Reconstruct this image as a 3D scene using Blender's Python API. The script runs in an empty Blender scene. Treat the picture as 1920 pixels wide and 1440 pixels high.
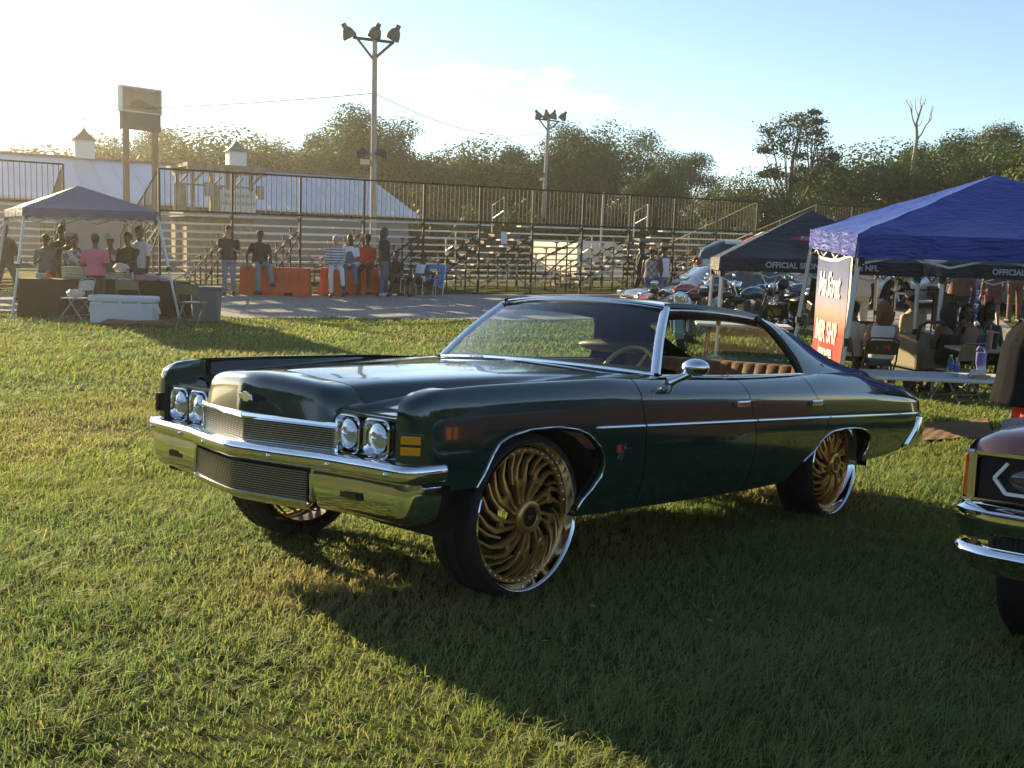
import bpy, bmesh, math, random
import numpy as np
from mathutils import Vector, Matrix

# ------------------------------------------------------------------ camera, sky, sun, exposure
SC = bpy.context.scene
COL = SC.collection
F_PX, PITCH, ROLL, CAM_Z = 1941.0, 0.1241, 0.034, 1.5


def cam_matrix(pitch, roll, z):
    cp, sp, cr, sr = math.cos(pitch), math.sin(pitch), math.cos(roll), math.sin(roll)
    X, up, fw = Vector((1, 0, 0)), Vector((0, sp, cp)), Vector((0, cp, -sp))
    r, u = cr * X + sr * up, -sr * X + cr * up
    M = Matrix.Identity(4)
    for i in range(3):
        M[i][0], M[i][1], M[i][2] = r[i], u[i], -fw[i]
    M[2][3] = z
    return M


CAM_M = cam_matrix(PITCH, ROLL, CAM_Z)
cam = bpy.data.objects.new('camera', bpy.data.cameras.new('camera'))
COL.objects.link(cam)
cam.matrix_world = CAM_M
cam.data.sensor_width = 36.0
cam.data.lens = 36.0 * F_PX / 1920.0
cam.data.clip_end = 3000
SC.camera = cam

SUN_AZ, SUN_EL = math.radians(-43), math.radians(17)      # azimuth measured from +Y towards +X
sun_dir = Vector((math.sin(SUN_AZ) * math.cos(SUN_EL), math.cos(SUN_AZ) * math.cos(SUN_EL), math.sin(SUN_EL)))
sl = bpy.data.lights.new('sun', 'SUN')
sl.energy, sl.angle, sl.color = 5.0, math.radians(0.6), (1.0, 0.77, 0.44)
so = bpy.data.objects.new('sun', sl)
COL.objects.link(so)
so.rotation_euler = sun_dir.to_track_quat('Z', 'Y').to_euler()
so.location = (-30, 30, 30)

W = bpy.data.worlds.new('World')
SC.world = W
W.use_nodes = True
nt = W.node_tree
nt.nodes.clear()
N = nt.nodes.new
sky = N('ShaderNodeTexSky')
sky.sky_type = 'NISHITA'
sky.sun_disc = False
sky.sun_elevation = SUN_EL
sky.sun_rotation = SUN_AZ
sky.air_density, sky.dust_density, sky.ozone_density = 0.8, 0.0, 1.2
tc = N('ShaderNodeTexCoord')
# thin sunlit clouds low in the sky, shaped in direction space
mp = N('ShaderNodeMapping')
mp.inputs['Scale'].default_value = (13.0, 13.0, 48.0)
nz = N('ShaderNodeTexNoise')
nz.inputs['Scale'].default_value = 1.0
nz.inputs['Detail'].default_value = 8.0
nz.inputs['Roughness'].default_value = 0.6
L = nt.links.new
L(tc.outputs['Generated'], mp.inputs['Vector']); L(mp.outputs['Vector'], nz.inputs['Vector'])


def bank(az, el, wa, we):
    """soft oval of sky (azimuth, elevation, half widths) where a cloud bank may stand"""
    a_, e_ = math.radians(az), math.radians(el)
    c = Vector((math.sin(a_) * math.cos(e_), math.cos(a_) * math.cos(e_), math.sin(e_)))
    tr_ = N('ShaderNodeMapping'); tr_.vector_type = 'POINT'
    tr_.inputs['Location'].default_value = (-c.x / wa, -c.y / wa, -c.z / we); tr_.inputs['Scale'].default_value = (1 / wa, 1 / wa, 1 / we)
    ln = N('ShaderNodeVectorMath'); ln.operation = 'LENGTH'
    sb = N('ShaderNodeMath'); sb.operation = 'SUBTRACT'; sb.use_clamp = True; sb.inputs[0].default_value = 1.0
    L(tc.outputs['Generated'], tr_.inputs['Vector']); L(tr_.outputs['Vector'], ln.inputs[0]); L(ln.outputs['Value'], sb.inputs[1])
    return sb


acc = None
for q in ((-2.4, 9.2, .115, .026), (2.9, 8.3, .08, .013), (-8.5, 9.8, .04, .014), (-14, 10.0, .06, .008), (-40, 9, .2, .02), (35, 10, .2, .03), (80, 9, .3, .04), (150, 10, .3, .03), (-120, 11, .3, .03)):
    bk = bank(*q)
    if acc is None: acc = bk
    else:
        mx_ = N('ShaderNodeMath'); mx_.operation = 'MAXIMUM'; L(acc.outputs[0], mx_.inputs[0]); L(bk.outputs[0], mx_.inputs[1]); acc = mx_
mu = N('ShaderNodeMath'); mu.operation = 'MULTIPLY_ADD'; mu.inputs[1].default_value = 0.34; L(acc.outputs[0], mu.inputs[0]); L(nz.outputs['Fac'], mu.inputs[2])
gt = N('ShaderNodeMath'); gt.operation = 'MULTIPLY'
rp = N('ShaderNodeValToRGB')
rp.color_ramp.elements[0].position, rp.color_ramp.elements[0].color = 0.62, (0, 0, 0, 1)
rp.color_ramp.elements[1].position, rp.color_ramp.elements[1].color = 0.80, (1, 1, 1, 1)
L(mu.outputs[0], rp.inputs['Fac'])
gm = N('ShaderNodeMath'); gm.operation = 'MULTIPLY'; gm.use_clamp = True; gm.inputs[1].default_value = 4.0; L(acc.outputs[0], gm.inputs[0])
L(rp.outputs['Color'], gt.inputs[0]); L(gm.outputs[0], gt.inputs[1])
mul2 = N('ShaderNodeMath'); mul2.operation = 'MULTIPLY'; mul2.inputs[1].default_value = 0.8; L(gt.outputs[0], mul2.inputs[0])
mix = N('ShaderNodeMixRGB'); mix.inputs['Color2'].default_value = (5.6, 4.9, 3.9, 1)
bg = N('ShaderNodeBackground'); bg.inputs['Strength'].default_value = 0.084
out = N('ShaderNodeOutputWorld')
L(mul2.outputs[0], mix.inputs['Fac'])
tint = N('ShaderNodeMixRGB'); tint.blend_type = 'MULTIPLY'; tint.inputs['Fac'].default_value = 1; tint.inputs['Color2'].default_value = (1.0, 0.985, 0.94, 1)   # warm white balance of the phone camera
L(sky.outputs['Color'], tint.inputs['Color1']); L(tint.outputs['Color'], mix.inputs['Color1']); L(mix.outputs['Color'], bg.inputs['Color'])
L(bg.outputs['Background'], out.inputs['Surface'])

SC.view_settings.view_transform = 'Standard'
SC.view_settings.look = 'None'
SC.view_settings.gamma = 1
SC.view_settings.exposure = 1.5
SC.view_settings.use_curve_mapping = False
SC.render.engine = 'CYCLES'
SC.cycles.max_bounces = 10
SC.cycles.transparent_max_bounces = 16
SC.cycles.use_denoising = True
SC.cycles.sample_clamp_indirect = 6.0

R = math.radians
rnd = random.Random(7)

# ------------------------------------------------------------------ helpers
RIGHT = Vector([CAM_M[i][0] for i in range(3)])
UP = Vector([CAM_M[i][1] for i in range(3)])
FWD = -Vector([CAM_M[i][2] for i in range(3)])


def at(u, v, d):
    """point of the place that lies d metres ahead (world Y) on the sight line through photo pixel u, v"""
    r = FWD + RIGHT * ((u - 960) / F_PX) - UP * ((v - 720) / F_PX)
    return Vector((0, 0, CAM_Z)) + r * (d / r.y)


# car stands on a patch of lawn that tips slightly; pose solved from the photograph
CAR_TH, CAR_X0, CAR_D0 = 0.7334770, -0.5800644, 5.1229943
lvl = cam_matrix(0.0671412, 0.0472967, 1.2541836)
_st, _ct = math.sin(CAR_TH), math.cos(CAR_TH)
T = Matrix(((_st, -_ct, 0, CAR_X0), (_ct, _st, 0, CAR_D0), (0, 0, 1, 0), (0, 0, 0, 1)))
CAR_M = CAM_M @ lvl.inverted() @ T

# gently uneven ground: linear radial interpolation through measured spots
_pts = []
for _x in np.linspace(-1.6, 5.2, 5):
    for _y in (-4.0, -2.2, 0, 2.0, 3.4):
        p = CAR_M @ Vector((_x, _y, 0.0)); _pts.append((p.x, p.y, p.z))
def _rel(u, v, d): p = at(u, v, d); _pts.append((p.x, p.y, p.z))
for u, v, d in ((22, 597, 20.5), (336, 600, 20.5), (600, 597, 23), (430, 552, 26.9), (700, 553, 28.5), (900, 551, 30.7), (1200, 562, 31),
                (150, 575, 24), (1440, 598, 27), (1520, 622, 22)):
    _rel(u, v, d)
_pts += [(4.7, 13, -0.28), (6.2, 15.5, -0.31), (4.0, 16.0, -0.28), (6.6, 16.6, -0.28), (6.0, 19, 0.05), (4.6, 10.5, -0.17), (7, 11, -0.2), (12.5, 31, 0.62), (11, 25, 0.3), (16, 22, 0.3), (18, 34, 0.7),
         (0, 13, -0.12), (-4, 14, -0.12), (-8, 10, -0.1), (-5, 6, 0.0), (-3, 2, 0.05), (-20, 20, 0.1), (-20, 30, 0.3),
         (0, 40, 0.4), (-20, 45, 0.4), (20, 45, 0.7), (12, 12, -0.3), (9, 3, -0.1), (-12, 1, 0.1), (0, -6, 0.2), (0, 60, 0.4), (-40, 60, 0.4), (40, 60, 0.7), (-40, 10, 0.2), (40, 10, 0.2)]
_pts = np.array(_pts)
_S = 6.0
_A = np.sqrt(((_pts[:, None, :2] - _pts[None, :, :2]) ** 2).sum(-1) + 1.0)
_w = np.linalg.solve(np.block([[_A + np.eye(len(_pts)) * -0.05, np.ones((len(_pts), 1))], [np.ones((1, len(_pts))), np.zeros((1, 1))]]), np.append(_pts[:, 2], 0))


def gz_np(X, Y):
    X = np.asarray(X, float); Y = np.asarray(Y, float)
    r = np.zeros(X.shape) + _w[-1]
    for (px, py, _), w in zip(_pts, _w[:-1]):
        r += w * np.sqrt((X - px) ** 2 + (Y - py) ** 2 + 1.0)
    far = np.clip((np.hypot(X, Y - 20) - 42) / 30, 0, 1)
    return r * (1 - far) + 0.5 * far


def gz(x, y):
    return float(gz_np(np.array([x]), np.array([y]))[0])


def gat(u, v, d):
    """ground spot d metres ahead under photo column u"""
    p = at(u, v, d)
    return Vector((p.x, p.y, gz(p.x, p.y)))


def _N(t, k): return t.nodes.new('ShaderNode' + k)


def mat(name, col, rough=0.6, metal=0.0, coat=0.0, var=0.0, vscale=8.0, bump=0.0, bscale=40.0, col2=None, spec=0.5, trans=0.0, thresh=None, sheen=0.0):
    m = bpy.data.materials.new(name); m.use_nodes = True
    t = m.node_tree; b = t.nodes['Principled BSDF']
    b.inputs['Base Color'].default_value = (*col, 1)
    b.inputs['Roughness'].default_value = rough; b.inputs['Metallic'].default_value = metal
    b.inputs['Coat Weight'].default_value = coat; b.inputs['Coat Roughness'].default_value = 0.03
    b.inputs['Specular IOR Level'].default_value = spec
    if sheen: b.inputs['Sheen Weight'].default_value = sheen
    if var or col2:
        tcn = _N(t, 'TexCoord'); n = _N(t, 'TexNoise'); n.inputs['Scale'].default_value = vscale; n.inputs['Detail'].default_value = 6
        mx = _N(t, 'MixRGB'); c2 = col2 or tuple(min(1, c * (1 + var)) for c in col); c1 = col if col2 else tuple(c * (1 - var) for c in col)
        mx.inputs['Color1'].default_value = (*c1, 1); mx.inputs['Color2'].default_value = (*c2, 1)
        t.links.new(tcn.outputs['Object'], n.inputs['Vector'])
        r = _N(t, 'ValToRGB'); lo, hi = thresh or (0.3, 0.7)
        r.color_ramp.elements[0].position = lo; r.color_ramp.elements[1].position = hi
        t.links.new(n.outputs['Fac'], r.inputs['Fac']); t.links.new(r.outputs['Color'], mx.inputs['Fac'])
        t.links.new(mx.outputs['Color'], b.inputs['Base Color'])
    if bump:
        tcn = _N(t, 'TexCoord'); n = _N(t, 'TexNoise'); n.inputs['Scale'].default_value = bscale; n.inputs['Detail'].default_value = 4
        bp = _N(t, 'Bump'); bp.inputs['Strength'].default_value = bump; bp.inputs['Distance'].default_value = 0.02
        t.links.new(tcn.outputs['Object'], n.inputs['Vector']); t.links.new(n.outputs['Fac'], bp.inputs['Height'])
        t.links.new(bp.outputs['Normal'], b.inputs['Normal'])
    if trans:
        o = t.nodes['Material Output']; tr = _N(t, 'BsdfTranslucent'); tr.inputs['Color'].default_value = (*[min(1, c * 1.3) for c in col], 1)
        ms = _N(t, 'MixShader'); ms.inputs['Fac'].default_value = trans
        t.links.new(b.outputs[0], ms.inputs[1]); t.links.new(tr.outputs[0], ms.inputs[2]); t.links.new(ms.outputs[0], o.inputs['Surface'])
    return m


def glass(name, tint, ior=1.5, rough=0.0, boost=1.0):
    m = bpy.data.materials.new(name); m.use_nodes = True
    t = m.node_tree; t.nodes.remove(t.nodes['Principled BSDF'])
    tr = _N(t, 'BsdfTransparent'); tr.inputs['Color'].default_value = (*tint, 1)
    gl = _N(t, 'BsdfGlossy'); gl.inputs['Roughness'].default_value = rough; gl.inputs['Color'].default_value = (0.95, 0.97, 1, 1)
    fr = _N(t, 'LayerWeight'); fr.inputs['Blend'].default_value = 0.5
    pw = _N(t, 'Math'); pw.operation = 'POWER'; pw.inputs[1].default_value = 5
    mm = _N(t, 'Math'); mm.operation = 'MULTIPLY_ADD'; mm.use_clamp = True; mm.inputs[1].default_value = 0.95 * boost; mm.inputs[2].default_value = 0.045 * boost
    t.links.new(fr.outputs['Facing'], pw.inputs[0]); t.links.new(pw.outputs[0], mm.inputs[0])
    ms = _N(t, 'MixShader')
    t.links.new(mm.outputs[0], ms.inputs['Fac']); t.links.new(tr.outputs[0], ms.inputs[1]); t.links.new(gl.outputs[0], ms.inputs[2])
    t.links.new(ms.outputs[0], t.nodes['Material Output'].inputs['Surface'])
    return m


def pc(xs, ys):
    """smooth monotone (Fritsch-Carlson) curve through points"""
    xs = np.array(xs, float); ys = np.array(ys, float)
    h = np.diff(xs); d = np.diff(ys) / h
    m = np.zeros(len(xs)); m[0], m[-1] = d[0], d[-1]
    for i in range(1, len(xs) - 1):
        if d[i - 1] * d[i] > 0:
            w1, w2 = 2 * h[i] + h[i - 1], h[i] + 2 * h[i - 1]
            m[i] = (w1 + w2) / (w1 / d[i - 1] + w2 / d[i])

    def f(x):
        x = np.clip(np.asarray(x, float), xs[0], xs[-1])
        i = np.clip(np.searchsorted(xs, x) - 1, 0, len(h) - 1)
        t = (x - xs[i]) / h[i]
        return ((2 * t**3 - 3 * t**2 + 1) * ys[i] + (t**3 - 2 * t**2 + t) * h[i] * m[i] + (-2 * t**3 + 3 * t**2) * ys[i + 1] + (t**3 - t**2) * h[i] * m[i + 1])
    return f


class MB:
    """collects shapes for one mesh"""
    def __init__(s): s.v, s.f, s.m = [], [], []

    def add(s, vs, fs, mi=0, M=None):
        o = len(s.v)
        s.v += [tuple(M @ Vector(p)) for p in vs] if M is not None else [tuple(p) for p in vs]
        s.f += [tuple(i + o for i in f) for f in fs]; s.m += [mi] * len(fs)
        return s

    def box(s, c, d, M=None, mi=0, taper=1.0):
        x, y, z = d[0] / 2, d[1] / 2, d[2] / 2; t = taper
        vs = [(c[0] + a * x * (t if k > 0 else 1), c[1] + b * y * (t if k > 0 else 1), c[2] + k * z) for k in (-1, 1) for a, b in ((-1, -1), (1, -1), (1, 1), (-1, 1))]
        return s.add(vs, [(3, 2, 1, 0), (4, 5, 6, 7), (0, 1, 5, 4), (1, 2, 6, 5), (2, 3, 7, 6), (3, 0, 4, 7)], mi, M)

    def bar(s, a, b, w, h, up=(0, 0, 1), mi=0):
        a, b = Vector(a), Vector(b); d = (b - a).normalized(); u = Vector(up)
        sd = d.cross(u)
        if sd.length < 1e-5: sd = d.cross(Vector((1, 0, 0)))
        sd.normalize(); u = sd.cross(d)
        vs = [p + sd * (i * w / 2) + u * (j * h / 2) for p in (a, b) for i, j in ((-1, -1), (1, -1), (1, 1), (-1, 1))]
        return s.add(vs, [(0, 1, 2, 3), (7, 6, 5, 4), (0, 4, 5, 1), (1, 5, 6, 2), (2, 6, 7, 3), (3, 7, 4, 0)], mi)

    def tube(s, pts, r, n=8, cap=True, mi=0, closed=False, M=None):
        pts = [Vector(p) for p in pts]; k = len(pts)
        rs = r if hasattr(r, '__len__') else [r] * k
        vs, fs = [], []
        prev = None
        for i, p in enumerate(pts):
            a = pts[(i - 1) % k] if (i > 0 or closed) else p
            b = pts[(i + 1) % k] if (i < k - 1 or closed) else p
            d = (b - a).normalized() if (b - a).length > 1e-9 else Vector((0, 0, 1))
            if prev is None:
                sd = d.cross(Vector((0, 0, 1)))
                if sd.length < 1e-3: sd = d.cross(Vector((1, 0, 0)))
            else:
                sd = prev - d * prev.dot(d)
            sd.normalize(); prev = sd; u = sd.cross(d)
            for j in range(n):
                t = 2 * math.pi * j / n
                vs.append(p + (sd * math.cos(t) + u * math.sin(t)) * rs[i])
        for i in range(k if closed else k - 1):
            for j in range(n):
                a0, a1 = i * n, ((i + 1) % k) * n
                fs.append((a0 + j, a0 + (j + 1) % n, a1 + (j + 1) % n, a1 + j))
        if cap and not closed:
            fs.append(tuple(range(n))[::-1]); fs.append(tuple(range((k - 1) * n, k * n)))
        return s.add(vs, fs, mi, M)

    def lathe(s, prof, n=24, M=None, mi=0, arc=None):
        """prof: (r, z) pairs about local Z"""
        k = len(prof); vs, fs = [], []
        m = n if arc is None else n + 1
        for i in range(m):
            t = 2 * math.pi * i / n if arc is None else arc[0] + (arc[1] - arc[0]) * i / n
            vs += [(r * math.cos(t), r * math.sin(t), z) for r, z in prof]
        for i in range(n):
            a, b = i * k, ((i + 1) % m) * k
            for j in range(k - 1): fs.append((a + j, b + j, b + j + 1, a + j + 1))
        return s.add(vs, fs, mi, M)

    def ell(s, c, r, n=12, k=8, M=None, mi=0, cut=None):
        prof = [(math.sin(math.pi * i / k), -math.cos(math.pi * i / k)) for i in range(k + 1)]
        A = Matrix.Translation(Vector(c)) @ Matrix.Diagonal((*r, 1))
        return s.lathe([(max(a, 1e-4), b) for a, b in prof], n, (M @ A) if M is not None else A, mi)

    def grid(s, P, mi=0, M=None, wrap=False):
        nu, nv = len(P), len(P[0])
        vs = [p for row in P for p in row]; fs = []
        for i in range(nu if wrap else nu - 1):
            for j in range(nv - 1):
                a, b = i * nv + j, ((i + 1) % nu) * nv + j
                fs.append((a, b, b + 1, a + 1))
        return s.add(vs, fs, mi, M)

    def prism(s, poly, h, M=None, mi=0):
        n = len(poly)
        vs = [(x, y, 0) for x, y in poly] + [(x, y, h) for x, y in poly]
        fs = [tuple(range(n))[::-1], tuple(range(n, 2 * n))] + [(i, (i + 1) % n, n + (i + 1) % n, n + i) for i in range(n)]
        return s.add(vs, fs, mi, M)


def obj(name, mb, m, parent=None, smooth=None, bevel=0.0, loc=None, recalc=False, weld=False):
    me = bpy.data.meshes.new(name)
    me.from_pydata(mb.v, [], mb.f)
    ms = m if isinstance(m, (list, tuple)) else [m]
    for x in ms: me.materials.append(x)
    if len(ms) > 1: me.polygons.foreach_set('material_index', mb.m)
    if recalc or weld:
        b = bmesh.new(); b.from_mesh(me)
        if weld: bmesh.ops.remove_doubles(b, verts=b.verts, dist=1e-4)
        bmesh.ops.recalc_face_normals(b, faces=b.faces); b.to_mesh(me); b.free()
    if smooth is not None:
        me.shade_smooth(); me.set_sharp_from_angle(angle=R(smooth))
    me.update()
    o = bpy.data.objects.new(name, me); COL.objects.link(o)
    if bevel:
        bm_ = o.modifiers.new('bevel', 'BEVEL'); bm_.width = bevel; bm_.segments = 2; bm_.limit_method = 'ANGLE'; bm_.angle_limit = R(40)
    if parent is not None: o.parent = parent
    if loc is not None: o.location = loc
    return o


def tag(o, label, cat, group=None):
    o['label'] = label; o['category'] = cat
    if group: o['group'] = group
    return o


def thing(name, label, cat, loc=(0, 0, 0), rz=0.0, group=None, M=None):
    o = bpy.data.objects.new(name, None); COL.objects.link(o); o.empty_display_size = 0.2
    if M is not None: o.matrix_world = M
    else: o.location = loc; o.rotation_euler = (0, 0, rz)
    return tag(o, label, cat, group)


def struct(name, mb, m, **k):
    o = obj(name, mb, m, **k); o['kind'] = 'structure'; return o


def copy_tree(o, parent=None):
    c = o.copy(); COL.objects.link(c); c.parent = parent
    for ch in list(o.children): copy_tree(ch, c)
    return c


def text_mesh(name, s, size, m, M, parent=None, ext=0.002, shear=0.0, align='CENTER', sx=1.0, bold=0.0, kind=None):
    cu = bpy.data.curves.new(name, 'FONT'); cu.body = s; cu.size = size; cu.extrude = ext; cu.shear = shear
    cu.align_x = align; cu.align_y = 'CENTER'; cu.offset = bold; cu.resolution_u = 3
    t = bpy.data.objects.new(name, cu); COL.objects.link(t)
    dg = bpy.context.evaluated_depsgraph_get()
    me = bpy.data.meshes.new_from_object(t.evaluated_get(dg))
    bpy.data.objects.remove(t); me.materials.clear(); me.materials.append(m)
    me.transform(Matrix.Diagonal((sx, 1, 1, 1)))
    o = bpy.data.objects.new(name, me); COL.objects.link(o)
    if parent is not None: o.parent = parent
    o.matrix_local = M
    return o


# ------------------------------------------------------------------ shared materials
CHROME = mat('chrome', (0.82, 0.83, 0.85), 0.06, 1.0)
STEEL = mat('brushed_steel', (0.55, 0.55, 0.55), 0.3, 1.0)
BLACK = mat('black_plastic', (0.012, 0.012, 0.013), 0.5)
RUBBER = mat('tyre_rubber', (0.013, 0.013, 0.014), 0.75, bump=0.15, bscale=60)
DARK = mat('dark_underside', (0.006, 0.006, 0.007), 0.8)
WHITE = mat('white_plastic', (0.72, 0.73, 0.74), 0.45)
GLASS = glass('clear_glass', (0.80, 0.90, 0.87), boost=1.6)
ALU = mat('aluminium_plank', (0.60, 0.58, 0.54), 0.45, 0.35, var=0.12, vscale=3)
DKSTEEL = mat('brown_painted_steel', (0.030, 0.025, 0.020), 0.6, 0.0, spec=0.3)
WOOD = mat('weathered_wood', (0.30, 0.22, 0.14), 0.8, var=0.3, vscale=5)

# ------------------------------------------------------------------ ground, road, lawn
def hit(u, v):
    """where the sight line through pixel u, v meets the ground"""
    d = 2.5
    while d < 90:
        p = at(u, v, d)
        if p.z < gz(p.x, p.y):
            lo, hi = d - 0.25, d
            for _ in range(12):
                m_ = (lo + hi) / 2; p = at(u, v, m_)
                if p.z < gz(p.x, p.y): hi = m_
                else: lo = m_
            p = at(u, v, hi); return Vector((p.x, p.y, gz(p.x, p.y)))
        d += 0.25
    p = at(u, v, 60); return Vector((p.x, p.y, gz(p.x, p.y)))


def ground_material():
    m = bpy.data.materials.new('lawn_soil'); m.use_nodes = True
    t = m.node_tree; b = t.nodes['Principled BSDF']; b.inputs['Roughness'].default_value = 0.95; b.inputs['Specular IOR Level'].default_value = 0.1
    c = _N(t, 'TexCoord')
    n1 = _N(t, 'TexNoise'); n1.inputs['Scale'].default_value = 0.55; n1.inputs['Detail'].default_value = 5
    n2 = _N(t, 'TexNoise'); n2.inputs['Scale'].default_value = 22; n2.inputs['Detail'].default_value = 8; n2.inputs['Roughness'].default_value = 0.7
    r1 = _N(t, 'ValToRGB'); r1.color_ramp.elements[0].position = 0.42; r1.color_ramp.elements[0].color = (0.085, 0.115, 0.026, 1)
    r1.color_ramp.elements[1].position = 0.72; r1.color_ramp.elements[1].color = (0.14, 0.125, 0.042, 1)
    r2 = _N(t, 'ValToRGB'); r2.color_ramp.elements[0].position = 0.3; r2.color_ramp.elements[0].color = (0.4, 0.4, 0.4, 1)
    r2.color_ramp.elements[1].position = 0.7; r2.color_ramp.elements[1].color = (1.25, 1.25, 1.1, 1)
    mx = _N(t, 'MixRGB'); mx.blend_type = 'MULTIPLY'; mx.inputs['Fac'].default_value = 1
    l = t.links.new
    for n in (n1, n2): l(c.outputs['Object'], n.inputs['Vector'])
    l(n1.outputs['Fac'], r1.inputs['Fac']); l(n2.outputs['Fac'], r2.inputs['Fac'])
    l(r1.outputs['Color'], mx.inputs['Color1']); l(r2.outputs['Color'], mx.inputs['Color2']); l(mx.outputs['Color'], b.inputs['Base Color'])
    bp = _N(t, 'Bump'); bp.inputs['Strength'].default_value = 0.9; bp.inputs['Distance'].default_value = 0.06
    l(n2.outputs['Fac'], bp.inputs['Height']); l(bp.outputs['Normal'], b.inputs['Normal'])
    return m


def spaced(lo, hi, core_lo, core_hi, st):
    a = list(np.arange(core_lo, core_hi + 1e-6, st))
    s = st
    while a[-1] < hi: s *= 1.5; a.append(a[-1] + s)
    s = st
    while a[0] > lo: s *= 1.5; a.insert(0, a[0] - s)
    return np.array(a)


gx, gy = spaced(-320, 320, -16, 20, 0.6), spaced(-200, 320, 0, 42, 0.6)
GX, GY = np.meshgrid(gx, gy, indexing='ij'); GZ = gz_np(GX, GY)
g = MB(); g.grid([[(GX[i, j], GY[i, j], GZ[i, j]) for j in range(len(gy))] for i in range(len(gx))])
struct('ground', g, ground_material(), smooth=60)

# gravel track that runs behind the lawn and widens on the right
ROAD_NEAR = [hit(u, v) for u, v in ((-700, 572), (-300, 578), (0, 584), (420, 597), (600, 597), (820, 599), (1100, 604), (1300, 604), (1440, 600), (1560, 628), (1680, 655), (1800, 652), (1960, 645))]
ROAD_FAR = [gat(u, 550, d) for u, d in ((-700, 27), (-300, 26.5), (0, 26), (420, 26.8), (600, 28), (820, 29.5), (1050, 32), (1200, 33.5), (1330, 37), (1420, 38), (1520, 38), (1640, 38), (1800, 38))]


def road_strip(nx=8):
    P = []
    for k in range(len(ROAD_NEAR) - 1):
        for i in range(nx):
            a = ROAD_NEAR[k].lerp(ROAD_NEAR[k + 1], i / nx); b = ROAD_FAR[k].lerp(ROAD_FAR[k + 1], i / nx)
            wob = 0.12 * math.sin(k * 3.1 + i * 1.7) + 0.1 * rnd.uniform(-1, 1)
            row = []
            for j in range(25):
                p = a.lerp(b, j / 24); p.y += wob * (1 - j / 24)
                row.append((p.x, p.y, gz(p.x, p.y) + 0.012))
            P.append(row)
    return P


g = MB(); g.grid(road_strip())
GRAVEL = mat('grey_gravel', (0.20, 0.185, 0.17), 0.95, bump=1.0, bscale=28, var=0.0, col2=(0.36, 0.335, 0.31), vscale=14, thresh=(0.35, 0.65))
struct('gravel_road', g, GRAVEL, smooth=60)


def inside_road(X, Y):
    """mask of points that lie on the gravel (between the two edge lines, by column)"""
    m = np.zeros(X.shape, bool)
    for k in range(len(ROAD_NEAR) - 1):
        q = [ROAD_NEAR[k], ROAD_NEAR[k + 1], ROAD_FAR[k + 1], ROAD_FAR[k]]
        s = np.ones(X.shape, bool)
        for i in range(4):
            a, b = q[i], q[(i + 1) % 4]
            s &= ((b.x - a.x) * (Y - a.y) - (b.y - a.y) * (X - a.x)) >= 0
        m |= s
    return m


def leaf_shader(name, trans=0.45, rough=0.55, attr='tint', val=1.5):
    m = bpy.data.materials.new(name); m.use_nodes = True
    t = m.node_tree; b = t.nodes['Principled BSDF']; b.inputs['Roughness'].default_value = rough; b.inputs['Specular IOR Level'].default_value = 0.2
    a = _N(t, 'Attribute'); a.attribute_name = attr
    tr = _N(t, 'BsdfTranslucent'); ms = _N(t, 'MixShader'); ms.inputs['Fac'].default_value = trans
    hs = _N(t, 'HueSaturation'); hs.inputs['Value'].default_value = val; hs.inputs['Saturation'].default_value = 1.1
    l = t.links.new
    l(a.outputs['Color'], b.inputs['Base Color']); l(a.outputs['Color'], hs.inputs['Color']); l(hs.outputs['Color'], tr.inputs['Color'])
    l(b.outputs[0], ms.inputs[1]); l(tr.outputs[0], ms.inputs[2]); l(ms.outputs[0], t.nodes['Material Output'].inputs['Surface'])
    return m


def fast_mesh(name, V, loops, starts, totals, tint=None):
    me = bpy.data.meshes.new(name)
    me.vertices.add(len(V)); me.vertices.foreach_set('co', V.astype(np.float32).ravel())
    me.loops.add(len(loops)); me.loops.foreach_set('vertex_index', loops.astype(np.int32))
    me.polygons.add(len(starts)); me.polygons.foreach_set('loop_start', starts.astype(np.int32)); me.polygons.foreach_set('loop_total', totals.astype(np.int32))
    if tint is not None:
        at_ = me.color_attributes.new('tint', 'FLOAT_COLOR', 'POINT')
        at_.data.foreach_set('color', np.concatenate([tint, np.ones((len(tint), 1))], 1).astype(np.float32).ravel())
    me.update(calc_edges=True)
    return me


rng = np.random.default_rng(11)


def vnoise(X, Y, s, seed):
    """cheap smooth value noise"""
    r = np.random.default_rng(seed); G = r.random((64, 64))
    x, y = X / s, Y / s; i, j = np.floor(x).astype(int), np.floor(y).astype(int); fx, fy = x - i, y - j
    fx = fx * fx * (3 - 2 * fx); fy = fy * fy * (3 - 2 * fy)
    g = lambda a, b: G[a % 64, b % 64]
    return (g(i, j) * (1 - fx) + g(i + 1, j) * fx) * (1 - fy) + (g(i, j + 1) * (1 - fx) + g(i + 1, j + 1) * fx) * fy


DRY = [CAR_M @ Vector((-0.45, -0.35, 0)), hit(1790, 806), hit(1120, 1010)]


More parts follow.
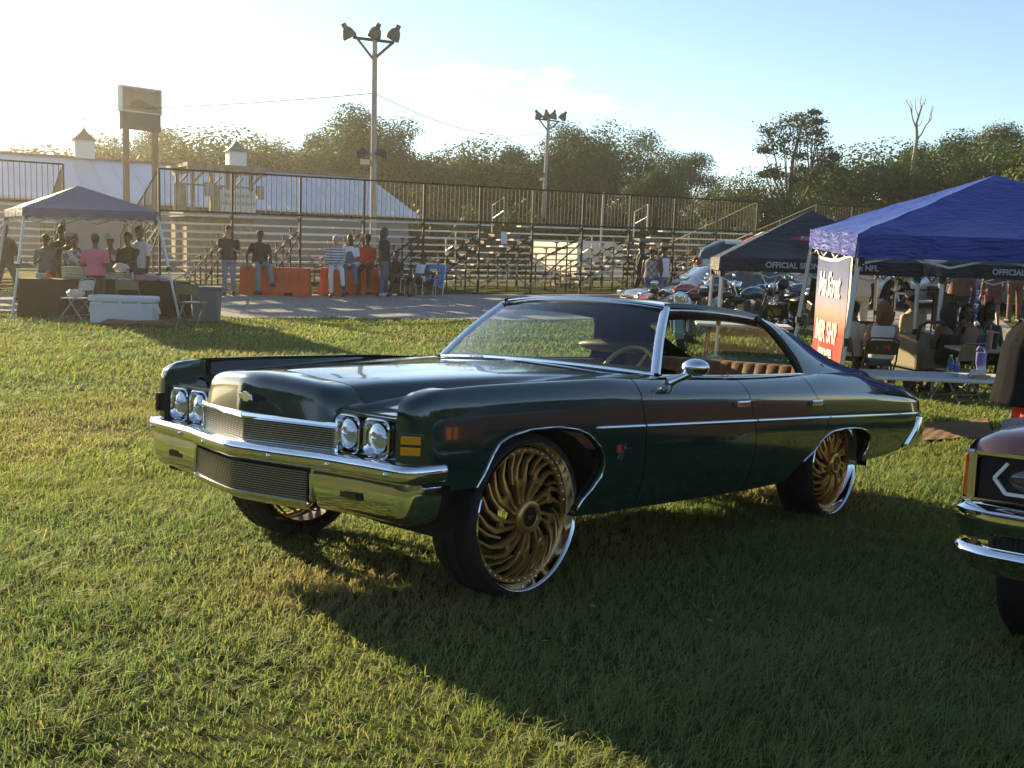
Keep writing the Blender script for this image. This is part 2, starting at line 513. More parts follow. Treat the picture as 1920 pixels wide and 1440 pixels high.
def make_grass():
    bands = [(1.7, 3.2, 4300, 0.0037), (3.2, 4.6, 4700, 0.0042), (4.6, 7, 3000, 0.0056), (7, 11, 1500, 0.0085), (11, 17, 620, 0.015), (17, 27, 260, 0.025)]
    PX, PY, WD, HS = [], [], [], []
    for a, b, dens, w in bands:
        kx, x0 = (.62, 1.2) if b < 12 else (.58, 1.2)
        area = kx * (b * b - a * a) + 2 * x0 * (b - a)
        n = int(area * dens)
        d = np.sqrt(rng.random(n) * (b * b - a * a) + a * a)
        x = (rng.random(n) * 2 - 1) * (kx * d + x0)
        PX.append(x); PY.append(d); WD.append(np.full(n, w)); HS.append(np.full(n, 1.0 if b < 8 else 1.15))
    X, Y, Wd, Hs = map(np.concatenate, (PX, PY, WD, HS))
    # gather part of the blades into tufts
    k = rng.random(len(X)) < 0.45
    cx = np.round(X / 0.11) * 0.11 + (vnoise(X, Y, 0.13, 5) - .5) * 0.2; cy = np.round(Y / 0.11) * 0.11 + (vnoise(X, Y, 0.13, 6) - .5) * 0.2
    X = np.where(k, X * 0.45 + cx * 0.55, X); Y = np.where(k, Y * 0.45 + cy * 0.55, Y)
    keep = ~inside_road(X, Y)
    q = [hit(1722, 830), hit(1862, 822), hit(1850, 786), hit(1738, 800)]; s = np.ones(X.shape, bool)      # the canvas mat lies here
    for i in range(4):
        a, b = q[i], q[(i + 1) % 4]; s &= ((b.x - a.x) * (Y - a.y) - (b.y - a.y) * (X - a.x)) >= -.03
    keep &= ~s
    lush = vnoise(X, Y, 0.75, 1) * 0.6 + vnoise(X, Y, 0.22, 2) * 0.4
    dry = np.zeros(len(X))
    for p, rr in zip(DRY, (0.55, 0.3, 0.4)): dry = np.maximum(dry, .75 * np.exp(-((X - p.x) ** 2 + (Y - p.y) ** 2) / rr ** 2))
    dry = np.clip(dry + np.clip((vnoise(X, Y, 1.9, 3) - 0.72) * 2.2, 0, .7), 0, 1)
    keep &= rng.random(len(X)) > dry * 0.35 + np.clip(0.3 - lush, 0, .3)
    X, Y, Wd, Hs, lush, dry = (q[keep] for q in (X, Y, Wd, Hs, lush, dry))
    n = len(X); Z = gz_np(X, Y)
    h = Hs * (0.020 + 0.072 * lush ** 2.0 + 0.03 * rng.random(n) * np.clip(vnoise(X, Y, .45, 14) * 1.6 - .2, 0, 1)) * (1 - 0.45 * dry)
    tall = rng.random(n) < 0.03; h = np.where(tall, h * rng.uniform(1.4, 2.3, n), h)
    ang = rng.random(n) * 2 * np.pi; lean = (0.25 + 1.25 * rng.random(n) ** 1.3) * h
    wind = np.array([0.35, -0.15])
    dx, dy = np.cos(ang) * lean + wind[0] * h, np.sin(ang) * lean + wind[1] * h
    fa = rng.random(n) * 2 * np.pi; wx, wy = np.cos(fa) * Wd * .5, np.sin(fa) * Wd * .5
    V = np.zeros((n, 5, 3))
    V[:, 0] = np.stack([X - wx, Y - wy, Z - 0.005], 1); V[:, 1] = np.stack([X + wx, Y + wy, Z - 0.005], 1)
    mx, my = X + dx * .35, Y + dy * .35
    V[:, 2] = np.stack([mx + wx * .8, my + wy * .8, Z + h * .62], 1); V[:, 3] = np.stack([mx - wx * .8, my - wy * .8, Z + h * .62], 1)
    V[:, 4] = np.stack([X + dx, Y + dy, Z + h * (1 - 0.25 * rng.random(n))], 1)
    base = np.arange(n)[:, None] * 5
    loops = (base + np.array([0, 1, 2, 3, 3, 2, 4])).ravel()
    starts = (np.arange(n)[:, None] * 7 + np.array([0, 4])).ravel(); totals = np.tile([4, 3], n)
    g1, g2, st = np.array([0.215, 0.235, 0.052]), np.array([0.098, 0.182, 0.084]), np.array([0.31, 0.26, 0.12])
    t = rng.random((n, 1)) * 0.6 + 0.4 * vnoise(X, Y, 1.3, 9)[:, None]
    c = g1 * t + g2 * (1 - t)
    q = np.clip(dry + (rng.random(n) < 0.12) * 0.7, 0, 1)[:, None]; c = c * (1 - q) + st * q
    c *= (0.75 + 0.5 * rng.random((n, 1)))
    tint = np.repeat(c, 5, axis=0)
    me = fast_mesh('grass', V.reshape(-1, 3), loops, starts, totals, tint)
    me.materials.append(leaf_shader('grass_blade', 0.45, 0.6))
    o = bpy.data.objects.new('grass', me); COL.objects.link(o)
    o['kind'] = 'stuff'; o['label'] = 'scruffy green lawn grass with dry straw patches'; o['category'] = 'grass'
    return o


make_grass()

# scattered dead leaves and clippings on the lawn
n = 420; d_ = np.sqrt(rng.random(n) * (14 ** 2 - 2.6 ** 2) + 2.6 ** 2); x_ = (rng.random(n) * 2 - 1) * (.52 * d_ + .2); z_ = gz_np(x_, d_) + .035 + .03 * rng.random(n)
c_ = np.stack([x_, d_, z_], 1); u_ = rng.normal(0, 1, (n, 3)) * np.array([1, 1, .35]); u_ /= np.linalg.norm(u_, axis=1)[:, None]; v_ = np.cross(u_, rng.normal(0, .3, (n, 3)) + np.array([0, 0, 1])); v_ /= np.linalg.norm(v_, axis=1)[:, None]
s_ = rng.uniform(.008, .024, (n, 1)); V = np.stack([c_ - u_ * s_, c_ + v_ * s_ * .5, c_ + u_ * s_, c_ - v_ * s_ * .5], 1).reshape(-1, 3)
tint = np.repeat(np.array([[.42, .36, .24]]) * rng.uniform(.4, 1.3, (n, 1)), 4, axis=0)
me = fast_mesh('leaf_litter', V, np.arange(4 * n), np.arange(n) * 4, np.full(n, 4), tint); me.materials.append(leaf_shader('dead_leaf', .3, .7, val=1.0))
o = bpy.data.objects.new('leaf_litter', me); COL.objects.link(o); o['kind'] = 'stuff'; o['label'] = 'pale dead leaves and clippings scattered on the lawn'; o['category'] = 'leaf litter'

# ------------------------------------------------------------------ the green hardtop
PAINT = mat('dark_green_paint', (0.0035, 0.028, 0.024), 0.12, 0.0, coat=1.0, spec=0.5)
GOLD = mat('brushed_gold', (0.64, 0.37, 0.125), 0.30, 0.8)
TAN = mat('tan_leather', (0.27, 0.125, 0.045), 0.55, bump=0.1, bscale=80)
AMBER = mat('amber_lens', (0.75, 0.30, 0.01), 0.15, coat=0.6)
SEAL = mat('black_seal', (0.008, 0.008, 0.009), 0.6)
SLAT = mat('bright_grille_slat', (.58, .57, .56), .30, .9)
LENS = mat('headlight_glass', (0.62, 0.66, 0.70), 0.08, 0.75, bump=0.25, bscale=25)

zc_f = pc([-.84, -.72, -.4, .16, .67, 1.75, 2.69, 3.4, 4.2, 4.45], [.862, .882, .889, .892, .89, .872, .848, .818, .766, .748])
zt_f = pc([-.84, -.78, -.70, -.5, -.2, .2, .55, .8, 1.2, 1.8, 2.6, 3.0, 3.32, 3.87, 4.33, 4.46], [.868, .912, .936, .951, .962, .969, .975, .972, .969, .960, .962, .972, .968, .905, .845, .805])
yt_f = pc([-.84, -.7, .45, .9, 1.2, 2.6, 3.3, 4.2, 4.46], [.945, .932, .925, .865, .845, .845, .82, .815, .78])
W_f = pc([-.84, -.6, 0, 1.5, 3.0, 4.0, 4.35, 4.46], [.982, .992, 1.003, 1.01, 1.008, .99, .965, .93])
zb_ref = 0.33


def side_y(x, z):
    zc = zc_f(x); u = np.clip((z - zb_ref) / (zc - zb_ref), -0.2, 1)
    return W_f(x) - 0.055 * np.clip((.62 - u) / .62, 0, 2) ** 1.8 - 0.014 * np.clip((u - .62) / .38, 0, 1) ** 2


# bottom outline of the side, front to rear: (x, z, x at the shoulder)
OUT = [(-.56, .549, -.56), (-.53, .549, -.53), (-.50, .548, -.50), (-.47, .548, -.475), (-.44, .548, -.45), (-.412, .547, -.42),
       (-.375, .605, -.39), (-.335, .68, -.35), (-.30, .722, -.31), (-.233, .749, -.24), (-.108, .770, -.11), (.069, .773, .06), (.21, .754, .19), (.285, .728, .26), (.332, .699, .31),
       (.38, .662, .36), (.408, .626, .41), (.420, .58, .45), (.414, .53, .49), (.36, .47, .52), (.30, .42, .55), (.262, .347, .60), (.45, .338, .64), (.735, .334, .70),
       (1.0, .328, 1.0), (1.4, .322, 1.4), (1.795, .317, 1.735), (2.05, .318, 2.05), (2.30, .325, 2.34), (2.36, .375, 2.42), (2.47, .44, 2.47), (2.58, .495, 2.50),
       (2.66, .560, 2.545), (2.72, .59, 2.62), (2.80, .610, 2.74), (2.96, .620, 2.94), (3.12, .617, 3.12), (3.23, .609, 3.24), (3.32, .590, 3.34), (3.38, .562, 3.40), (3.418, .52, 3.45), (3.41, .47, 3.50), (3.37, .41, 3.55),
       (3.40, .374, 3.60), (3.73, .385, 3.80), (4.07, .414, 4.08), (4.30, .50, 4.30), (4.42, .60, 4.40), (4.44, .66, 4.45)]
CUTS = {'front_fender': (0, 23), 'front_door': (23, 26), 'rear_door': (26, 32), 'quarter_panel': (32, len(OUT) - 1)}


def side_col(a):
    """points of one column of the side skin, a = float index along OUT"""
    i = min(int(a), len(OUT) - 2); t = a - i
    p0, p1 = OUT[max(i - 1, 0)], OUT[i]; p2, p3 = OUT[i + 1], OUT[min(i + 2, len(OUT) - 1)]
    xb, zb, xt = [p1[k] * (1 - t) + p2[k] * t for k in range(3)]
    bow = float(np.interp(xt, [-.6, .3, .7, 1.74, 2.53, 2.9, 3.4], [0, 0, .03, .06, .12, .04, 0])) 
    pts = []
    nb = 16
    zc = float(zc_f(xt))
    for k in range(nb + 1):
        s = k / nb
        z = zb + (zc - zb) * s
        x = xb + (xt - xb) * s + bow * math.sin(math.pi * min(1, s * 1.0)) * 1.0
        zz = zb + (float(zc_f(x)) - zb) * s
        pts.append(Vector((x, float(side_y(x, zz)), zz)))
    # over the shoulder crease and up to the belt or fender crest
    yc, zt, yt = pts[-1].y, float(zt_f(xt)), float(yt_f(xt))
    for (fy, fz) in ((.10, .22), (.25, .48), (.45, .74), (.68, .92), (.85, .985), (1, 1)):
        pts.append(Vector((xt, yc + (yt - yc) * fy, pts[nb].z + (zt - pts[nb].z) * fz)))
    return pts


def mir(p, s): return (p[0], p[1] * s, p[2])


def build_hero():
    car = thing('hardtop_car', 'dark green chrome trimmed four door hardtop on tall gold multi spoke wheels', 'car', M=CAR_M)
    # ---- side panels
    for s in (-1, 1):
        for name, (i0, i1) in CUTS.items():
            mb = MB(); cols = []
            n = (i1 - i0) * 3
            for k in range(n + 1):
                cols.append(side_col(i0 + (i1 - i0) * k / n))
            # open a thin shut line
            if name != 'front_fender':
                for j in range(len(cols[0])): cols[0][j].x += 0.004
            if name != 'quarter_panel':
                for j in range(len(cols[-1])): cols[-1][j].x -= 0.004
            # turn the edges inwards so that the panel has thickness
            first = [p + Vector((0.002, -0.02, 0)) for p in cols[0]]; last = [p + Vector((-0.002, -0.02, 0)) for p in cols[-1]]
            allc = [first] + cols + [last]
            G = [[Vector((c[0].x, c[0].y - 0.03, c[0].z + 0.004))] + c for c in allc]
            mb.grid([[mir(p, s) for p in c] for c in G])
            o = obj(name, mb, PAINT, car, smooth=32, recalc=True)
            if 'door' in name:
                hx = 1.66 if name == 'front_door' else 2.56
                hz = .822 if name == 'front_door' else .80
                h = MB(); y = float(side_y(hx, hz))
                h.box((hx, s * (y + .002), hz), (.16, .012, .036)); h.box((hx - .02, s * (y + .020), hz + .008), (.11, .014, .016)); h.box((hx - .085, s * (y + .014), hz), (.02, .022, .036))
                obj('handle', h, CHROME, o, bevel=.004)
        # dark liner that shows in the shut lines and wheel houses
        mb = MB()
        P = []
        for k in range(0, (len(OUT) - 1) * 2 + 1):
            c = side_col(k / 2); P.append([mir((p.x, p.y - .035, p.z), s) for p in c[::2]])
        mb.grid(P); obj('inner_panel', mb, DARK, car)
        # side strip
        for (xa, xb) in ((.335, .722), (.736, 1.806), (1.822, 2.735), (2.75, 4.36)):
            m2 = MB(); rows = []
            for k in range(25):
                x = xa + (xb - xa) * k / 24; zz = .754 - (x - .33) * .0208 - max(0, x - 2.7) * .003
                y = float(side_y(x, zz)); w = .011 * (min(1, (k + .4) / 2) if xa < .4 else 1)
                rows.append([(x, s * (y - .004), zz - w), (x, s * (y + .006), zz - w * .6), (x, s * (y + .009), zz), (x, s * (y + .006), zz + w * .6), (x, s * (y - .004), zz + w)])
            m2.grid(rows); m2.f += [(0, 1, 2, 3, 4), tuple(range(len(m2.v) - 5, len(m2.v)))]; m2.m += [0, 0]
            obj('side_moulding', m2, CHROME, car, smooth=40)
        # wheel-arch trim
        for i0, i1 in ((5, 20.6), (30, 42.5)):
            pts = []
            for k in range(70):
                a = i0 + (i1 - i0) * k / 69; p = side_col(a)[0]; pts.append(mir((p.x, p.y + .002, p.z), s))
            mb = MB(); mb.tube(pts, .0055, 6); obj('arch_trim', mb, CHROME, car, smooth=60)
        # wheel-house wall behind each tyre
        for x0 in (0.0, 2.98):
            mb = MB(); rows = []
            for k in range(19):
                t = math.pi * k / 18; r_ = .50
                rows.append([(x0 - math.cos(t) * r_ * 1.0, s * .50, .33 + math.sin(t) * .44), (x0 - math.cos(t) * r_, s * .955, .33 + math.sin(t) * .44)])
            mb.grid(rows); mb.add([(x0 - .5, s * .5, .33)] + [r[0] for r in rows], [tuple(range(0, 20))]); obj('wheel_house', mb, DARK, car)
    # floor pan
    mb = MB(); mb.box((1.9, 0, .42), (4.3, 1.2, .10)); mb.box((1.45, 0, .40), (1.9, 1.80, .12)); mb.box((1.2, 0, .36), (2.0, .5, .08)); mb.box((4.1, 0, .5), (.5, 1.6, .14)); obj('floor_pan', mb, DARK, car)
    # ---- hood, fender tops, header, cowl
    zr = pc([-.80, -.677, -.4, 0, .5, .98], [.943, .956, .971, .984, .995, 1.002])
    ze = pc([-.78, -.66, -.5, -.2, .3, .9], [.900, .916, .929, .942, .958, .974])
    ye = pc([-.8, -.6, 0, .5, .95], [.40, .425, .47, .52, .60])
    zv = pc([-.76, -.5, 0, .4, .8, 1.0], [.826, .862, .905, .938, .964, .972])

    def sect(x):
        e_, v_, y_ = float(ze(x)), float(zv(x)), float(ye(x)); r_ = float(zr(x)); t_ = float(zt_f(max(x, -.7))); yt = float(yt_f(x))
        ys = [0, y_ * .5, y_, y_ + .022, y_ + .075, y_ + .115, .80, .862, .893, .912, yt]
        zs = [r_, (r_ + e_) / 2 + .002, e_, e_ - .2 * (e_ - v_), v_ + .02 * (e_ - v_), v_, v_ + .004, v_ + .22 * (t_ - v_), v_ + .75 * (t_ - v_), t_ - .004, t_]
        f = pc(ys, zs)
        yy = np.concatenate([np.linspace(0, y_, 12), np.linspace(y_, y_ + .12, 10)[1:], np.linspace(y_ + .12, .80, 5)[1:], np.linspace(.80, yt, 12)[1:]])
        return [(x, float(a), float(b)) for a, b in zip(yy, f(yy))]
    def hood_front(y): return -.655 + .12 * y
    NX = 44
    for s in (-1, 1):
        P = []
        for k in range(NX + 1):
            x = -.655 + (1.0 + .655) * k / NX
            P.append(sect(x))
        hoodP, fendP = [], []
        # hood reaches to y 0.80; its front edge runs back a little towards the side
        for k, row in enumerate(P):
            fx = max(0, 1 - k / 8)
            rr = [(p[0] + .12 * p[1] * fx, p[1] * s, p[2]) for p in row]
            if row[0][0] < -.575:
                lim = [q for q in rr if abs(q[1]) <= .868][-1]; rr = [q if abs(q[1]) <= .868 else (q[0], .868 * s, lim[2]) for q in rr]
            hoodP.append(rr[:25]); fendP.append(rr[24:])
        if s == -1: hood = MB()
        hood.grid(hoodP)
        mb = MB(); mb.grid(fendP); obj('fender_top', mb, PAINT, car, smooth=30, recalc=True)
        # header panel between hood edge and grille, with the bulge nose
        colsY = [(0, -.852, .953), (.10, -.833, .950), (.2, -.815, .945), (.3, -.797, .937), (.37, -.784, .928), (.41, -.776, .918), (.435, -.768, .905), (.456, -.757, .885), (.472, -.742, .86), (.482, -.722, .835)]
        rows = []
        for (y, xf, ztp) in colsY:
            x1 = -.658 + .12 * y; zA = float(np.interp(y, [q[1] for q in sect(-.655)], [q[2] for q in sect(-.655)]))
            zlow = .775
            path = [(x1, zA)]
            zmid = ztp
            path += [(x1 + (xf - x1) * .35, zA + (zmid - zA) * .30), (x1 + (xf - x1) * .65, zA + (zmid - zA) * .75 - .001), (x1 + (xf - x1) * .82, zmid - .008), (x1 + (xf - x1) * .93, zmid - .022), (x1 + (xf - x1) * .985, zmid - .042), (xf, zmid - .066)]
            zl = path[-1][1]
            for q in (.25, .5, .75, 1): path.append((xf - .014 * q, zl + (zlow - zl) * q))
            rows.append([(a, y * s, b) for a, b in path])
        if s == -1: head = MB()
        head.grid(rows)
        # deck over the headlights
        rows = []
        ys = np.linspace(.478, .875, 20)
        sc = sect(-.655); sy, sz = [q[1] for q in sc], [q[2] for q in sc]
        for y in ys:
            x1 = -.658 + .12 * min(y, .62); zA = float(np.interp(y, sy, sz))
            if y < .62: zA = min(zA, .838 + max(0, (zA - .838)) * max(0, 1 - 0 * y))
            up = max(0, (y - .84) / .035); zf = .826 + up * up * .004
            xf = -.742 + .02 * (y - .48)
            zA2 = zA
            rows.append([(x1 + (xf - x1) * q, y * s, zA2 + (zf - zA2) * (q ** 1.6)) for q in (0, .2, .4, .6, .8, .93, 1)] + [(xf + .002, y * s, zf - .012)])
        mb = MB(); mb.grid(rows); obj('headlight_deck', mb, PAINT, car, smooth=35, recalc=True)
        # face behind the lamps
        mb = MB(); mb.grid([[( -.722 + .02 * (y - .48), y * s, z) for z in (.835, .64)] for y in (.47, .94)]); mb.box((-.70, s * .485, .71), (.10, .02, .14))
        obj('headlight_panel', mb, PAINT, car)
        # fender blade: leading edge turned inwards
        c0 = side_col(0.0); rows = []; zt0 = c0[-1].z
        for p in c0[1:]:
            q = max(0, (p.z - .835) / (zt0 - .835)); A = .192 * max(0.0, 1 - q ** 3.2) ** .5; yi = .868
            row = []
            for k in range(13):
                f = math.pi / 2 * k / 12; ex = .62
                row.append((p.x - A * math.sin(f) ** ex, s * (yi + (p.y - yi) * math.cos(f) ** ex), p.z))
            row += [(p.x - A * .9, s * (yi - .003), p.z), (p.x + .03, s * (yi - .004), p.z)]
            rows.append(row)
        mb = MB(); mb.grid(rows); obj('fender_nose', mb, PAINT, car, smooth=50, recalc=True)
        # twin headlamps with square chrome bezels
        for yc in (.565, .742):
            lx = -.738 + .02 * (yc - .48); lz = .738
            be = MB(); hw, n = .079, 40
            def sq(t, a, rc):
                c, q = math.cos(t), math.sin(t); k_ = (abs(c) ** 5 + abs(q) ** 5) ** (-1 / 5); return (a * c * k_, a * q * k_)
            prof = [('s', .0785, -.012), ('s', .079, .012), ('s', .074, .016), ('s', .0715, .008), ('m', .071, .0), ('c', .064, -.012), ('c', .062, -.006), ('c', .059, -.01)]
            rows = []
            for kind, a, dx in prof:
                ring = []
                for i in range(n + 1):
                    t = 2 * math.pi * i / n
                    if kind == 's': y, z = sq(t, a, 0)
                    elif kind == 'c': y, z = a * math.cos(t), a * math.sin(t)
                    else: y1, z1 = sq(t, .066, 0); y, z = y1, z1
                    ring.append((lx - dx, (yc + y) * s, lz + z))
                rows.append(ring)
            be.grid(rows); b = obj('headlight', be, CHROME, car, smooth=45, recalc=True)
            le = MB(); rows = []
            for k in range(7):
                a = .060 * k / 6; rows.append([(lx - .022 + .32 * a * a * 14, (yc + a * math.cos(2 * math.pi * i / 28)) * s, lz + a * math.sin(2 * math.pi * i / 28)) for i in range(29)])
            le.grid(rows); obj('lens', le, LENS, b, smooth=60, recalc=True)
            q = MB(); q.ell((lx - .024, yc * s, lz), (.008, .013, .013), 12, 6); obj('lens_centre', q, CHROME, b, smooth=60)
        # side marker lamps on the fender blade
        MK = Matrix.Translation((-.742, s * .944, .733)) @ Matrix.Rotation(R(38) * -s, 4, 'Z')
        bz = MB(); bz.box((0, 0, 0), (.014, .092, .092), MK); obj('marker_bezel', bz, PAINT, car, bevel=.004)
        for zz in (.021, -.021):
            q = MB(); q.box((-.006, 0, zz), (.014, .078, .032), MK); obj('side_marker', q, AMBER, car, bevel=.003)
    obj('hood', hood, PAINT, car, smooth=24, recalc=True, weld=True)
    obj('header_panel', head, PAINT, car, smooth=30, recalc=True, weld=True)
    # hood seams
    for s in (-1, 1):
        sc = sect(-.655); mb = MB(); mb.tube([(q[0] + .12 * q[1] - .002, q[1] * s, q[2] - .0015) for q in sc if q[1] <= .80], .0028, 5)
        mb.tube([(x + .12 * .8 * max(0, 1 - (x + .655) / (1.655 / NX) / 8), s * .80, float(zv(x)) + .004) for x in np.linspace(-.655, .95, 40)], .0028, 5)
        obj('hood_seam', mb, SEAL, car)
    # windscreen vent louvres at the back of the hood
    for s in (-1, 1):
        for k in range(26):
            y = .06 + .5 * k / 25; x = .83 + .06 * y
            q = MB(); q.box((x, s * y, float(np.interp(y, [r[1] for r in sect(.85)], [r[2] for r in sect(.85)])) + .0015), (.05, .009, .003)); obj('vent_slot', q, SEAL, car)
    # bow-tie shaped emblem on the nose
    bow = [(-.062, -.012), (-.024, -.012), (-.024, -.021), (.024, -.021), (.024, -.012), (.062, -.012), (.054, .012), (.022, .012), (.022, .021), (-.022, .021), (-.022, .012), (-.070, .012)]
    mb = MB(); mb.prism(bow, .008, Matrix.Translation((-.873, -.03, .847)) @ Matrix(((0, 0, -1, 0), (-1, 0, 0, 0), (0, 1, 0, 0), (0, 0, 0, 1))) @ Matrix.Rotation(R(-9), 4, 'Y'))
    obj('nose_emblem', mb, CHROME, car, bevel=.0015)
    # ---- grille
    def gv(y, off=0): return -.866 + off + .236 * abs(y)
    mb = MB(); mb.grid([[(gv(y, .05), y, z) for z in (.78, .64)] for y in (-.5, -.25, 0, .25, .5)]); obj('grille_back', mb, DARK, car)
    mb = MB(); rows = []
    for y in (-.512, -.25, -.004, .004, .25, .512):
        rows.append([(gv(y, a), y, z) for a, z in ((.03, .783), (.004, .782), (-.010, .776), (-.013, .762), (-.008, .752), (.012, .748), (.03, .748))])
    mb.grid(rows); obj('grille_header', mb, CHROME, car, smooth=30, recalc=True)
    for s in (-1, 1):
        mb = MB(); mb.box((gv(.505, .0), s * .507, .70), (.022, .016, .10)); obj('grille_end', mb, CHROME, car, bevel=.003)
    for k in range(11):
        z = .742 - .0093 * k
        mb = MB(); mb.grid([[(gv(y, a), y, z + b) for a, b in ((.012, .0022), (-.002, .0022), (-.002, -.0012), (.012, -.0012))] for y in (-.498, 0, .498)]); obj('grille_slat', mb, SLAT, car)
    # ---- front bumper
    pl = [(1.004, -.60), (1.004, -.66), (1.000, -.71), (.985, -.755), (.955, -.79), (.90, -.805), (.70, -.822), (.52, -.842), (.44, -.858), (.36, -.880), (.2, -.915), (.03, -.944), (0, -.947)]
    plan = [(y, x) for y, x in pl] + [(-y, x) for y, x in pl[-2::-1]]

    def along(plan, prof, mbx):
        rows = []
        for i, (y, x) in enumerate(plan):
            a, b = plan[max(i - 1, 0)], plan[min(i + 1, len(plan) - 1)]
            t = Vector((b[1] - a[1], b[0] - a[0], 0)).normalized(); nrm = Vector((t.y, -t.x, 0))   # outward (forward) normal
            if nrm.x > 0 and abs(y) < .9: nrm = -nrm
            if abs(y) >= .9 and nrm.y * y < 0: nrm = -nrm
            rows.append([(x + nrm.x * o_, y + nrm.y * o_, z) for o_, z in prof])
        mbx.grid(rows); return mbx
    bar = [(-.09, .655), (-.05, .660), (-.012, .657), (-.002, .649), (.002, .635), (.002, .615), (-.002, .602), (-.012, .590), (-.028, .580), (-.05, .576)]
    o = obj('front_bumper', along(plan, bar, MB()), CHROME, car, smooth=40, recalc=True)
    low = [(-.03, .582), (-.026, .55), (-.028, .51), (-.036, .47), (-.055, .435), (-.085, .412), (-.12, .402)]
    for s in (-1, 1):
        pp = [(y * s, x) for y, x in pl if abs(y) > .43]
        obj('bumper_wing', along(pp, low, MB()), CHROME, o, smooth=50, recalc=True)
    cp = [(y, x) for y, x in plan if abs(y) < .46]
    obj('bumper_lip', along(cp, [(-.06, .452), (-.03, .452), (-.020, .446), (-.020, .436), (-.035, .418), (-.07, .400), (-.12, .395)], MB()), CHROME, o, smooth=50, recalc=True)
    mb = MB(); along(cp, [(-.075, .60), (-.075, .43)], mb); obj('lower_grille_back', mb, DARK, car)
    for k in range(12):
        z = .566 - .0098 * k
        obj('lower_grille_slat', along([(y * .97, x) for y, x in cp], [(-.04, z), (-.026, z), (-.026, z - .003), (-.04, z - .003)], MB()), SLAT, car)
    for s in (-1, 1):
        mb = MB(); mb.tube([(-.82, s * .447, .585), (-.828, s * .447, .46), (-.81, s * .44, .445)], .009, 8); obj('lower_grille_end', mb, CHROME, car, smooth=60)
        q = MB(); q.box((-.787, s * .66, .505), (.03, .13, .028)); obj('turn_signal_slot', q, DARK, car)
        q = MB(); q.box((-.792, s * .655, .505), (.028, .10, .018)); obj('turn_signal', q, mat('red_orange_lens', (.07, .025, .010), .2), car)
        for yb, xb in ((.25, -.907), (.56, -.842), (.88, -.810)):
            q = MB(); q.ell((xb - .002, s * yb, .618), (.007, .010, .010), 10, 6); obj('bumper_bolt', q, CHROME, car, smooth=60)
        q = MB(); q.grid([[(-.70, s * .98, .60), (-.70, s * .90, .42)], [(-.45, s * .93, .60), (-.45, s * .87, .42)]]); q.grid([[(-.72, s * .97, .6), (-.72, s * .86, .40)], [(-.68, s * .4, .6), (-.68, s * .4, .40)]]); obj('front_apron', q, DARK, car)
    # ---- cowl, glass, roof
    def base(y): return (.985 + .11 * (abs(y) / .82) ** 2, .999 - .028 * (abs(y) / .82) ** 2)

    def top(y): return (1.395 + .055 * (abs(y) / .62) ** 2, 1.362 - .035 * (abs(y) / .62) ** 2)
    mb = MB(); rows = []
    for k in range(25):
        y = -.90 + 1.8 * k / 24; b = base(y); sz = float(np.interp(abs(y), [q[1] for q in sect(1.0)], [q[2] for q in sect(1.0)]))
        rows.append([(.99, y, sz - .003), (b[0] - .0, y, b[1] - .006), (b[0] + .14, y, b[1] - .02)])
    mb.grid(rows); obj('cowl', mb, PAINT, car, smooth=40, recalc=True)
    mb = MB(); rows = []
    for k in range(21):
        q = -1 + 2 * k / 20; b = base(.80 * q); t = top(.60 * q); row = []
        for j in range(13):
            w = j / 12; bul = .016 * math.sin(math.pi * w)
            row.append((b[0] + (t[0] - b[0]) * w - bul * .6, .80 * q + (.60 - .80) * q * w, b[1] + (t[1] - b[1]) * w + bul))
        rows.append(row)
    mb.grid(rows); obj('windscreen', mb, glass('windscreen_glass', (.66, .80, .76), boost=1.5), car, smooth=60)
    edge = [rows[0][j] for j in range(13)]; edge2 = [rows[-1][j] for j in range(13)]; toped = [r[-1] for r in rows]; boted = [r[0] for r in rows]
    for e_, nm, w in ((edge, 'pillar_trim', .026), (edge2, 'pillar_trim', .026), (toped, 'header_trim', .017), (boted, 'windscreen_trim', .011)):
        mb = MB()
        pts = [Vector(p) + Vector((-.004, 0, .004)) for p in e_]
        rr = []
        for i, p in enumerate(pts):
            a, b = pts[max(0, i - 1)], pts[min(len(pts) - 1, i + 1)]; d = (b - a).normalized()
            nn = Vector((-.75, 0, .66)); sd = d.cross(nn).normalized()
            rr.append([p - sd * w - nn * .014, p - sd * w * .85 + nn * .004, p + nn * .010, p + sd * w * .85 + nn * .004, p + sd * w - nn * .014])
        mb.grid(rr); obj(nm, mb, CHROME, car, smooth=50, recalc=True)
    # roof shell: roof panel, sail panels and rear glass from one surface
    zE = pc([1.38, 1.7, 2.1, 2.5, 2.8, 3.05, 3.3, 3.55, 3.85], [1.336, 1.343, 1.332, 1.298, 1.235, 1.155, 1.07, 1.005, .955])
    yE = pc([1.38, 1.8, 2.4, 2.8, 3.2, 3.6, 3.85], [.600, .622, .632, .642, .675, .73, .775])
    zC = pc([1.38, 1.7, 2.1, 2.5, 2.75, 3.0, 3.3, 3.6, 3.85], [1.365, 1.388, 1.386, 1.362, 1.325, 1.24, 1.13, 1.025, .968])
    xs = np.linspace(1.385, 3.85, 60); ts = np.linspace(-1, 1, 37)
    roof, rg = MB(), MB(); Pr = []
    for x in xs:
        row = []
        for t in ts:
            a = abs(t); xx = x + .035 * (t * t) * (1 if x < 1.8 else 0) * (1.8 - x) / .42 + .0
            row.append((xx, float(yE(x)) * t, float(zE(x)) + (float(zC(x)) - float(zE(x))) * (1 - a ** 2.4)))
        Pr.append(row)
    vs = [p for r_ in Pr for p in r_]; nv = len(ts)
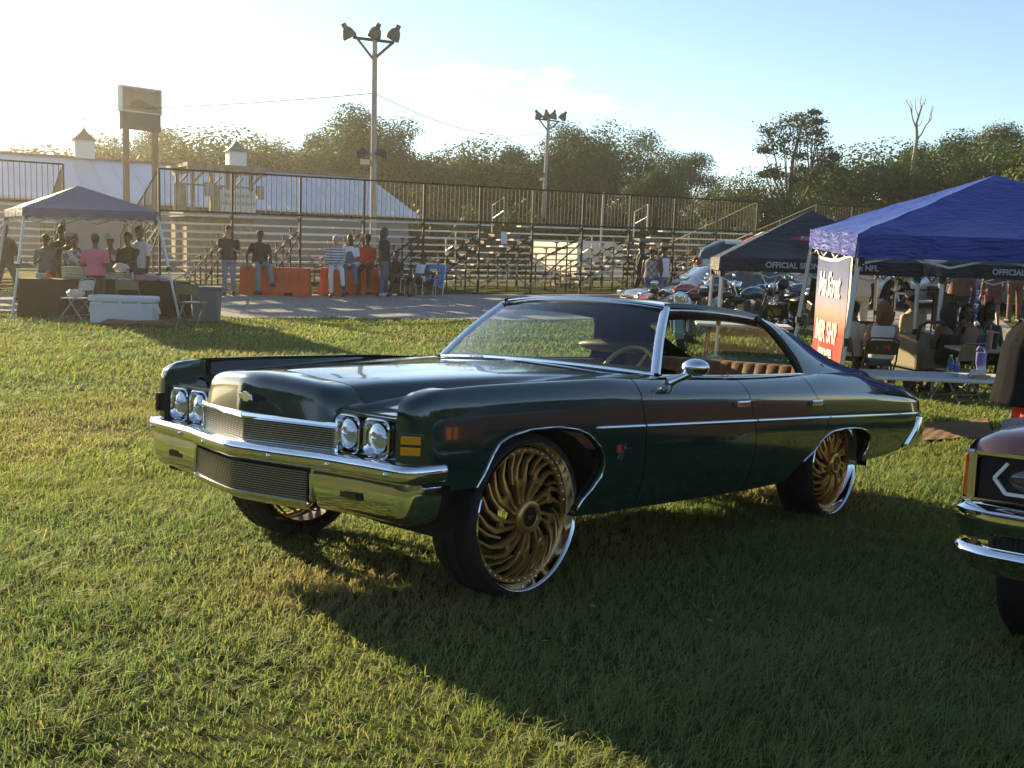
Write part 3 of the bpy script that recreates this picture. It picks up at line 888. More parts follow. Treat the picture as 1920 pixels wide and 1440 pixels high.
    for i in range(len(xs) - 1):
        for j in range(nv - 1):
            xm, tm = (xs[i] + xs[i + 1]) / 2, abs((ts[j] + ts[j + 1]) / 2)
            gl = 2.80 < xm < 3.70 and tm < (.86 - .10 * abs(xm - 3.25))
            (rg if gl else roof).f.append((i * nv + j, (i + 1) * nv + j, (i + 1) * nv + j + 1, i * nv + j + 1)); (rg if gl else roof).m.append(0)
    for q in (roof, rg): q.v = list(vs)
    def prune(q):
        used = sorted({i for f in q.f for i in f}); mp_ = {a: b for b, a in enumerate(used)}; q.v = [q.v[i] for i in used]; q.f = [tuple(mp_[i] for i in f) for f in q.f]; return q
    obj('roof', prune(roof), PAINT, car, smooth=35, recalc=True); obj('rear_window', prune(rg), glass('rear_glass', (.72, .84, .80)), car, smooth=60)
    # headliner under the roof
    mb = MB(); mb.grid([[(p[0], p[1] * .97, p[2] - .035) for p in r_] for r_, x in zip(Pr, xs) if x < 2.82]); obj('headliner', mb, BLACK, car, smooth=60)
    mb = MB()
    for s in (-1, 1):
        mb.grid([[(p[0], p[1] * .97, p[2] - .03) for p in (r_[:5] if s < 0 else r_[-5:])] for r_, x in zip(Pr, xs) if x > 2.7])
    obj('pillar_lining', mb, BLACK, car)
    for s in (-1, 1):
        # sail panel under the roof edge
        def gy(z): return float(np.interp(z, [.955, 1.0, 1.1, 1.2, 1.30, 1.34], [.845, .826, .775, .715, .655, .622]))
        L_ = [(2.43, 1.298), (2.50, 1.262), (2.55, 1.215), (2.60, 1.15), (2.645, 1.08), (2.675, 1.01), (2.69, .963)]
        rows = []
        lf = pc([p[1] for p in L_][::-1], [p[0] for p in L_][::-1])
        n = 14
        for k in range(n + 1):
            w = k / n; z0 = 1.298 + (.963 - 1.298) * w; x0 = float(lf(z0))
            row = []
            # right border follows the roof edge
            xr = 2.50 + (3.80 - 2.50) * w ** .9; zr_ = float(zE(xr)); yr = float(yE(xr))
            for j in range(13):
                q = j / 12; x = x0 + (xr - x0) * q; z = z0 + (zr_ - z0) * q
                y0 = gy(z0); y = y0 + (yr - y0) * q ** 1.6 + .012 * math.sin(math.pi * q) * w
                row.append((x, y * s, z))
            rows.append(row)
        mb = MB(); mb.grid(rows)
        lastr = rows[-1]
        mb.grid([lastr, [(p[0], s * (float(yt_f(p[0])) + .0), float(zt_f(p[0])) ) for p in lastr]])
        obj('sail_panel', mb, PAINT, car, smooth=35, recalc=True)
        # drip rail over the side opening and window-frame trim
        dr = [(x, s * (float(yE(x)) + .012), float(zE(x)) - .022) for x in np.linspace(1.43, 2.44, 24)]
        mb = MB(); mb.tube(dr, .0075, 6); obj('drip_rail', mb, CHROME, car, smooth=60)
        mb = MB(); mb.grid([[(p[0], p[1] - s * .0, p[2] + .016), (p[0], p[1] - s * .015, p[2] + .04)] for p in dr]); obj('roof_side', mb, PAINT, car)
        fr = [dr[-1]] + [(p[0] - .004, s * (gy(p[1]) + .006), p[1]) for p in L_]
        mb = MB(); mb.tube(fr, .008, 6); obj('window_trim', mb, CHROME, car, smooth=60)
        inn = [(p[0] - .02, p[1] - s * .02, p[2] - .012) for p in dr] + [(p[0] - .035, s * (gy(p[1]) - .012), p[1]) for p in L_]
        mb = MB(); mb.tube(inn, .022, 6); obj('window_seal', mb, SEAL, car, smooth=60)
        mb = MB(); mb.tube([(x, s * (float(yt_f(x)) - .004), float(zt_f(x)) + .004) for x in np.linspace(1.08, 2.68, 30)], .006, 6); obj('sill_trim', mb, CHROME, car, smooth=60)
        # door tops inside
        mb = MB(); mb.grid([[(x, s * (float(yt_f(x)) - .005), float(zt_f(x)) - .002), (x, s * (float(yt_f(x)) - .07), float(zt_f(x)) - .004), (x, s * (float(yt_f(x)) - .09), .46)] for x in np.linspace(1.1, 2.72, 20)]); obj('door_lining', mb, TAN, car, smooth=40)
    # trunk deck and tail
    rows = []
    for x in np.linspace(3.55, 4.46, 20):
        yb, zb = float(yt_f(x)), float(zt_f(x)); row = []
        for t in np.linspace(-1, 1, 21): row.append((x, yb * t, zb + .022 * (1 - abs(t) ** 3)))
        rows.append(row)
    rows.append([(4.50, p[1] * .97, p[2] - .05) for p in rows[-1]]); rows.append([(4.44, p[1], .55) for p in rows[-1]])
    mb = MB(); mb.grid(rows); obj('trunk', mb, PAINT, car, smooth=35, recalc=True)
    rp_ = [(.985, 4.12), (.99, 4.25), (.985, 4.36), (.955, 4.44), (.85, 4.50), (.5, 4.54), (0, 4.55)]
    rp_ = rp_ + [(-y, x) for y, x in rp_[-2::-1]]
    mb = MB(); rows = []
    for i, (y, x) in enumerate(rp_):
        w = min(1, max(0, (x - 4.10) / .28)); z1 = .43 + .22 * w; z0 = .405 + .03 * w
        rows.append([(x - .03, y * .985, z1 + .004), (x, y, z1), (x + .02 * w, y * (1 + .006), (z1 * .6 + z0 * .4)), (x + .006, y * 1.004, z0 + .02), (x - .01, y * .99, z0), (x - .05, y * .96, z0 - .01)])
    mb.grid(rows); obj('rear_bumper', mb, CHROME, car, smooth=40, recalc=True)
    # side badge: crossed flags and 400
    bx, bz_, by = .545, .640, -float(side_y(.56, .63)) - .004
    MF = lambda x, z: Matrix(((1, 0, 0, x), (0, 0, -1, by), (0, 1, 0, z), (0, 0, 0, 1)))
    q = MB(); q.prism([(-.045, 0), (-.012, .004), (-.014, .038), (-.047, .034)], .004, MF(bx, bz_ - .01)); obj('badge_flag', q, mat('badge_red', (.5, .03, .015), .4), car)
    q = MB()
    for i in range(3):
        for j in range(2): q.box((bx + .003 + i * .012, by - .002, bz_ + .012 + j * .012), (.010, .004, .010))
    q.bar((bx - .01, by - .002, bz_ - .045), (bx + .02, by - .002, bz_ + .02), .006, .004); obj('badge_emblem', q, CHROME, car)
    text_mesh('badge_number', '400', .034, CHROME, MF(bx + .045, bz_ - .006), car, shear=.25)
    # script on the sail panel
    y_s = -.80
    text_mesh('sail_script', 'C', .05, BLACK, Matrix(((1, 0, 0, 3.02), (0, .25, -.97, y_s - .005), (0, .97, .25, 1.02), (0, 0, 0, 1))), car, shear=.4)
    # mirror
    mb = MB(); mb.tube([(1.02, -.93, .945), (1.05, -.965, .965), (1.09, -1.01, .995)], [.030, .019, .022], 10); me_ = obj('mirror_stalk', mb, CHROME, car, smooth=60)
    mb = MB(); Mm = Matrix.Translation((1.10, -1.035, 1.030)) @ Matrix.Rotation(R(8), 4, 'Z')
    mb.ell((0, 0, 0), (.066, .075, .045), 18, 10, Mm); obj('side_mirror', mb, CHROME, car, smooth=60)
    mb = MB(); mb.tube([(1.72, -.86, .965), (1.715, -.865, .995)], .006, 8); obj('window_latch', mb, CHROME, car)
    # ---- cabin
    mb = MB(); rows = []
    for y in np.linspace(-.76, .76, 15):
        rows.append([(1.06, y, .985), (1.22, y, 1.005), (1.34, y, .99), (1.38, y, .93), (1.36, y, .7), (1.2, y, .6)])
    mb.grid(rows); obj('dashboard', mb, BLACK, car, smooth=40)
    mb = MB(); MW = Matrix.Translation((1.42, -.38, .935)) @ Matrix.Rotation(R(-62), 4, 'Y')
    ring = [(.185 * math.cos(2 * math.pi * i / 36), .185 * math.sin(2 * math.pi * i / 36), 0) for i in range(36)]
    mb.tube([MW @ Vector(p) for p in ring], .014, 8, closed=True)
    for a in (90, 210, 330): mb.tube([MW @ Vector((0, 0, -.03)), MW @ Vector((.18 * math.cos(R(a)), .18 * math.sin(R(a)), 0))], .010, 6)
    sw = obj('steering_wheel', mb, mat('gold_wheel', (.5, .33, .13), .4, .5), car, smooth=60)
    mb = MB(); mb.tube([MW @ Vector((0, 0, -.02)), MW @ Vector((0, 0, -.4))], .03, 10); obj('steering_column', mb, BLACK, car, smooth=60)
    for x0, zt, nm in ((1.80, .95, 'front_seat'), (2.92, 1.0, 'rear_seat')):
        sb = MB(); n = 16
        for k in range(n):
            y = -.72 + 1.44 * (k + .5) / n; w = 1.44 / n
            prof = [(x0 + .10, zt - .02), (x0 + .05, zt + .004), (x0 + .0, zt - .01), (x0 - .03, zt - .10), (x0 - .07, zt - .42)]
            rows = []
            for t, o_ in ((-.5, .006), (-.38, .001), (0, 0), (.38, .001), (.5, .006)):
                rows.append([(x + o_, y + w * t, z - o_ * .3) for x, z in prof])
            sb.grid(rows)
        sb.box((x0 + .09, 0, zt - .30), (.06, 1.46, .55)); st = obj(nm, sb, TAN, car, smooth=60)
        cu = MB(); cu.box((x0 - .30, 0, zt - .50), (.56, 1.46, .16)); obj('cushion', cu, TAN, st, bevel=.05)
    for s in (-1,):
        hb = MB(); hb.ell((1.88, s * .0 + .05, 1.085), (.05, .30, .045), 18, 8); obj('seat_bolster', hb, mat('brown_vinyl', (.10, .062, .038), .45), car, smooth=60)
    mb = MB(); mb.box((3.30, 0, .96), (.62, 1.40, .03)); obj('parcel_shelf', mb, TAN, car)
    # ---- wheels
    def wheel(name, x, y, steer, s):
        w = bpy.data.objects.new(name, None); COL.objects.link(w); w.parent = car
        w.matrix_local = Matrix.Translation((x, y, .369)) @ Matrix.Rotation(steer, 4, 'Z') @ Matrix.Rotation(R(90) * (1 if s < 0 else -1), 4, 'X')
        # local +Z points outwards
        t = MB(); wd = .255
        prof = [(.322, -wd + .01), (.345, -wd), (.360, -wd + .012), (.368, -wd + .035), (.3695, -wd * .5), (.368, -.035), (.360, -.010), (.345, .004), (.332, .002), (.325, -.012)]
        t.lathe(prof, 72); obj('tyre', t, RUBBER, w, smooth=40, recalc=True)
        tr = MB()
        for gi in range(60):
            a = 2 * math.pi * gi / 60
            for side in (-1, 1):
                pts = []
                for q in range(5):
                    zz = -wd * .5 + side * (.02 + q * .021); aa = a + side * .0 + .045 * q
                    pts.append((.3692 * math.cos(aa), .3692 * math.sin(aa), zz))
                tr.tube(pts, .0030, 3, cap=False)
        for zz in (-wd * .34, -wd * .66): tr.tube([(.370 * math.cos(2 * math.pi * i / 60), .370 * math.sin(2 * math.pi * i / 60), zz) for i in range(60)], .0035, 4, closed=True)
        obj('tread', tr, DARK, w)
        l = MB(); l.lathe([(.320, -.022), (.325, -.006), (.330, .0), (.332, .005), (.329, .010), (.324, .006), (.320, -.008), (.316, -.024), (.310, -.038), (.304, -.050)], 72); obj('rim_lip', l, CHROME, w, smooth=50, recalc=True)
        b = MB(); b.lathe([(.302, -.055), (.296, -.10), (.285, -.24), (.30, -.25)], 60); b.lathe([(.09, -.20), (.16, -.19), (.17, -.22)], 30); obj('rim_barrel', b, mat('dark_barrel', (.012, .010, .008), .5, .3), w, smooth=50)
        rg_ = MB(); rg_.lathe([(.303, -.045), (.301, -.038), (.280, -.040), (.277, -.046), (.279, -.06)], 60); obj('rim_ring', rg_, GOLD, w, smooth=40, recalc=True)
        rv = MB()
        for i in range(44):
            a = 2 * math.pi * i / 44; rv.ell((.291 * math.cos(a), .291 * math.sin(a), -.038), (.0042, .0042, .004), 6, 4)
        obj('rivet', rv, CHROME, w)['kind'] = 'stuff'
        # twisted flame spokes
        def pol(r, a): return (r * math.cos(a), -r * math.sin(a))
        def ribbon(mbx, pts, ws, z0s, th):
            rows = []
            for i, (r_, a) in enumerate(pts):
                r0, a0 = pts[max(0, i - 1)]; r1, a1 = pts[min(len(pts) - 1, i + 1)]
                p = Vector(pol(r_, a)); d = (Vector(pol(r1, a1)) - Vector(pol(r0, a0))).normalized(); nrm = Vector((-d.y, d.x))
                w_, z0 = ws[i], z0s[i]
                A, B_ = p - nrm * w_, p + nrm * w_; A2, B2 = p - nrm * w_ * .7, p + nrm * w_ * .7
                rows.append([(A.x, A.y, z0 - th), (A.x, A.y, z0 - .006), (A2.x, A2.y, z0), (B2.x, B2.y, z0), (B_.x, B_.y, z0 - .006), (B_.x, B_.y, z0 - th)])
            mbx.grid(rows)
            mbx.add(rows[0], [(0, 1, 2, 3, 4, 5)]); mbx.add(rows[-1], [(5, 4, 3, 2, 1, 0)])
        sp = MB(); tw = .55
        Z = lambda r_: -.012 - .30 * max(0, r_ - .07) * .45 + .02 * math.sin(min(1, (r_ - .07) / .2) * math.pi)
        def rib(mbx, rs, a_off, ws, th):
            ribbon(mbx, [(r_, a_off + tw * (r_ - .07) / .22) for r_ in rs], ws, [Z(r_) - .0 for r_ in rs], th)
        rs1 = [.062, .10, .14, .175]
        stem = lambda off, mbx: rib(mbx, rs1, off, [.009, .008, .009, .012], .028)
        stem(-.13, sp); stem(.13, sp)
        # plate that joins the two stems round an oval gap, then two flame tips and a free blade from the rim
        ribbon(sp, [(.152, tw * .36 - .16), (.166, tw * .42), (.152, tw * .36 + .16)], [.011, .014, .011], [Z(.15)] * 3, .026)
        ribbon(sp, [(.160, tw * .41 - .13), (.195, tw * .52 - .17), (.235, tw * .74 - .13), (.288, tw * 1.02 - .05)], [.0125, .012, .0085, .004], [Z(.16), Z(.195), Z(.235), -.040], .024)
        ribbon(sp, [(.160, tw * .41 + .13), (.195, tw * .58 + .10), (.24, tw * .82 + .11), (.288, tw * 1.08 + .19)], [.0125, .012, .0085, .004], [Z(.16), Z(.195), Z(.24), -.040], .024)
        ribbon(sp, [(.182, tw * .50 + .345), (.235, tw * .80 + .36), (.288, tw * 1.06 + .42)], [.005, .007, .005], [Z(.182), Z(.235), -.040], .020)
        s0 = obj('spoke', sp, GOLD, w, smooth=30, recalc=True)
        for k in range(1, 9):
            c = s0.copy(); COL.objects.link(c); c.parent = w; c.matrix_local = Matrix.Rotation(2 * math.pi * k / 9, 4, 'Z')
        hb = MB(); hb.lathe([(.074, -.05), (.078, -.01), (.076, .004), (.070, .012), (.060, .016), (.048, .014), (.044, .006)], 36); obj('hub_cap', hb, GOLD, w, smooth=40, recalc=True)
        hc = MB(); hc.lathe([(.044, .006), (.040, .010), (.0001, .012)], 30); obj('hub_centre', hc, mat('hub_black', (.01, .01, .01), .3), w, smooth=40)
        text_mesh('hub_letter', 'R', .04, GOLD, Matrix.Translation((0, 0, .013)) @ Matrix.Rotation(R(70), 4, 'Z'), w, ext=.001)
        br = MB(); br.lathe([(.06, -.13), (.17, -.13), (.17, -.15), (.06, -.15)], 40); obj('brake_disc', br, mat('dark_disc', (.05, .05, .05), .4, .8), w, smooth=30)
        return w
    wheel('front_wheel', 0, -.915, 0, -1); wheel('front_wheel', .0, .915, 0, 1)
    wheel('rear_wheel', 3.086, -.905, 0, -1); wheel('rear_wheel', 3.086, .905, 0, 1)
    mb = MB(); mb.tube([(3.086, -.7, .37), (3.086, .7, .37)], .05, 10); mb.ell((3.086, 0, .37), (.16, .16, .14), 14, 8); mb.tube([(0, -.66, .36), (0, .66, .36)], .04, 8); obj('axle', mb, DARK, car)
    mb = MB(); mb.tube([(2.0, -.5, .33), (2.9, -.55, .36), (3.5, -.5, .45), (4.3, -.5, .42)], .03, 8); obj('exhaust_pipe', mb, DARK, car)
    return car


build_hero()

# ------------------------------------------------------------------ trees along the horizon
LEAF = leaf_shader('leaf', 0.22, 0.65, val=1.2)
BARK = mat('bark', (0.085, 0.065, 0.045), 0.9, var=0.35, vscale=4)


def tree_meshes(seed, h, w, base, clusters=62, leaves=660, size=0.235, c1=(0.0312, 0.0728, 0.013), c2=(0.0676, 0.1066, 0.0182), top=0.5, sparse=0.0, flat=0.8):
    r = np.random.default_rng(seed); tr = MB()
    lean = r.normal(0, .03, 2)
    hub = Vector((lean[0] * h, lean[1] * h, h * .55))
    tr.tube([(0, 0, -.5), (lean[0] * h * .3, lean[1] * h * .3, h * .25), hub], [.030 * h * .5, .024 * h * .5, .016 * h * .5], 8)
    C = []
    while len(C) < clusters:
        p = r.uniform(-1, 1, 3); q = math.sqrt(p[0] ** 2 + p[1] ** 2 + p[2] ** 2)
        if q > 1 or q < .35 * r.random(): continue
        z = base + (h - base) * (p[2] * .5 + .5)
        wz = math.sin(math.pi * min(1, max(.06, ((z - base) / (h - base)) ** (.5 + top * .6)))) ** .6
        C.append((p[0] * w * .5 * wz, p[1] * w * .5 * wz, z, r.uniform(.7, 1.2) * w * .15))
    for (x, y, z, rr) in C:
        a = hub if z > h * .55 else Vector((lean[0] * h * .4, lean[1] * h * .4, h * .32))
        b = Vector((x, y, z)); m = a.lerp(b, .5) + Vector((r.normal(0, .2), r.normal(0, .2), -.05 * (b - a).length))
        tr.tube([a, m, b], [.010 * h * .5, .007 * h * .5, .003 * h * .5], 5, cap=False)
    V, T = [], []
    for (x, y, z, rr) in C:
        n = int(leaves * r.uniform(.6, 1.3) * (1 - sparse))
        d = r.normal(0, 1, (n, 3)); d /= np.linalg.norm(d, axis=1)[:, None]
        p = np.array([x, y, z]) + d * (rr * r.random((n, 1)) ** .3) * np.array([1.15, 1.15, flat]) + r.normal(0, .05, (n, 3))
        nr = d + r.normal(0, .42, (n, 3)) + np.array([0, 0, .25]); nr /= np.linalg.norm(nr, axis=1)[:, None]; u = np.cross(nr, r.normal(0, 1, (n, 3))); u /= np.linalg.norm(u, axis=1)[:, None]; v = np.cross(nr, u)
        s = size * r.uniform(.5, 1.15, (n, 1)); u = u * s * .5; v = v * s * .36
        V.append(np.stack([p - u, p + v, p + u, p - v], 1).reshape(-1, 3))
        k = r.random(); c = (np.array(c1) * (1 - k) + np.array(c2) * k) * r.uniform(.75, 1.25, (n, 1))
        T.append(np.repeat(c, 4, axis=0))
    V, T = np.concatenate(V), np.concatenate(T); n = len(V) // 4
    me = fast_mesh('crown', V, np.arange(4 * n), np.arange(n) * 4, np.full(n, 4), T); me.materials.append(LEAF)
    tm = bpy.data.meshes.new('trunk'); tm.from_pydata(tr.v, [], tr.f); tm.materials.append(BARK); tm.shade_smooth()
    return tm, me


TREES = {
    'oak': tree_meshes(1, 12, 12, 2.2),
    'ash': tree_meshes(2, 14, 10, 2.5, 64, 660, .235, top=.3),
    'round': tree_meshes(3, 10, 11, 1.6, 60, 660, .235, (0.0598, 0.0962, 0.0156), (0.1092, 0.1274, 0.0234)),
    'open': tree_meshes(4, 13, 10, 3, 54, 560, .21, (0.0416, 0.0702, 0.0156), (0.078, 0.1014, 0.0234), sparse=.25),
    'dark': tree_meshes(5, 12, 11, 1.2, 62, 660, .235, (0.0234, 0.0572, 0.013), (0.0468, 0.0832, 0.0156)),
    'bush': tree_meshes(6, 6.5, 9, .3, 54, 680, .22, (0.0312, 0.0624, 0.013), (0.065, 0.1014, 0.0182)),
    'wiry': tree_meshes(7, 12, 9, 3, 50, 440, .19, (0.0416, 0.0702, 0.0156), (0.0806, 0.104, 0.0234), sparse=.2),
}
tree_list = [  # kind, pixel column, pixel row of the top, distance, width factor, label
    ('round', -60, 240, 82, 1.1, 'leafy tree at the left edge behind the barn ridge'),
    ('bush', 60, 262, 84, 1.5, 'low broad tree left of the first roof cupola'),
    ('oak', 215, 236, 84, 1.0, 'golden green tree right behind the tall two post sign'),
    ('open', 300, 232, 92, .8, 'thin grey green tree between the sign and the round golden trees'),
    ('round', 420, 224, 80, 1.25, 'round golden green tree behind the second roof cupola'),
    ('oak', 505, 248, 86, 1.0, 'dense tree just left of the tallest tree clump near the light pole'),
    ('ash', 600, 236, 80, .85, 'tree rising left of the tall light pole above the barn end'),
    ('ash', 668, 188, 78, .95, 'tallest dense tree, directly behind the tall light pole'),
    ('wiry', 762, 214, 78, .85, 'half bare tree right of the tall light pole, twigs showing'),
    ('bush', 815, 292, 90, 1.0, 'small gap filling tree right of the half bare tree'),
    ('round', 885, 246, 82, 1.0, 'airy pale round tree midway between the two light poles'),
    ('dark', 965, 268, 84, .8, 'dark tree left of the smaller light pole'),
    ('ash', 1065, 222, 80, .85, 'tall tree just right of the smaller light pole'),
    ('oak', 1135, 222, 80, .9, 'bushy tree with upright lobes right of the smaller light pole'),
    ('wiry', 1205, 236, 84, .8, 'thin twiggy tree beside the upright lobed tree'),
    ('open', 1298, 280, 86, .8, 'open twiggy tree above the right half of the main bleachers'),
    ('dark', 1235, 312, 70, .8, 'dark green tree low behind the main bleachers'),
    ('round', 1412, 312, 66, .8, 'sunlit yellow green bush tree behind the bleacher end rail'),
    ('dark', 1540, 296, 72, .85, 'dark tree below and right of the tall lacy tree'),
    ('round', 1655, 252, 66, .95, 'yellow green tree under the bare dead tree'),
    ('dark', 1725, 262, 70, .8, 'dark crowned tree at the foot of the bare dead tree'),
    ('ash', 1800, 238, 68, .9, 'green tree above the peak of the big blue canopy'),
    ('open', 1880, 226, 66, .9, 'loose branched tree near the right edge behind the blue canopy'),
    ('round', 1965, 205, 58, .9, 'yellow leaved tree cut by the right edge'),
]
for kind, u, v, d, wf, lab in tree_list:
    tm, cm = TREES[kind]
    p = at(u, v, d); z0 = gz(p.x, d); hgt = max(q.co.z for q in cm.vertices)
    s = (p.z - z0) / hgt
    t = thing('tree', lab, 'tree', (p.x, d, z0), rnd.uniform(0, 6.28), 'trees along the horizon')
    t.scale = (s * wf * 1.25, s * wf * 1.25, s)
    for nm, me in (('trunk', tm), ('crown', cm)):
        o = bpy.data.objects.new(nm, me); COL.objects.link(o); o.parent = t

# the tall lacy tree and the dead tree
p = at(1498, 206, 66); z0 = gz(p.x, 66); H = p.z - z0
t = thing('lacy_tree', 'tall lacy dark tree with forked trunk standing clear of the treeline', 'tree', (p.x, 66, z0))
r = np.random.default_rng(21); tb = MB(); K = 66 / F_PX
tb.tube([(-.3, 0, 0), (-.3, 0, H * .45), (-.15, .1, H * .72), (.35, 0, H * .95)], [.20, .15, .10, .03], 7)
tb.tube([(-.1, 0, H * .12), (.6, .2, H * .45), (1.5, 0, H * .68), (2.1, .2, H * .74)], [.15, .11, .07, .03], 7)
V, T = [], []
for (cx, cy, rr) in [(10, 12, 14), (-5, 25, 20), (-30, 30, 20), (-48, 38, 13), (22, 28, 18), (38, 40, 12), (-20, 50, 20), (8, 48, 20), (-42, 62, 16), (-55, 72, 10), (28, 58, 16), (56, 70, 15), (46, 84, 14), (70, 82, 9), (60, 98, 13), (78, 106, 8), (85, 108, 5), (-15, 74, 15), (12, 82, 12), (20, 104, 12), (46, 112, 10), (-48, 112, 13), (-28, 118, 12), (-55, 118, 7), (0, 124, 12), (28, 126, 10), (34, 20, 9), (24, 6, 7)]:
    c = np.array([cx * K, r.uniform(-.8, .8), H - cy * K]); n = 240
    d_ = r.normal(0, .62, (n, 3)) * rr * K * np.array([1.3, 1.15, .6]); q = c + d_
    u_ = r.normal(0, 1, (n, 3)); u_ /= np.linalg.norm(u_, axis=1)[:, None]; v_ = np.cross(u_, r.normal(0, 1, (n, 3))); v_ /= np.linalg.norm(v_, axis=1)[:, None]
    V.append(np.stack([q - u_ * .09, q + v_ * .055, q + u_ * .09, q - v_ * .055], 1).reshape(-1, 3)); T.append(np.repeat(np.array([[.026, .052, .014]]) * r.uniform(.7, 1.3, (n, 1)), 4, axis=0))
    s0 = Vector((-.25, 0, H * .4)) if cx < 15 else Vector((1.0, .1, H * .58)); e_ = Vector(c)
    tb.tube([s0, s0.lerp(e_, .55) + Vector((0, 0, -.15)), e_], [.06, .04, .015], 5, cap=False)
V, T = np.concatenate(V), np.concatenate(T); n = len(V) // 4
me = fast_mesh('crown', V, np.arange(4 * n), np.arange(n) * 4, np.full(n, 4), T); me.materials.append(LEAF)
o = bpy.data.objects.new('crown', me); COL.objects.link(o); o.parent = t
obj('trunk', tb, BARK, t, smooth=60)

p = at(1716, 262, 64); z0 = gz(p.x, 64)
t = thing('dead_tree', 'bare dead tree with pale forked limbs rising above the treeline', 'tree', (p.x, 64, z0))
tb = MB(); K = 64 / F_PX; H = p.z - z0
def dl(pts, r0, r1): tb.tube([(a * K, rnd.uniform(-.1, .1), H - b * K) for a, b in pts], list(np.linspace(r0, r1, len(pts))), 6)
dl([(0, 140), (0, 40), (2, 0), (0, -30), (6, -60)], .16, .05); dl([(0, -18), (-8, -36), (-14, -56), (-24, -72)], .055, .015); dl([(-11, -48), (-12, -60), (-16, -70)], .03, .012)
dl([(6, -55), (3, -68), (5, -80)], .04, .012); dl([(6, -58), (12, -66), (13, -78)], .04, .012); dl([(2, -40), (-4, -54), (-6, -74)], .035, .01)
dl([(2, 0), (12, -12), (18, -26), (26, -38), (26, -50), (28, -60)], .06, .012); dl([(21, -31), (24, -46), (26, -62)], .03, .01); dl([(3, -24), (8, -30), (9, -42)], .03, .01); dl([(6, -57), (9, -62), (8, -72)], .02, .01)
obj('trunk', tb, mat('dead_wood', (.26, .23, .19), .85), t, smooth=60)

# undergrowth: one dark mass of brush that closes the view under the crowns
r = np.random.default_rng(31); V, T = [], []
for k in range(230):
    u = -150 + 2300 * k / 229 + r.uniform(-12, 12); d = r.uniform(60, 76) if u > 700 else r.uniform(74, 84)
    p = at(u, 440, d); z0 = gz(p.x, d); hh = (r.uniform(2.6, 4.6) if u > 760 else r.uniform(2.2, 4.2))
    n = 330; q = np.array([p.x, d, z0]) + r.uniform(-1, 1, (n, 3)) * np.array([1.5, 1.2, 0]); q[:, 2] += hh * r.random(n) ** .7 * (1 - .25 * np.abs(q[:, 0] - p.x))
    u_ = r.normal(0, 1, (n, 3)); u_ /= np.linalg.norm(u_, axis=1)[:, None]; v_ = np.cross(u_, r.normal(0, 1, (n, 3))); v_ /= np.linalg.norm(v_, axis=1)[:, None]
    s = r.uniform(.10, .24, (n, 1)); V.append(np.stack([q - u_ * s, q + v_ * s * .7, q + u_ * s, q - v_ * s * .7], 1).reshape(-1, 3))
    kk = r.random(); T.append(np.repeat((np.array([.018, .042, .010]) * (1 - kk) + np.array([.046, .076, .014]) * kk) * r.uniform(.7, 1.3, (n, 1)), 4, axis=0))
V, T = np.concatenate(V), np.concatenate(T); n = len(V) // 4
me = fast_mesh('undergrowth', V, np.arange(4 * n), np.arange(n) * 4, np.full(n, 4), T); me.materials.append(LEAF)
o = bpy.data.objects.new('undergrowth', me); COL.objects.link(o); o['kind'] = 'stuff'; o['label'] = 'dark brush filling the ground under the trees'; o['category'] = 'brush'

# ------------------------------------------------------------------ the barn
ROOFM = mat('pale_metal_roof', (0.46, 0.50, 0.56), 0.45, 0.25, var=.06, vscale=.6)
RA, RB = at(-420, 262, 47), at(692, 334, 60)
RA.z = RB.z = (at(0, 288, 52).z + RB.z) / 2
ax = (RB - RA); Lr = Vector((ax.x, ax.y, 0)).length; ang = math.atan2(ax.y, ax.x)
b = thing('barn', 'long barn with pale blue grey metal roof and two cupolas', 'building', (RB.x, RB.y, .4), ang)
rz_ = RB.z - .4; ez = at(785, 405, 53.5).z - .4
for s, nm in ((-1, 'roof'), (1, 'roof')):
    m_ = MB(); m_.grid([[(x, 0, rz_), (x, s * 7.6, ez)] for x in (-Lr, 0)]); m_.grid([[(x, 0, rz_ - .12), (x, s * 7.6, ez - .12)] for x in (-Lr, 0)])
    m_.add([(0, 0, rz_), (0, s * 7.6, ez), (0, s * 7.6, ez - .12), (0, 0, rz_ - .12)], [(0, 1, 2, 3)]); m_.add([(-Lr, s * 7.6, ez), (0, s * 7.6, ez), (0, s * 7.6, ez - .12), (-Lr, s * 7.6, ez - .12)], [(0, 1, 2, 3)])
    ro = obj(nm, m_, ROOFM, b)
    sb = MB()
    for k in range(int(Lr / .9)): sb.bar((-k * .9 - .4, s * .02, rz_ + .012), (-k * .9 - .4, s * 7.58, ez + .012), .035, .03)
    q = obj('roof_seam', sb, ROOFM, ro); q['kind'] = 'stuff'
m_ = MB(); m_.box((-Lr / 2, 0, rz_ + .03), (Lr, .5, .07)); obj('ridge_cap', m_, mat('rust_red_ridge', (.20, .09, .06), .6), b)
BW = mat('white_barn_siding', (.62, .61, .58), .7)
m_ = MB(); m_.grid([[(x, -6.9, z) for z in (-.5, ez - .05)] for x in (-Lr, -.3)]); m_.grid([[(x, 6.9, z) for z in (-.5, ez - .05)] for x in (-Lr, -.3)])
m_.add([(-.3, -6.9, -.5), (-.3, 6.9, -.5), (-.3, 6.9, ez + .2), (-.3, 0, rz_ - .15), (-.3, -6.9, ez + .2)], [(0, 1, 2, 3, 4)]); obj('wall', m_, mat('grey_barn_wall', (.22, .215, .21), .8), b)
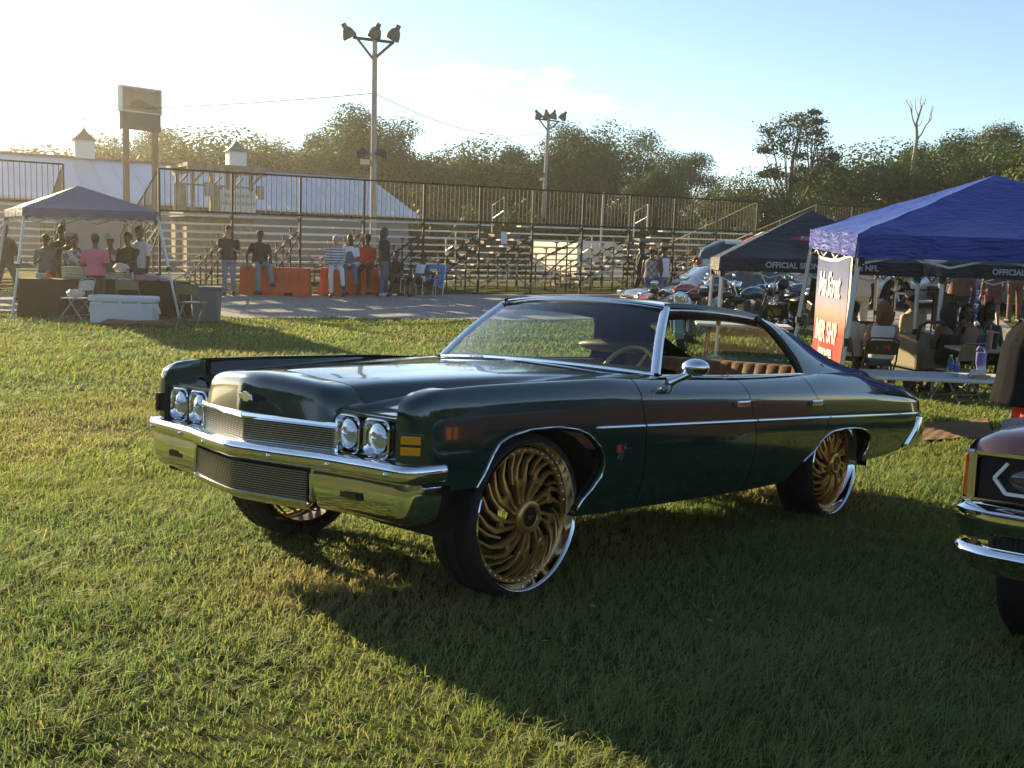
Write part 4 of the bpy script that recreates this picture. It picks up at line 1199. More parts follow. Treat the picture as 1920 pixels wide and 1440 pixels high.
for u, v1, d in ((155, 297, 53.6), (438, 312, 57)):
    q = at(u, v1, d); dx = q.x - RB.x; dy = q.y - RB.y
    lx = dx * math.cos(ang) + dy * math.sin(ang)
    w = .46; c = MB(); c.box((lx, 0, rz_ + .42), (w * 2, w * 2, .9)); cu = obj('cupola', c, BW, b)
    c = MB(); rows = []
    for k in range(9):
        f = k / 8; hw = (w + .12) * (1 - f) ** 1.5 + .01; rows.append([(lx + a * hw, bb * hw, rz_ + .87 + .72 * f) for a, bb in ((-1, -1), (1, -1), (1, 1), (-1, 1), (-1, -1))])
    c.grid(rows); obj('cupola_roof', c, mat('dark_cupola_roof', (.13, .115, .11), .6), cu)
    c = MB(); c.tube([(lx, 0, rz_ + 1.55), (lx, 0, rz_ + 2.1)], .02, 5); c.box((lx, 0, rz_ + 1.95), (.5, .02, .03)); obj('weather_vane', c, BLACK, cu)
    for j in range(5):
        c = MB(); c.box((lx, -w - .01, rz_ + .15 + j * .15), (w * 1.7, .02, .03)); obj('louvre', c, BW, cu)

# ------------------------------------------------------------------ bleachers, seen from behind
def picket_mesh(h):
    m_ = MB(); m_.box((0, 0, h / 2), (.017, .017, h)); me = bpy.data.meshes.new('picket'); me.from_pydata(m_.v, [], m_.f); me.materials.append(DKSTEEL); return me


def bleacher(label, A, B, topA, topB, rows=9, aisles=(), gap=.135):
    A, B = Vector(A), Vector(B); dv = B - A; Ln = dv.length; ang = math.atan2(dv.y, dv.x)
    t = thing('bleachers', label, 'bleachers', (A.x, A.y, 0), ang, 'bleachers seen from behind')
    ca, sa = math.cos(ang), math.sin(ang)
    G = lambda x, y: gz(A.x + x * ca - y * sa, A.y + x * sa + y * ca)
    zt = lambda x: topA + (topB - topA) * x / Ln
    z0 = lambda x: zt(x) - 1.10 - (rows - 1) * .205
    segs = []; x = 0
    for a0, a1 in list(aisles) + [(Ln, Ln)]: segs.append((x, a0)); x = a1
    # planks
    for (xa, xb) in segs:
        n = max(1, round((xb - xa) / 4.6))
        for j in range(n):
            p0, p1 = xa + (xb - xa) * j / n + .01, xa + (xb - xa) * (j + 1) / n - .01
            for k in range(rows):
                y = .18 + .62 * k
                for nm, yy, dz, wdt in (('seat_plank', y, 0, .25), ('foot_plank', y + .40, -.40, .25)):
                    if nm == 'foot_plank' and k == rows - 1: continue
                    m_ = MB(); za, zb = z0(p0) + (rows - 1 - k) * .205 + dz, z0(p1) + (rows - 1 - k) * .205 + dz
                    m_.bar((p0, yy, za), (p1, yy, zb), wdt, .045); obj(nm, m_, ALU, t)
    # aisles: closed steps
    AM = mat('dark_aisle_steel', (.16, .14, .115), .6, .3)
    for a0, a1 in aisles:
        for k in range(rows):
            m_ = MB(); m_.box(((a0 + a1) / 2, .25 + .62 * k, z0((a0 + a1) / 2) + (rows - 1 - k) * .205 - .30), (a1 - a0, .40, .09)); obj('aisle_step', m_, AM, t)
        for xx in ((a0 + a1) / 2,):
            for k in (0, 5):
                zz = z0(xx) + (rows - 1 - k) * .205; yy = .3 + .62 * k
                m_ = MB(); m_.tube([(xx, yy, zz), (xx, yy, zz + .85), (xx, yy + .7, zz + .62), (xx, yy + .7, zz - .2)], .022, 6); m_.tube([(xx, yy, zz + .45), (xx, yy + .7, zz + .22)], .014, 6); obj('aisle_rail', m_, STEEL, t)
    # posts, frames, braces
    n = max(2, round(Ln / 1.85)); xs_ = [Ln * i / n for i in range(n + 1)]
    for i, x in enumerate(xs_):
        m_ = MB(); m_.box((x, 0, (zt(x) + G(x, 0)) / 2), (.055, .055, zt(x) - G(x, 0))); m_.box((x, 0, G(x, 0) + .02), (.25, .25, .04)); obj('post', m_, DKSTEEL, t)
        m_ = MB()
        for k in range(rows):
            y = .18 + .62 * k; zz = z0(x) + (rows - 1 - k) * .205
            if k: m_.box((x, y, (zz - .03 + G(x, y)) / 2), (.035, .035, zz - .03 - G(x, y)))
            m_.bar((x, y - .1, zz - .04), (x, y + .12, zz - .04), .04, .03); m_.bar((x, y + .1, zz - .44), (x, y + .66, zz - .44), .04, .03)
        m_.bar((x, 0, z0(x) + rows * .205 - .5), (x, .62 * rows, z0(x) - .32), .04, .05); m_.bar((x, .1, z0(x) + rows * .205 - .7), (x, .62 * rows * .55, G(x, 3)), .035, .035)
        obj('frame', m_, DKSTEEL, t)
        if i < n:
            x2 = xs_[i + 1]
            for a, bb in ((0, 1), (1, 0)):
                lo, hi = .25, 1.15; m_ = MB(); m_.tube([(x, .06, G(x, 0) + (lo if a == 0 else hi)), (x2, .06, G(x2, 0) + (lo if bb == 0 else hi))], .018, 5); obj('cross_brace', m_, STEEL, t)
            for a, bb in ((0, 1), (1, 0)):
                if (i % 2 == 0): m_ = MB(); m_.tube([(x, 2.6, G(x, 2.6) + (.2 if a == 0 else 1.0)), (x2, 2.6, G(x2, 2.6) + (.2 if bb == 0 else 1.0))], .018, 5); obj('cross_brace', m_, STEEL, t)
    # guard rail with pickets along the top back edge
    for dz, rr in ((0, .026), (-1.02, .026)):
        m_ = MB(); m_.tube([(0, -.02, zt(0) + dz), (Ln, -.02, zt(Ln) + dz)], rr, 6); obj('guard_rail', m_, DKSTEEL, t)
    pm = picket_mesh(1.0)
    k = 0; x = gap
    while x < Ln:
        o = bpy.data.objects.new('picket', pm); COL.objects.link(o); o.parent = t; o.location = (x, -.02, zt(x) - 1.01); x += gap
    # sloping side guards
    for x in (0, Ln):
        y1 = .62 * rows - .3; m_ = MB(); za, zb = zt(x), zt(x) - (rows - 1) * .205
        m_.tube([(x, -.02, za), (x, y1, zb)], .024, 6); m_.tube([(x, -.02, za - 1.0), (x, y1, zb - 1.0)], .024, 6); obj('side_rail', m_, DKSTEEL, t)
        y = .15
        while y < y1:
            f = y / y1; o = bpy.data.objects.new('picket', pm); COL.objects.link(o); o.parent = t; o.location = (x, y, za + (zb - za) * f - 1.0); y += .16
        for f in (.33, .66, 1):
            m_ = MB(); y = y1 * f; zz = za + (zb - za) * f; m_.box((x, y, (zz + G(x, y)) / 2), (.05, .05, zz - G(x, y))); obj('side_post', m_, DKSTEEL, t)
    return t


uA, uB = Vector((-8.9, 26.0, 0)), Vector((8.25, 36.2, 0)); uv_ = (uB - uA).normalized()
mainL = (uB - uA).length
bleacher('main long bleachers with picket guard rail behind the orange barriers', uA, uB, at(270, 315, 26).z, at(1450, 380, 36.2).z, 9, ((9.6, 10.5), (15.0, 15.9)))
lb = at(118, 310, 28)
bleacher('left bleachers rising behind the small grey blue canopy', Vector((lb.x, lb.y, 0)) - uv_ * 7.4, Vector((lb.x, lb.y, 0)), at(118, 308, 28).z - .02, at(118, 308, 28).z, 9)
rb = uB + uv_ * 2.85
bleacher('right bleachers behind the black and blue canopies', rb, rb + uv_ * 7.4, at(1510, 383, rb.y).z, at(1510, 383, rb.y).z + .15, 9)
q = thing('paper_notice', 'small white paper notice tied to the bleacher frame', 'notice', at(945, 446, 31.0))
m_ = MB(); m_.box((0, 0, 0), (.18, .01, .36)); obj('sheet', m_, WHITE, q)

# ------------------------------------------------------------------ tall sign, booth, light poles, wire
SG = thing('post_sign', 'tall sign board on two brown posts behind the left bleachers', 'sign', (0, 0, 0))
d0 = 43; tl, tr_, bl = at(224, 161, d0), at(300, 168, d0 + 1.2), at(228, 242, d0)
ctr = (tl + tr_) / 2; dxy = tr_ - tl; wsg = Vector((dxy.x, dxy.y, 0)).length; hs = tl.z - bl.z
SG.location = (ctr.x, ctr.y, 0); SG.rotation_euler = (0, 0, math.atan2(dxy.y, dxy.x)); zt_ = (tl.z + tr_.z) / 2
m_ = MB(); m_.box((0, 0, zt_ - hs * .30), (wsg, .35, hs * .60)); obj('sign_box', m_, mat('white_sign_box', (.6, .6, .57), .5), SG)
m_ = MB(); m_.box((0, -.185, zt_ - hs * .30), (wsg * .93, .02, hs * .54)); obj('sign_panel', m_, mat('faded_brown_panel', (.20, .155, .11), .6, col2=(.27, .22, .16), vscale=3), SG)
SIGNTXT = mat('faded_sign_print', (.12, .085, .06), .7)
text_mesh('sign_lettering', 'FAIRGROUNDS', .22, SIGNTXT, Matrix.Translation((0, -.20, zt_ - .20)) @ Matrix.Rotation(R(90), 4, 'X'), SG, ext=.003)
m_ = MB(); MS = Matrix.Translation((0, -.197, zt_ - hs * .48)) @ Matrix.Rotation(R(90), 4, 'X')
m_.prism([(-.6, -.05), (-.45, .18), (-.25, .30), (-.05, .34), (.15, .22), (.4, .16), (.62, .1), (.62, -.05)], .006, MS); obj('sign_picture', m_, SIGNTXT, SG)
m_ = MB(); m_.box((0, 0, zt_ - hs * .80), (wsg * .96, .25, hs * .40)); obj('lower_board', m_, mat('dark_letter_board', (.10, .085, .07), .6), SG)
PW = mat('brown_sign_post', (.19, .12, .075), .7)
for x in (-wsg * .36, wsg * .36):
    m_ = MB(); m_.box((x, 0, (zt_ - hs * .8 + .3) / 2), (.2, .2, zt_ - hs * .8 - .3)); obj('sign_post', m_, PW, SG)

bd = 39.0; g0, g1 = at(337, 325, bd), at(475, 330, bd + 1.5); gc = (g0 + g1) / 2; gw = Vector((g1.x - g0.x, g1.y - g0.y, 0)).length
B = thing('announcer_booth', 'raised wooden announcer booth with flat roof and printed banner', 'booth', (gc.x, gc.y, 0), math.atan2(g1.y - g0.y, g1.x - g0.x))
rt = gc.z + .15; fl = at(400, 398, bd).z
m_ = MB(); m_.box((.15, .8, rt + .12), (gw * 1.06, 3.0, .14)); m_.box((.15, -.75, rt + .02), (gw * 1.06, .08, .34)); m_.box((-gw * .38, .8, rt + .02), (.08, 2.9, .34)); obj('booth_roof', m_, WOOD, B)
for x in (-gw * .37, .3, gw * .42):
    for y in (-.4, 1.8):
        m_ = MB(); m_.box((x, y, (rt + fl) / 2), (.13, .13, rt - fl)); obj('booth_post', m_, WOOD, B)
        m_ = MB(); m_.bar((x + .05, y, rt - .5), (x + .4, y, rt - .1), .07, .07); obj('post_brace', m_, WOOD, B)
m_ = MB(); m_.box((0, .7, fl - .1), (gw * 1.05, 3.0, .2)); m_.box((0, .7, (fl - .2 + .4) / 2), (gw * .9, 2.2, fl - .6)); obj('booth_deck', m_, WOOD, B)
m_ = MB(); m_.bar((-gw * .62, -.5, fl + .98), (gw * .45, -.5, fl + .98), .10, .07); obj('booth_rail', m_, WOOD, B)
for x in (-gw * .60, -gw * .12): m_ = MB(); m_.box((x + .15, -.5, fl + .47), (.45, .05, .95)); obj('rail_board', m_, WOOD, B)
m_ = MB(); m_.box((gw * .22, -.56, fl + .46), (1.35, .03, .80)); bn = obj('banner', m_, mat('pale_banner', (.52, .52, .46), .7), B)
for k, s_ in enumerate(('WELCOME TO', 'SHELBY COUNTY')):
    text_mesh('banner_text', s_, .17, SIGNTXT, Matrix.Translation((gw * .22, -.585, fl + .64 - k * .28)) @ Matrix.Rotation(R(90), 4, 'X'), bn, ext=.002)
for x in (-gw * .18, gw * .52):
    m_ = MB(); m_.box((x, -.6, rt - .75), (.26, .26, .5)); obj('booth_speaker', m_, mat('grey_speaker', (.3, .29, .27), .6), B)

CONC = mat('grey_pole', (.34, .31, .27), .8, var=.15, vscale=2)
def light_pole(label, u, vt, ub, d, r0, r1, lamps, arm, box_v):
    t_ = at(u, vt, d); z0 = .4
    P_ = thing('light_pole', label, 'light pole', (t_.x, d, z0)); H = t_.z - z0; K = d / F_PX
    bx = (at(ub, 430, d).x - t_.x)
    m_ = MB(); m_.tube([(bx, 0, -.2), (0, 0, H)], [r0, r1], 10); obj('pole', m_, CONC, P_, smooth=60)
    m_ = MB(); a = arm
    zc = H - .25
    m_.bar((-a, 0, zc + a * .06), (a * .9, 0, zc - a * .10), .10, .10); m_.bar((-a, 0, zc + a * .25), (0, 0, zc - a * .95), .09, .09); m_.bar((a * .85, 0, zc - a * .1), (0, 0, zc - a * .85), .09, .09); obj('cross_arm', m_, DKSTEEL, P_)
    for (x, z, tilt) in lamps:
        L_ = MB(); Ml = Matrix.Translation((x, 0, H + z)) @ Matrix.Rotation(R(tilt), 4, 'Y') @ Matrix.Rotation(R(15), 4, 'X')
        L_.lathe([(.001, .26), (.12, .25), (.20, .16), (.26, 0), (.29, -.12), (.28, -.18), (.001, -.17)], 16, Ml); L_.lathe([(.001, .42), (.10, .42), (.11, .25)], 10, Ml); obj('floodlight', L_, mat('dark_lamp_housing', (.05, .055, .055), .5), P_, smooth=50)
    if box_v:
        zz = at(u, box_v, d).z - z0
        for x, tl_ in ((-.42, -25), (.38, 20)):
            L_ = MB(); L_.box((x, -.1, zz), (.55, .35, .28), Matrix.Translation((x, 0, zz)) @ Matrix.Rotation(R(tl_), 4, 'Y') @ Matrix.Translation((-x, 0, -zz)), taper=.6); obj('area_light', L_, BLACK, P_)
        L_ = MB(); L_.box((-.3, -.1, zz - .35), (.35, .25, .2)); obj('lamp_glass', L_, mat('lamp_glass', (.6, .5, .36), .3), P_)
light_pole('tall grey light pole with three floodlights behind the bleachers', 703, 62, 700, 42, .135, .10, ((-1.05, -.05, -28), (.0, -.02, 25), (.75, -.05, 30)), .85, 288)
light_pole('smaller distant light pole with four floodlights right of the tall one', 1029, 218, 1015, 72, .16, .11, ((-.72, -.0, -25), (-.15, .02, -8), (.3, .02, 12), (.95, -.02, 30)), .8, 327)
q = thing('thin_pole', 'thin bare metal pole standing beside the white trailer', 'pole', (at(1127, 430, 45).x, 45, .4)); m_ = MB(); m_.tube([(0, 0, 0), (.05, 0, at(1128, 360, 45).z - .4)], .05, 8); obj('pole', m_, CONC, q)
def wire(p0, p1, sag, label):
    m_ = MB(); m_.tube([p0.lerp(p1, i / 24) - Vector((0, 0, sag * 4 * (i / 24) * (1 - i / 24))) for i in range(25)], .014, 4); tag(obj('power_line', m_, BLACK), label, 'wire')
wire(at(-500, 196, 46), at(700, 175, 42), .5, 'overhead wire running left from the tall light pole'); wire(at(705, 176, 42), at(1022, 248, 72), .8, 'overhead wire running from the tall pole to the distant pole')

# things standing in the arena behind the bleachers
q0 = at(1032, 462, 48); T_ = thing('box_trailer', 'white box trailer parked behind the main bleachers', 'trailer', (at(1083, 440, 48).x, 48, .4), R(24))
m_ = MB(); m_.box((0, 0, 1.05), (2.3, 4.6, 1.5)); obj('box_body', m_, mat('cream_trailer', (.66, .60, .50), .5), T_, bevel=.04)
for x in (-1.1, 1.1): m_ = MB(); m_.lathe([(.001, -.1), (.3, -.1), (.3, .1), (.001, .1)], 18, Matrix.Translation((x, 0, .3)) @ Matrix.Rotation(R(90), 4, 'Y')); obj('wheel', m_, RUBBER, T_)

# unseen belt of trees added behind the camera to darken the car's reflections
r = np.random.default_rng(77); V, T = [], []
for k in range(150):
    a_ = R(-118) + R(236) * k / 149 + r.uniform(-.01, .01); rad = r.uniform(34, 44); cx, cy = math.sin(a_) * rad * 1.2, -math.cos(a_) * rad; hh = r.uniform(4.5, 8)
    n = 200; q = np.array([cx, cy, .3]) + r.uniform(-1, 1, (n, 3)) * np.array([2.2, 2.2, 0]); q[:, 2] += hh * r.random(n)
    u_ = r.normal(0, 1, (n, 3)); u_ /= np.linalg.norm(u_, axis=1)[:, None]; v_ = np.cross(u_, r.normal(0, 1, (n, 3))); v_ /= np.linalg.norm(v_, axis=1)[:, None]
    s = r.uniform(.4, .7, (n, 1)); V.append(np.stack([q - u_ * s, q + v_ * s * .7, q + u_ * s, q - v_ * s * .7], 1).reshape(-1, 3))
    T.append(np.repeat(np.array([[.045, .065, .015]]) * r.uniform(.7, 1.3, (n, 1)), 4, axis=0))
V, T = np.concatenate(V), np.concatenate(T); n = len(V) // 4
me = fast_mesh('reflection_tree_belt', V, np.arange(4 * n), np.arange(n) * 4, np.full(n, 4), T); me.materials.append(LEAF)
o = bpy.data.objects.new('reflection_tree_belt', me); COL.objects.link(o); o['kind'] = 'stuff'; o['label'] = 'unseen belt of trees added behind the camera for the car reflections'; o['category'] = 'trees'

# ------------------------------------------------------------------ canopies, tables, chairs and small things
def fabric(name, col, rough=.55, tr=.12):
    m = mat(name, col, rough, 0, trans=tr, spec=.6); t = m.node_tree; b = t.nodes['Principled BSDF']
    c_ = _N(t, 'TexCoord'); mp_ = _N(t, 'Mapping'); mp_.inputs['Scale'].default_value = (2.2, 2.2, 9.0); n = _N(t, 'TexNoise'); n.inputs['Scale'].default_value = 1.6; n.inputs['Detail'].default_value = 3; n.inputs['Distortion'].default_value = 1.2
    n2 = _N(t, 'TexNoise'); n2.inputs['Scale'].default_value = 14; n2.inputs['Detail'].default_value = 3; ad = _N(t, 'Math'); ad.operation = 'MULTIPLY_ADD'; ad.inputs[1].default_value = .35
    bp = _N(t, 'Bump'); bp.inputs['Strength'].default_value = .5; bp.inputs['Distance'].default_value = .05; l = t.links.new
    l(c_.outputs['Object'], mp_.inputs['Vector']); l(mp_.outputs['Vector'], n.inputs['Vector']); l(c_.outputs['Object'], n2.inputs['Vector']); l(n2.outputs['Fac'], ad.inputs[0]); l(n.outputs['Fac'], ad.inputs[2]); l(ad.outputs[0], bp.inputs['Height']); l(bp.outputs['Normal'], b.inputs['Normal'])
    return m


FRAME_W = mat('white_canopy_frame', (.62, .62, .60), .4, .2)


def canopy(label, tops, bases, peak, val, m, group, side_m=None, lattice=True, frame=FRAME_W, wr=.012):
    """tops: FL, FR, BR, BL eave corners; bases: feet of the legs; peak; valance height"""
    tops = [Vector(t) for t in tops]; c = sum(tops, Vector()) / 4; c0 = Vector((c.x, c.y, 0))
    T_ = thing('canopy', label, 'canopy tent', c0, 0, group)
    tp = [t - c0 for t in tops]; pk = Vector(peak) - c0
    for i in range(4):
        a, b = tp[i], tp[(i + 1) % 4]; m_ = MB(); rows = []
        for j in range(13):
            f = j / 12; row = []
            for k in range(17):
                g_ = k / 16; e_ = a.lerp(b, g_); p = e_.lerp(pk, f)
                ww = math.sin(math.pi * g_) * math.sin(math.pi * min(1, f * 1.1))
                p = p + Vector((0, 0, -.10 * ww * (1 - f * .5) + wr * math.sin(g_ * 23 + f * 9 + i) * math.sin(f * 17 + i * 2) * (1 - f)))
                row.append(p)
            rows.append(row)
        m_.grid(rows); obj('roof_panel', m_, (side_m if side_m and i == 3 else m), T_, smooth=50)
        m_ = MB(); nrm = (b - a).cross(Vector((0, 0, 1))).normalized(); rows = []
        for j in range(6):
            f = j / 5; rows.append([a.lerp(b, k / 28) + Vector((0, 0, -val * f)) + nrm * (.012 + .018 * f * math.sin(k * 1.1 + i) + wr * f * math.sin(k * 2.7)) for k in range(29)])
        m_.grid(rows); obj('valance', m_, (side_m if side_m and i == 3 else m), T_, smooth=60)
    for t, bs in zip(tp, bases):
        bs = Vector(bs) - c0; top_ = t - Vector((0, 0, .03)); ins = Vector((-top_.x, -top_.y, 0)).normalized() * .05
        m_ = MB(); d_ = bs - (top_ + ins)
        mid = top_ + ins + d_ * .52
        m_.bar(top_ + ins, mid, .045, .045); m_.bar(mid - d_ * .02, bs, .034, .034); m_.box(bs + Vector((0, 0, .01)), (.11, .11, .02)); L_ = obj('leg', m_, frame, T_)
        m_ = MB(); m_.box(mid, (.062, .062, .08)); obj('leg_bracket', m_, BLACK, L_); m_ = MB(); m_.box(top_ + ins + Vector((0, 0, -val - .01)), (.07, .07, .10)); obj('corner_bracket', m_, BLACK, L_)
    if lattice:
        for i in range(4):
            a, b = tp[i] - Vector((0, 0, val * .9)), tp[(i + 1) % 4] - Vector((0, 0, val * .9)); m_ = MB(); mid = a.lerp(b, .5)
            ins = Vector((-mid.x, -mid.y, 0)).normalized() * .06
            for q0, q1 in ((0, .25), (.25, .5), (.5, .75), (.75, 1)):
                for up in (0, 1):
                    z0, z1 = (.0, -.22) if up else (-.22, 0)
                    if q0 in (.25, .75): z0, z1 = z1, z0
                    m_.bar(a.lerp(b, q0) + ins + Vector((0, 0, z0 + .12)), a.lerp(b, q1) + ins + Vector((0, 0, z1 + .12)), .022, .022)
            obj('truss', m_, frame, T_)
    return T_, tp, pk, c0


# -- the grey-blue canopy at the left
GREYBLUE = fabric('grey_blue_canvas', (.11, .12, .20)); CREAMC = fabric('sunlit_canvas', (.30, .29, .32), .5, .3)
fl, fr = at(43, 386, 20.6), at(297, 399, 20.6); bl, br = at(9, 389, 23.0), at(240, 396, 23.0)
zz = (fl.z + fr.z) / 2
canopy('small grey blue canopy over the left food tables', [(fl.x, fl.y, zz), (fr.x, fr.y, zz), (br.x, br.y, zz), (bl.x, bl.y, zz)],
       [gat(22, 597, 20.4), gat(337, 600, 20.4), gat(262, 590, 23.2), gat(-14, 590, 23.2)], at(147, 348, 21.8), .17, GREYBLUE, 'canopies', GREYBLUE)
# -- the big blue canopy
BLUE = fabric('royal_blue_canvas', (.022, .042, .30), .34); 
fl, bl = at(1611, 438, 10.5), at(1521, 430, 13.6); fr, br = fl + Vector((3.62, -.42, 0)), bl + Vector((3.62, -.42, 0))
canopy('big royal blue canopy at the right with silver lit side', [fl, fr, br, bl], [gat(1560, 800, 10.6), gat(2180, 800, 10.1), gat(1960, 700, 13.0), gat(1473, 700, 13.7)], at(1867, 328, 11.85), .235, BLUE, 'canopies', wr=.02)
# -- two black sponsor canopies
BLK = fabric('black_canvas', (.010, .012, .018), .5, .04)
PRINT = mat('grey_print', (.42, .42, .43), .6)


def sponsor_tent(label, pfl, pfr, dfl, dfr, ppk, dpk, shift, oval=True):
    fl, fr = at(*pfl, dfl), at(*pfr, dfr); fr.z = fl.z; bl, br = fl + shift, fr + shift
    bs = [Vector((p.x, p.y, gz(p.x, p.y))) for p in (fl, fr, br, bl)]
    T_, tp, pk, c0 = canopy(label, [fl, fr, br, bl], bs, at(*ppk, dpk), .20, BLK, 'canopies', wr=.006)
    a, b = tp[0], tp[1]; X = (b - a).normalized(); Y = Vector((0, 0, 1)); Z = X.cross(Y)
    def M(o, y=Y):
        z_ = X.cross(y).normalized(); m4 = Matrix.Identity(4)
        for i in range(3): m4[i][0], m4[i][1], m4[i][2], m4[i][3] = X[i], y[i], z_[i], o[i]
        return m4
    mid = a.lerp(b, .5)
    text_mesh('sponsor_lettering', 'OFFICIAL SPONSOR OF THE NFL', .115, PRINT, M(mid + Z * .05 + Y * -.10), T_, sx=.98, bold=.004)
    if oval:
        sl = (pk - mid); slope = sl.normalized(); o = mid + sl * .36; n_ = X.cross(slope).normalized()
        m_ = MB(); m_.prism([(.40 * math.cos(2 * math.pi * i / 32), .085 * math.sin(2 * math.pi * i / 32)) for i in range(32)], .01, M(o + n_ * .02 - slope * .0, slope))
        q = obj('logo_oval', m_, mat('logo_red', (.30, .012, .02), .5), T_)
        text_mesh('logo_lettering', 'Frito Lay', .15, PRINT, M(o + n_ * .035, slope), q, shear=.2, bold=.003)
        # print on the left roof slope
        e0, e1 = tp[3], tp[0]; m2 = e0.lerp(e1, .5); s2 = (pk - m2); X2 = (e1 - e0).normalized(); n2 = X2.cross(s2.normalized()).normalized()
        m_ = MB()
        for q0, q1, w in ((.30, .40, .42), (.42, .50, .36)):
            A, B_ = m2 + s2 * q0 + n2 * .03, m2 + s2 * q1 + n2 * .03
            m_.add([A - X2 * w, A + X2 * w, B_ + X2 * w * .8, B_ - X2 * w * .8], [(0, 1, 2, 3)], 0 if q0 < .41 else 1)
        obj('roof_print', m_, [mat('print_red', (.4, .03, .03), .6), mat('print_white', (.6, .6, .6), .6)], T_)
    return T_


sponsor_tent('black sponsor canopy left of the big blue canopy', (1352, 481), (1729, 492), 15.2, 15.2, (1521, 394), 16.7, Vector((.42, 3.0, 0)))
sponsor_tent('black sponsor canopy half hidden under the blue canopy edge', (1767, 494), (2170, 510), 15.0, 14.9, (1960, 405), 16.5, Vector((.42, 3.0, 0)), oval=False)


# -- barber banner hanging between the two left legs of the blue canopy
def banner():
    a, b = at(1535, 470, 12.9), at(1597, 484, 10.9); X = Vector((b.x - a.x, b.y - a.y, 0)); wdt = X.length; X.normalize()
    h = 1.30; zt_ = (a.z + b.z) / 2 + .0
    m4 = Matrix.Identity(4); Zv = X.cross(Vector((0, 0, 1)))
    for i in range(3): m4[i][0], m4[i][1], m4[i][2], m4[i][3] = X[i], (0, 0, 1)[i], Zv[i], ((a + b) / 2)[i]
    m4[2][3] = zt_
    T_ = thing('barber_banner', 'blue to red barber shop banner hung from the blue canopy legs', 'banner', M=m4)
    def cloth(hw, top, bot, zoff, nm, m):
        m_ = MB(); rows = []
        for i in range(19):
            q = -1 + 2 * i / 18; row = []
            for j in range(21):
                f = j / 20; tip = bot - .16 * (1 - abs(q)) * f
                y = top + (tip - top) * f; qq = q * hw / (wdt * .5); slack = .022 * math.sin(qq * 4 + f * 3) * f + .012 * math.sin(qq * 9 + 2)
                row.append((q * hw + .12 * f * -1, y - .05 * (1 - q * q) * (1 - f), slack + zoff))
            rows.append(row)
        m_.grid(rows); return obj(nm, m_, m, T_, smooth=60)
    cloth(wdt * .5, 0, -h, 0, 'banner_border', mat('banner_white', (.6, .59, .57), .6))
    g = bpy.data.materials.new('banner_sunset'); g.use_nodes = True; t = g.node_tree; bs = t.nodes['Principled BSDF']; bs.inputs['Roughness'].default_value = .45
    tcn = _N(t, 'TexCoord'); sp = _N(t, 'SeparateXYZ'); rp_ = _N(t, 'ValToRGB'); mr = _N(t, 'MapRange'); mr.inputs[1].default_value = -h - .1; mr.inputs[2].default_value = 0
    e = rp_.color_ramp.elements; e[0].position = 0; e[0].color = (.36, .008, .010, 1); e[1].position = 1; e[1].color = (.022, .045, .15, 1)
    for p_, c_ in ((.36, (.40, .018, .012, 1)), (.50, (.42, .20, .15, 1)), (.60, (.28, .24, .33, 1)), (.8, (.08, .11, .26, 1))):
        x = e.new(p_); x.color = c_
    t.links.new(tcn.outputs['Object'], sp.inputs[0]); t.links.new(sp.outputs['Y'], mr.inputs[0]); t.links.new(mr.outputs[0], rp_.inputs[0]); t.links.new(rp_.outputs[0], bs.inputs['Base Color'])
    cloth(wdt * .46, -.035, -h + .05, .008, 'banner_print', g)
    tm = mat('banner_letter', (.78, .75, .72), .5)
    for s_, y, sz, sh, sxx, dx in (('Main Street', -.36, .40, .25, .62, -.03), ('BARBER SHOP', -.90, .34, .15, .52, -.09), ('Lounge', -1.12, .24, .3, .8, -.11)):
        o_ = text_mesh('banner_lettering', s_, sz, tm, Matrix.Identity(4), T_, shear=sh, sx=sxx * wdt / 1.75, bold=.006, ext=.0)
        for v in o_.data.vertices:      # lay the print on the slack cloth
            X_, Y_ = v.co.x + dx, v.co.y + y; f = -Y_ / h; qq = (X_ + .12 * f) / (wdt * .5)
            v.co = (X_, Y_, .022 * math.sin(qq * 4 + f * 3) * f + .012 * math.sin(qq * 9 + 2) + .022)
    for q in (-1, 1):
        for y in (0, -h):
            m_ = MB(); m_.tube([(q * wdt * .48 - (.12 if y else 0), y, 0), (q * wdt * .56 - (.1 if y else 0), y + (.05 if y else .06), 0)], .008, 5); obj('tie_cord', m_, WHITE, T_)
banner()


# -- tables
def folding_table(label, c, rz, L_, W_, H_, m=WHITE, name='folding_table', group=None):
    T_ = thing(name, label, 'table', c, rz, group)
    m_ = MB(); m_.box((0, 0, H_ - .022), (L_, W_, .045)); obj('tabletop', m_, m, T_, bevel=.018)
    for s in (-1, 1):
        m_ = MB(); x = s * (L_ / 2 - .22)
        for y in (-W_ / 2 + .08, W_ / 2 - .08): m_.tube([(x, y, H_ - .05), (x + s * .05, y * 1.02, 0)], .014, 6)
        m_.tube([(x + s * .04, -W_ / 2 + .08, .18), (x + s * .04, W_ / 2 - .08, .18)], .012, 6); m_.tube([(x, 0, H_ * .45), (x - s * .42, 0, H_ - .06)], .011, 6); m_.tube([(x, -W_ / 2 + .08, H_ * .45), (x, W_ / 2 - .08, H_ * .45)], .012, 6)
        obj('leg_frame', m_, mat('grey_leg', (.10, .095, .09), .45, .5), T_)
    return T_


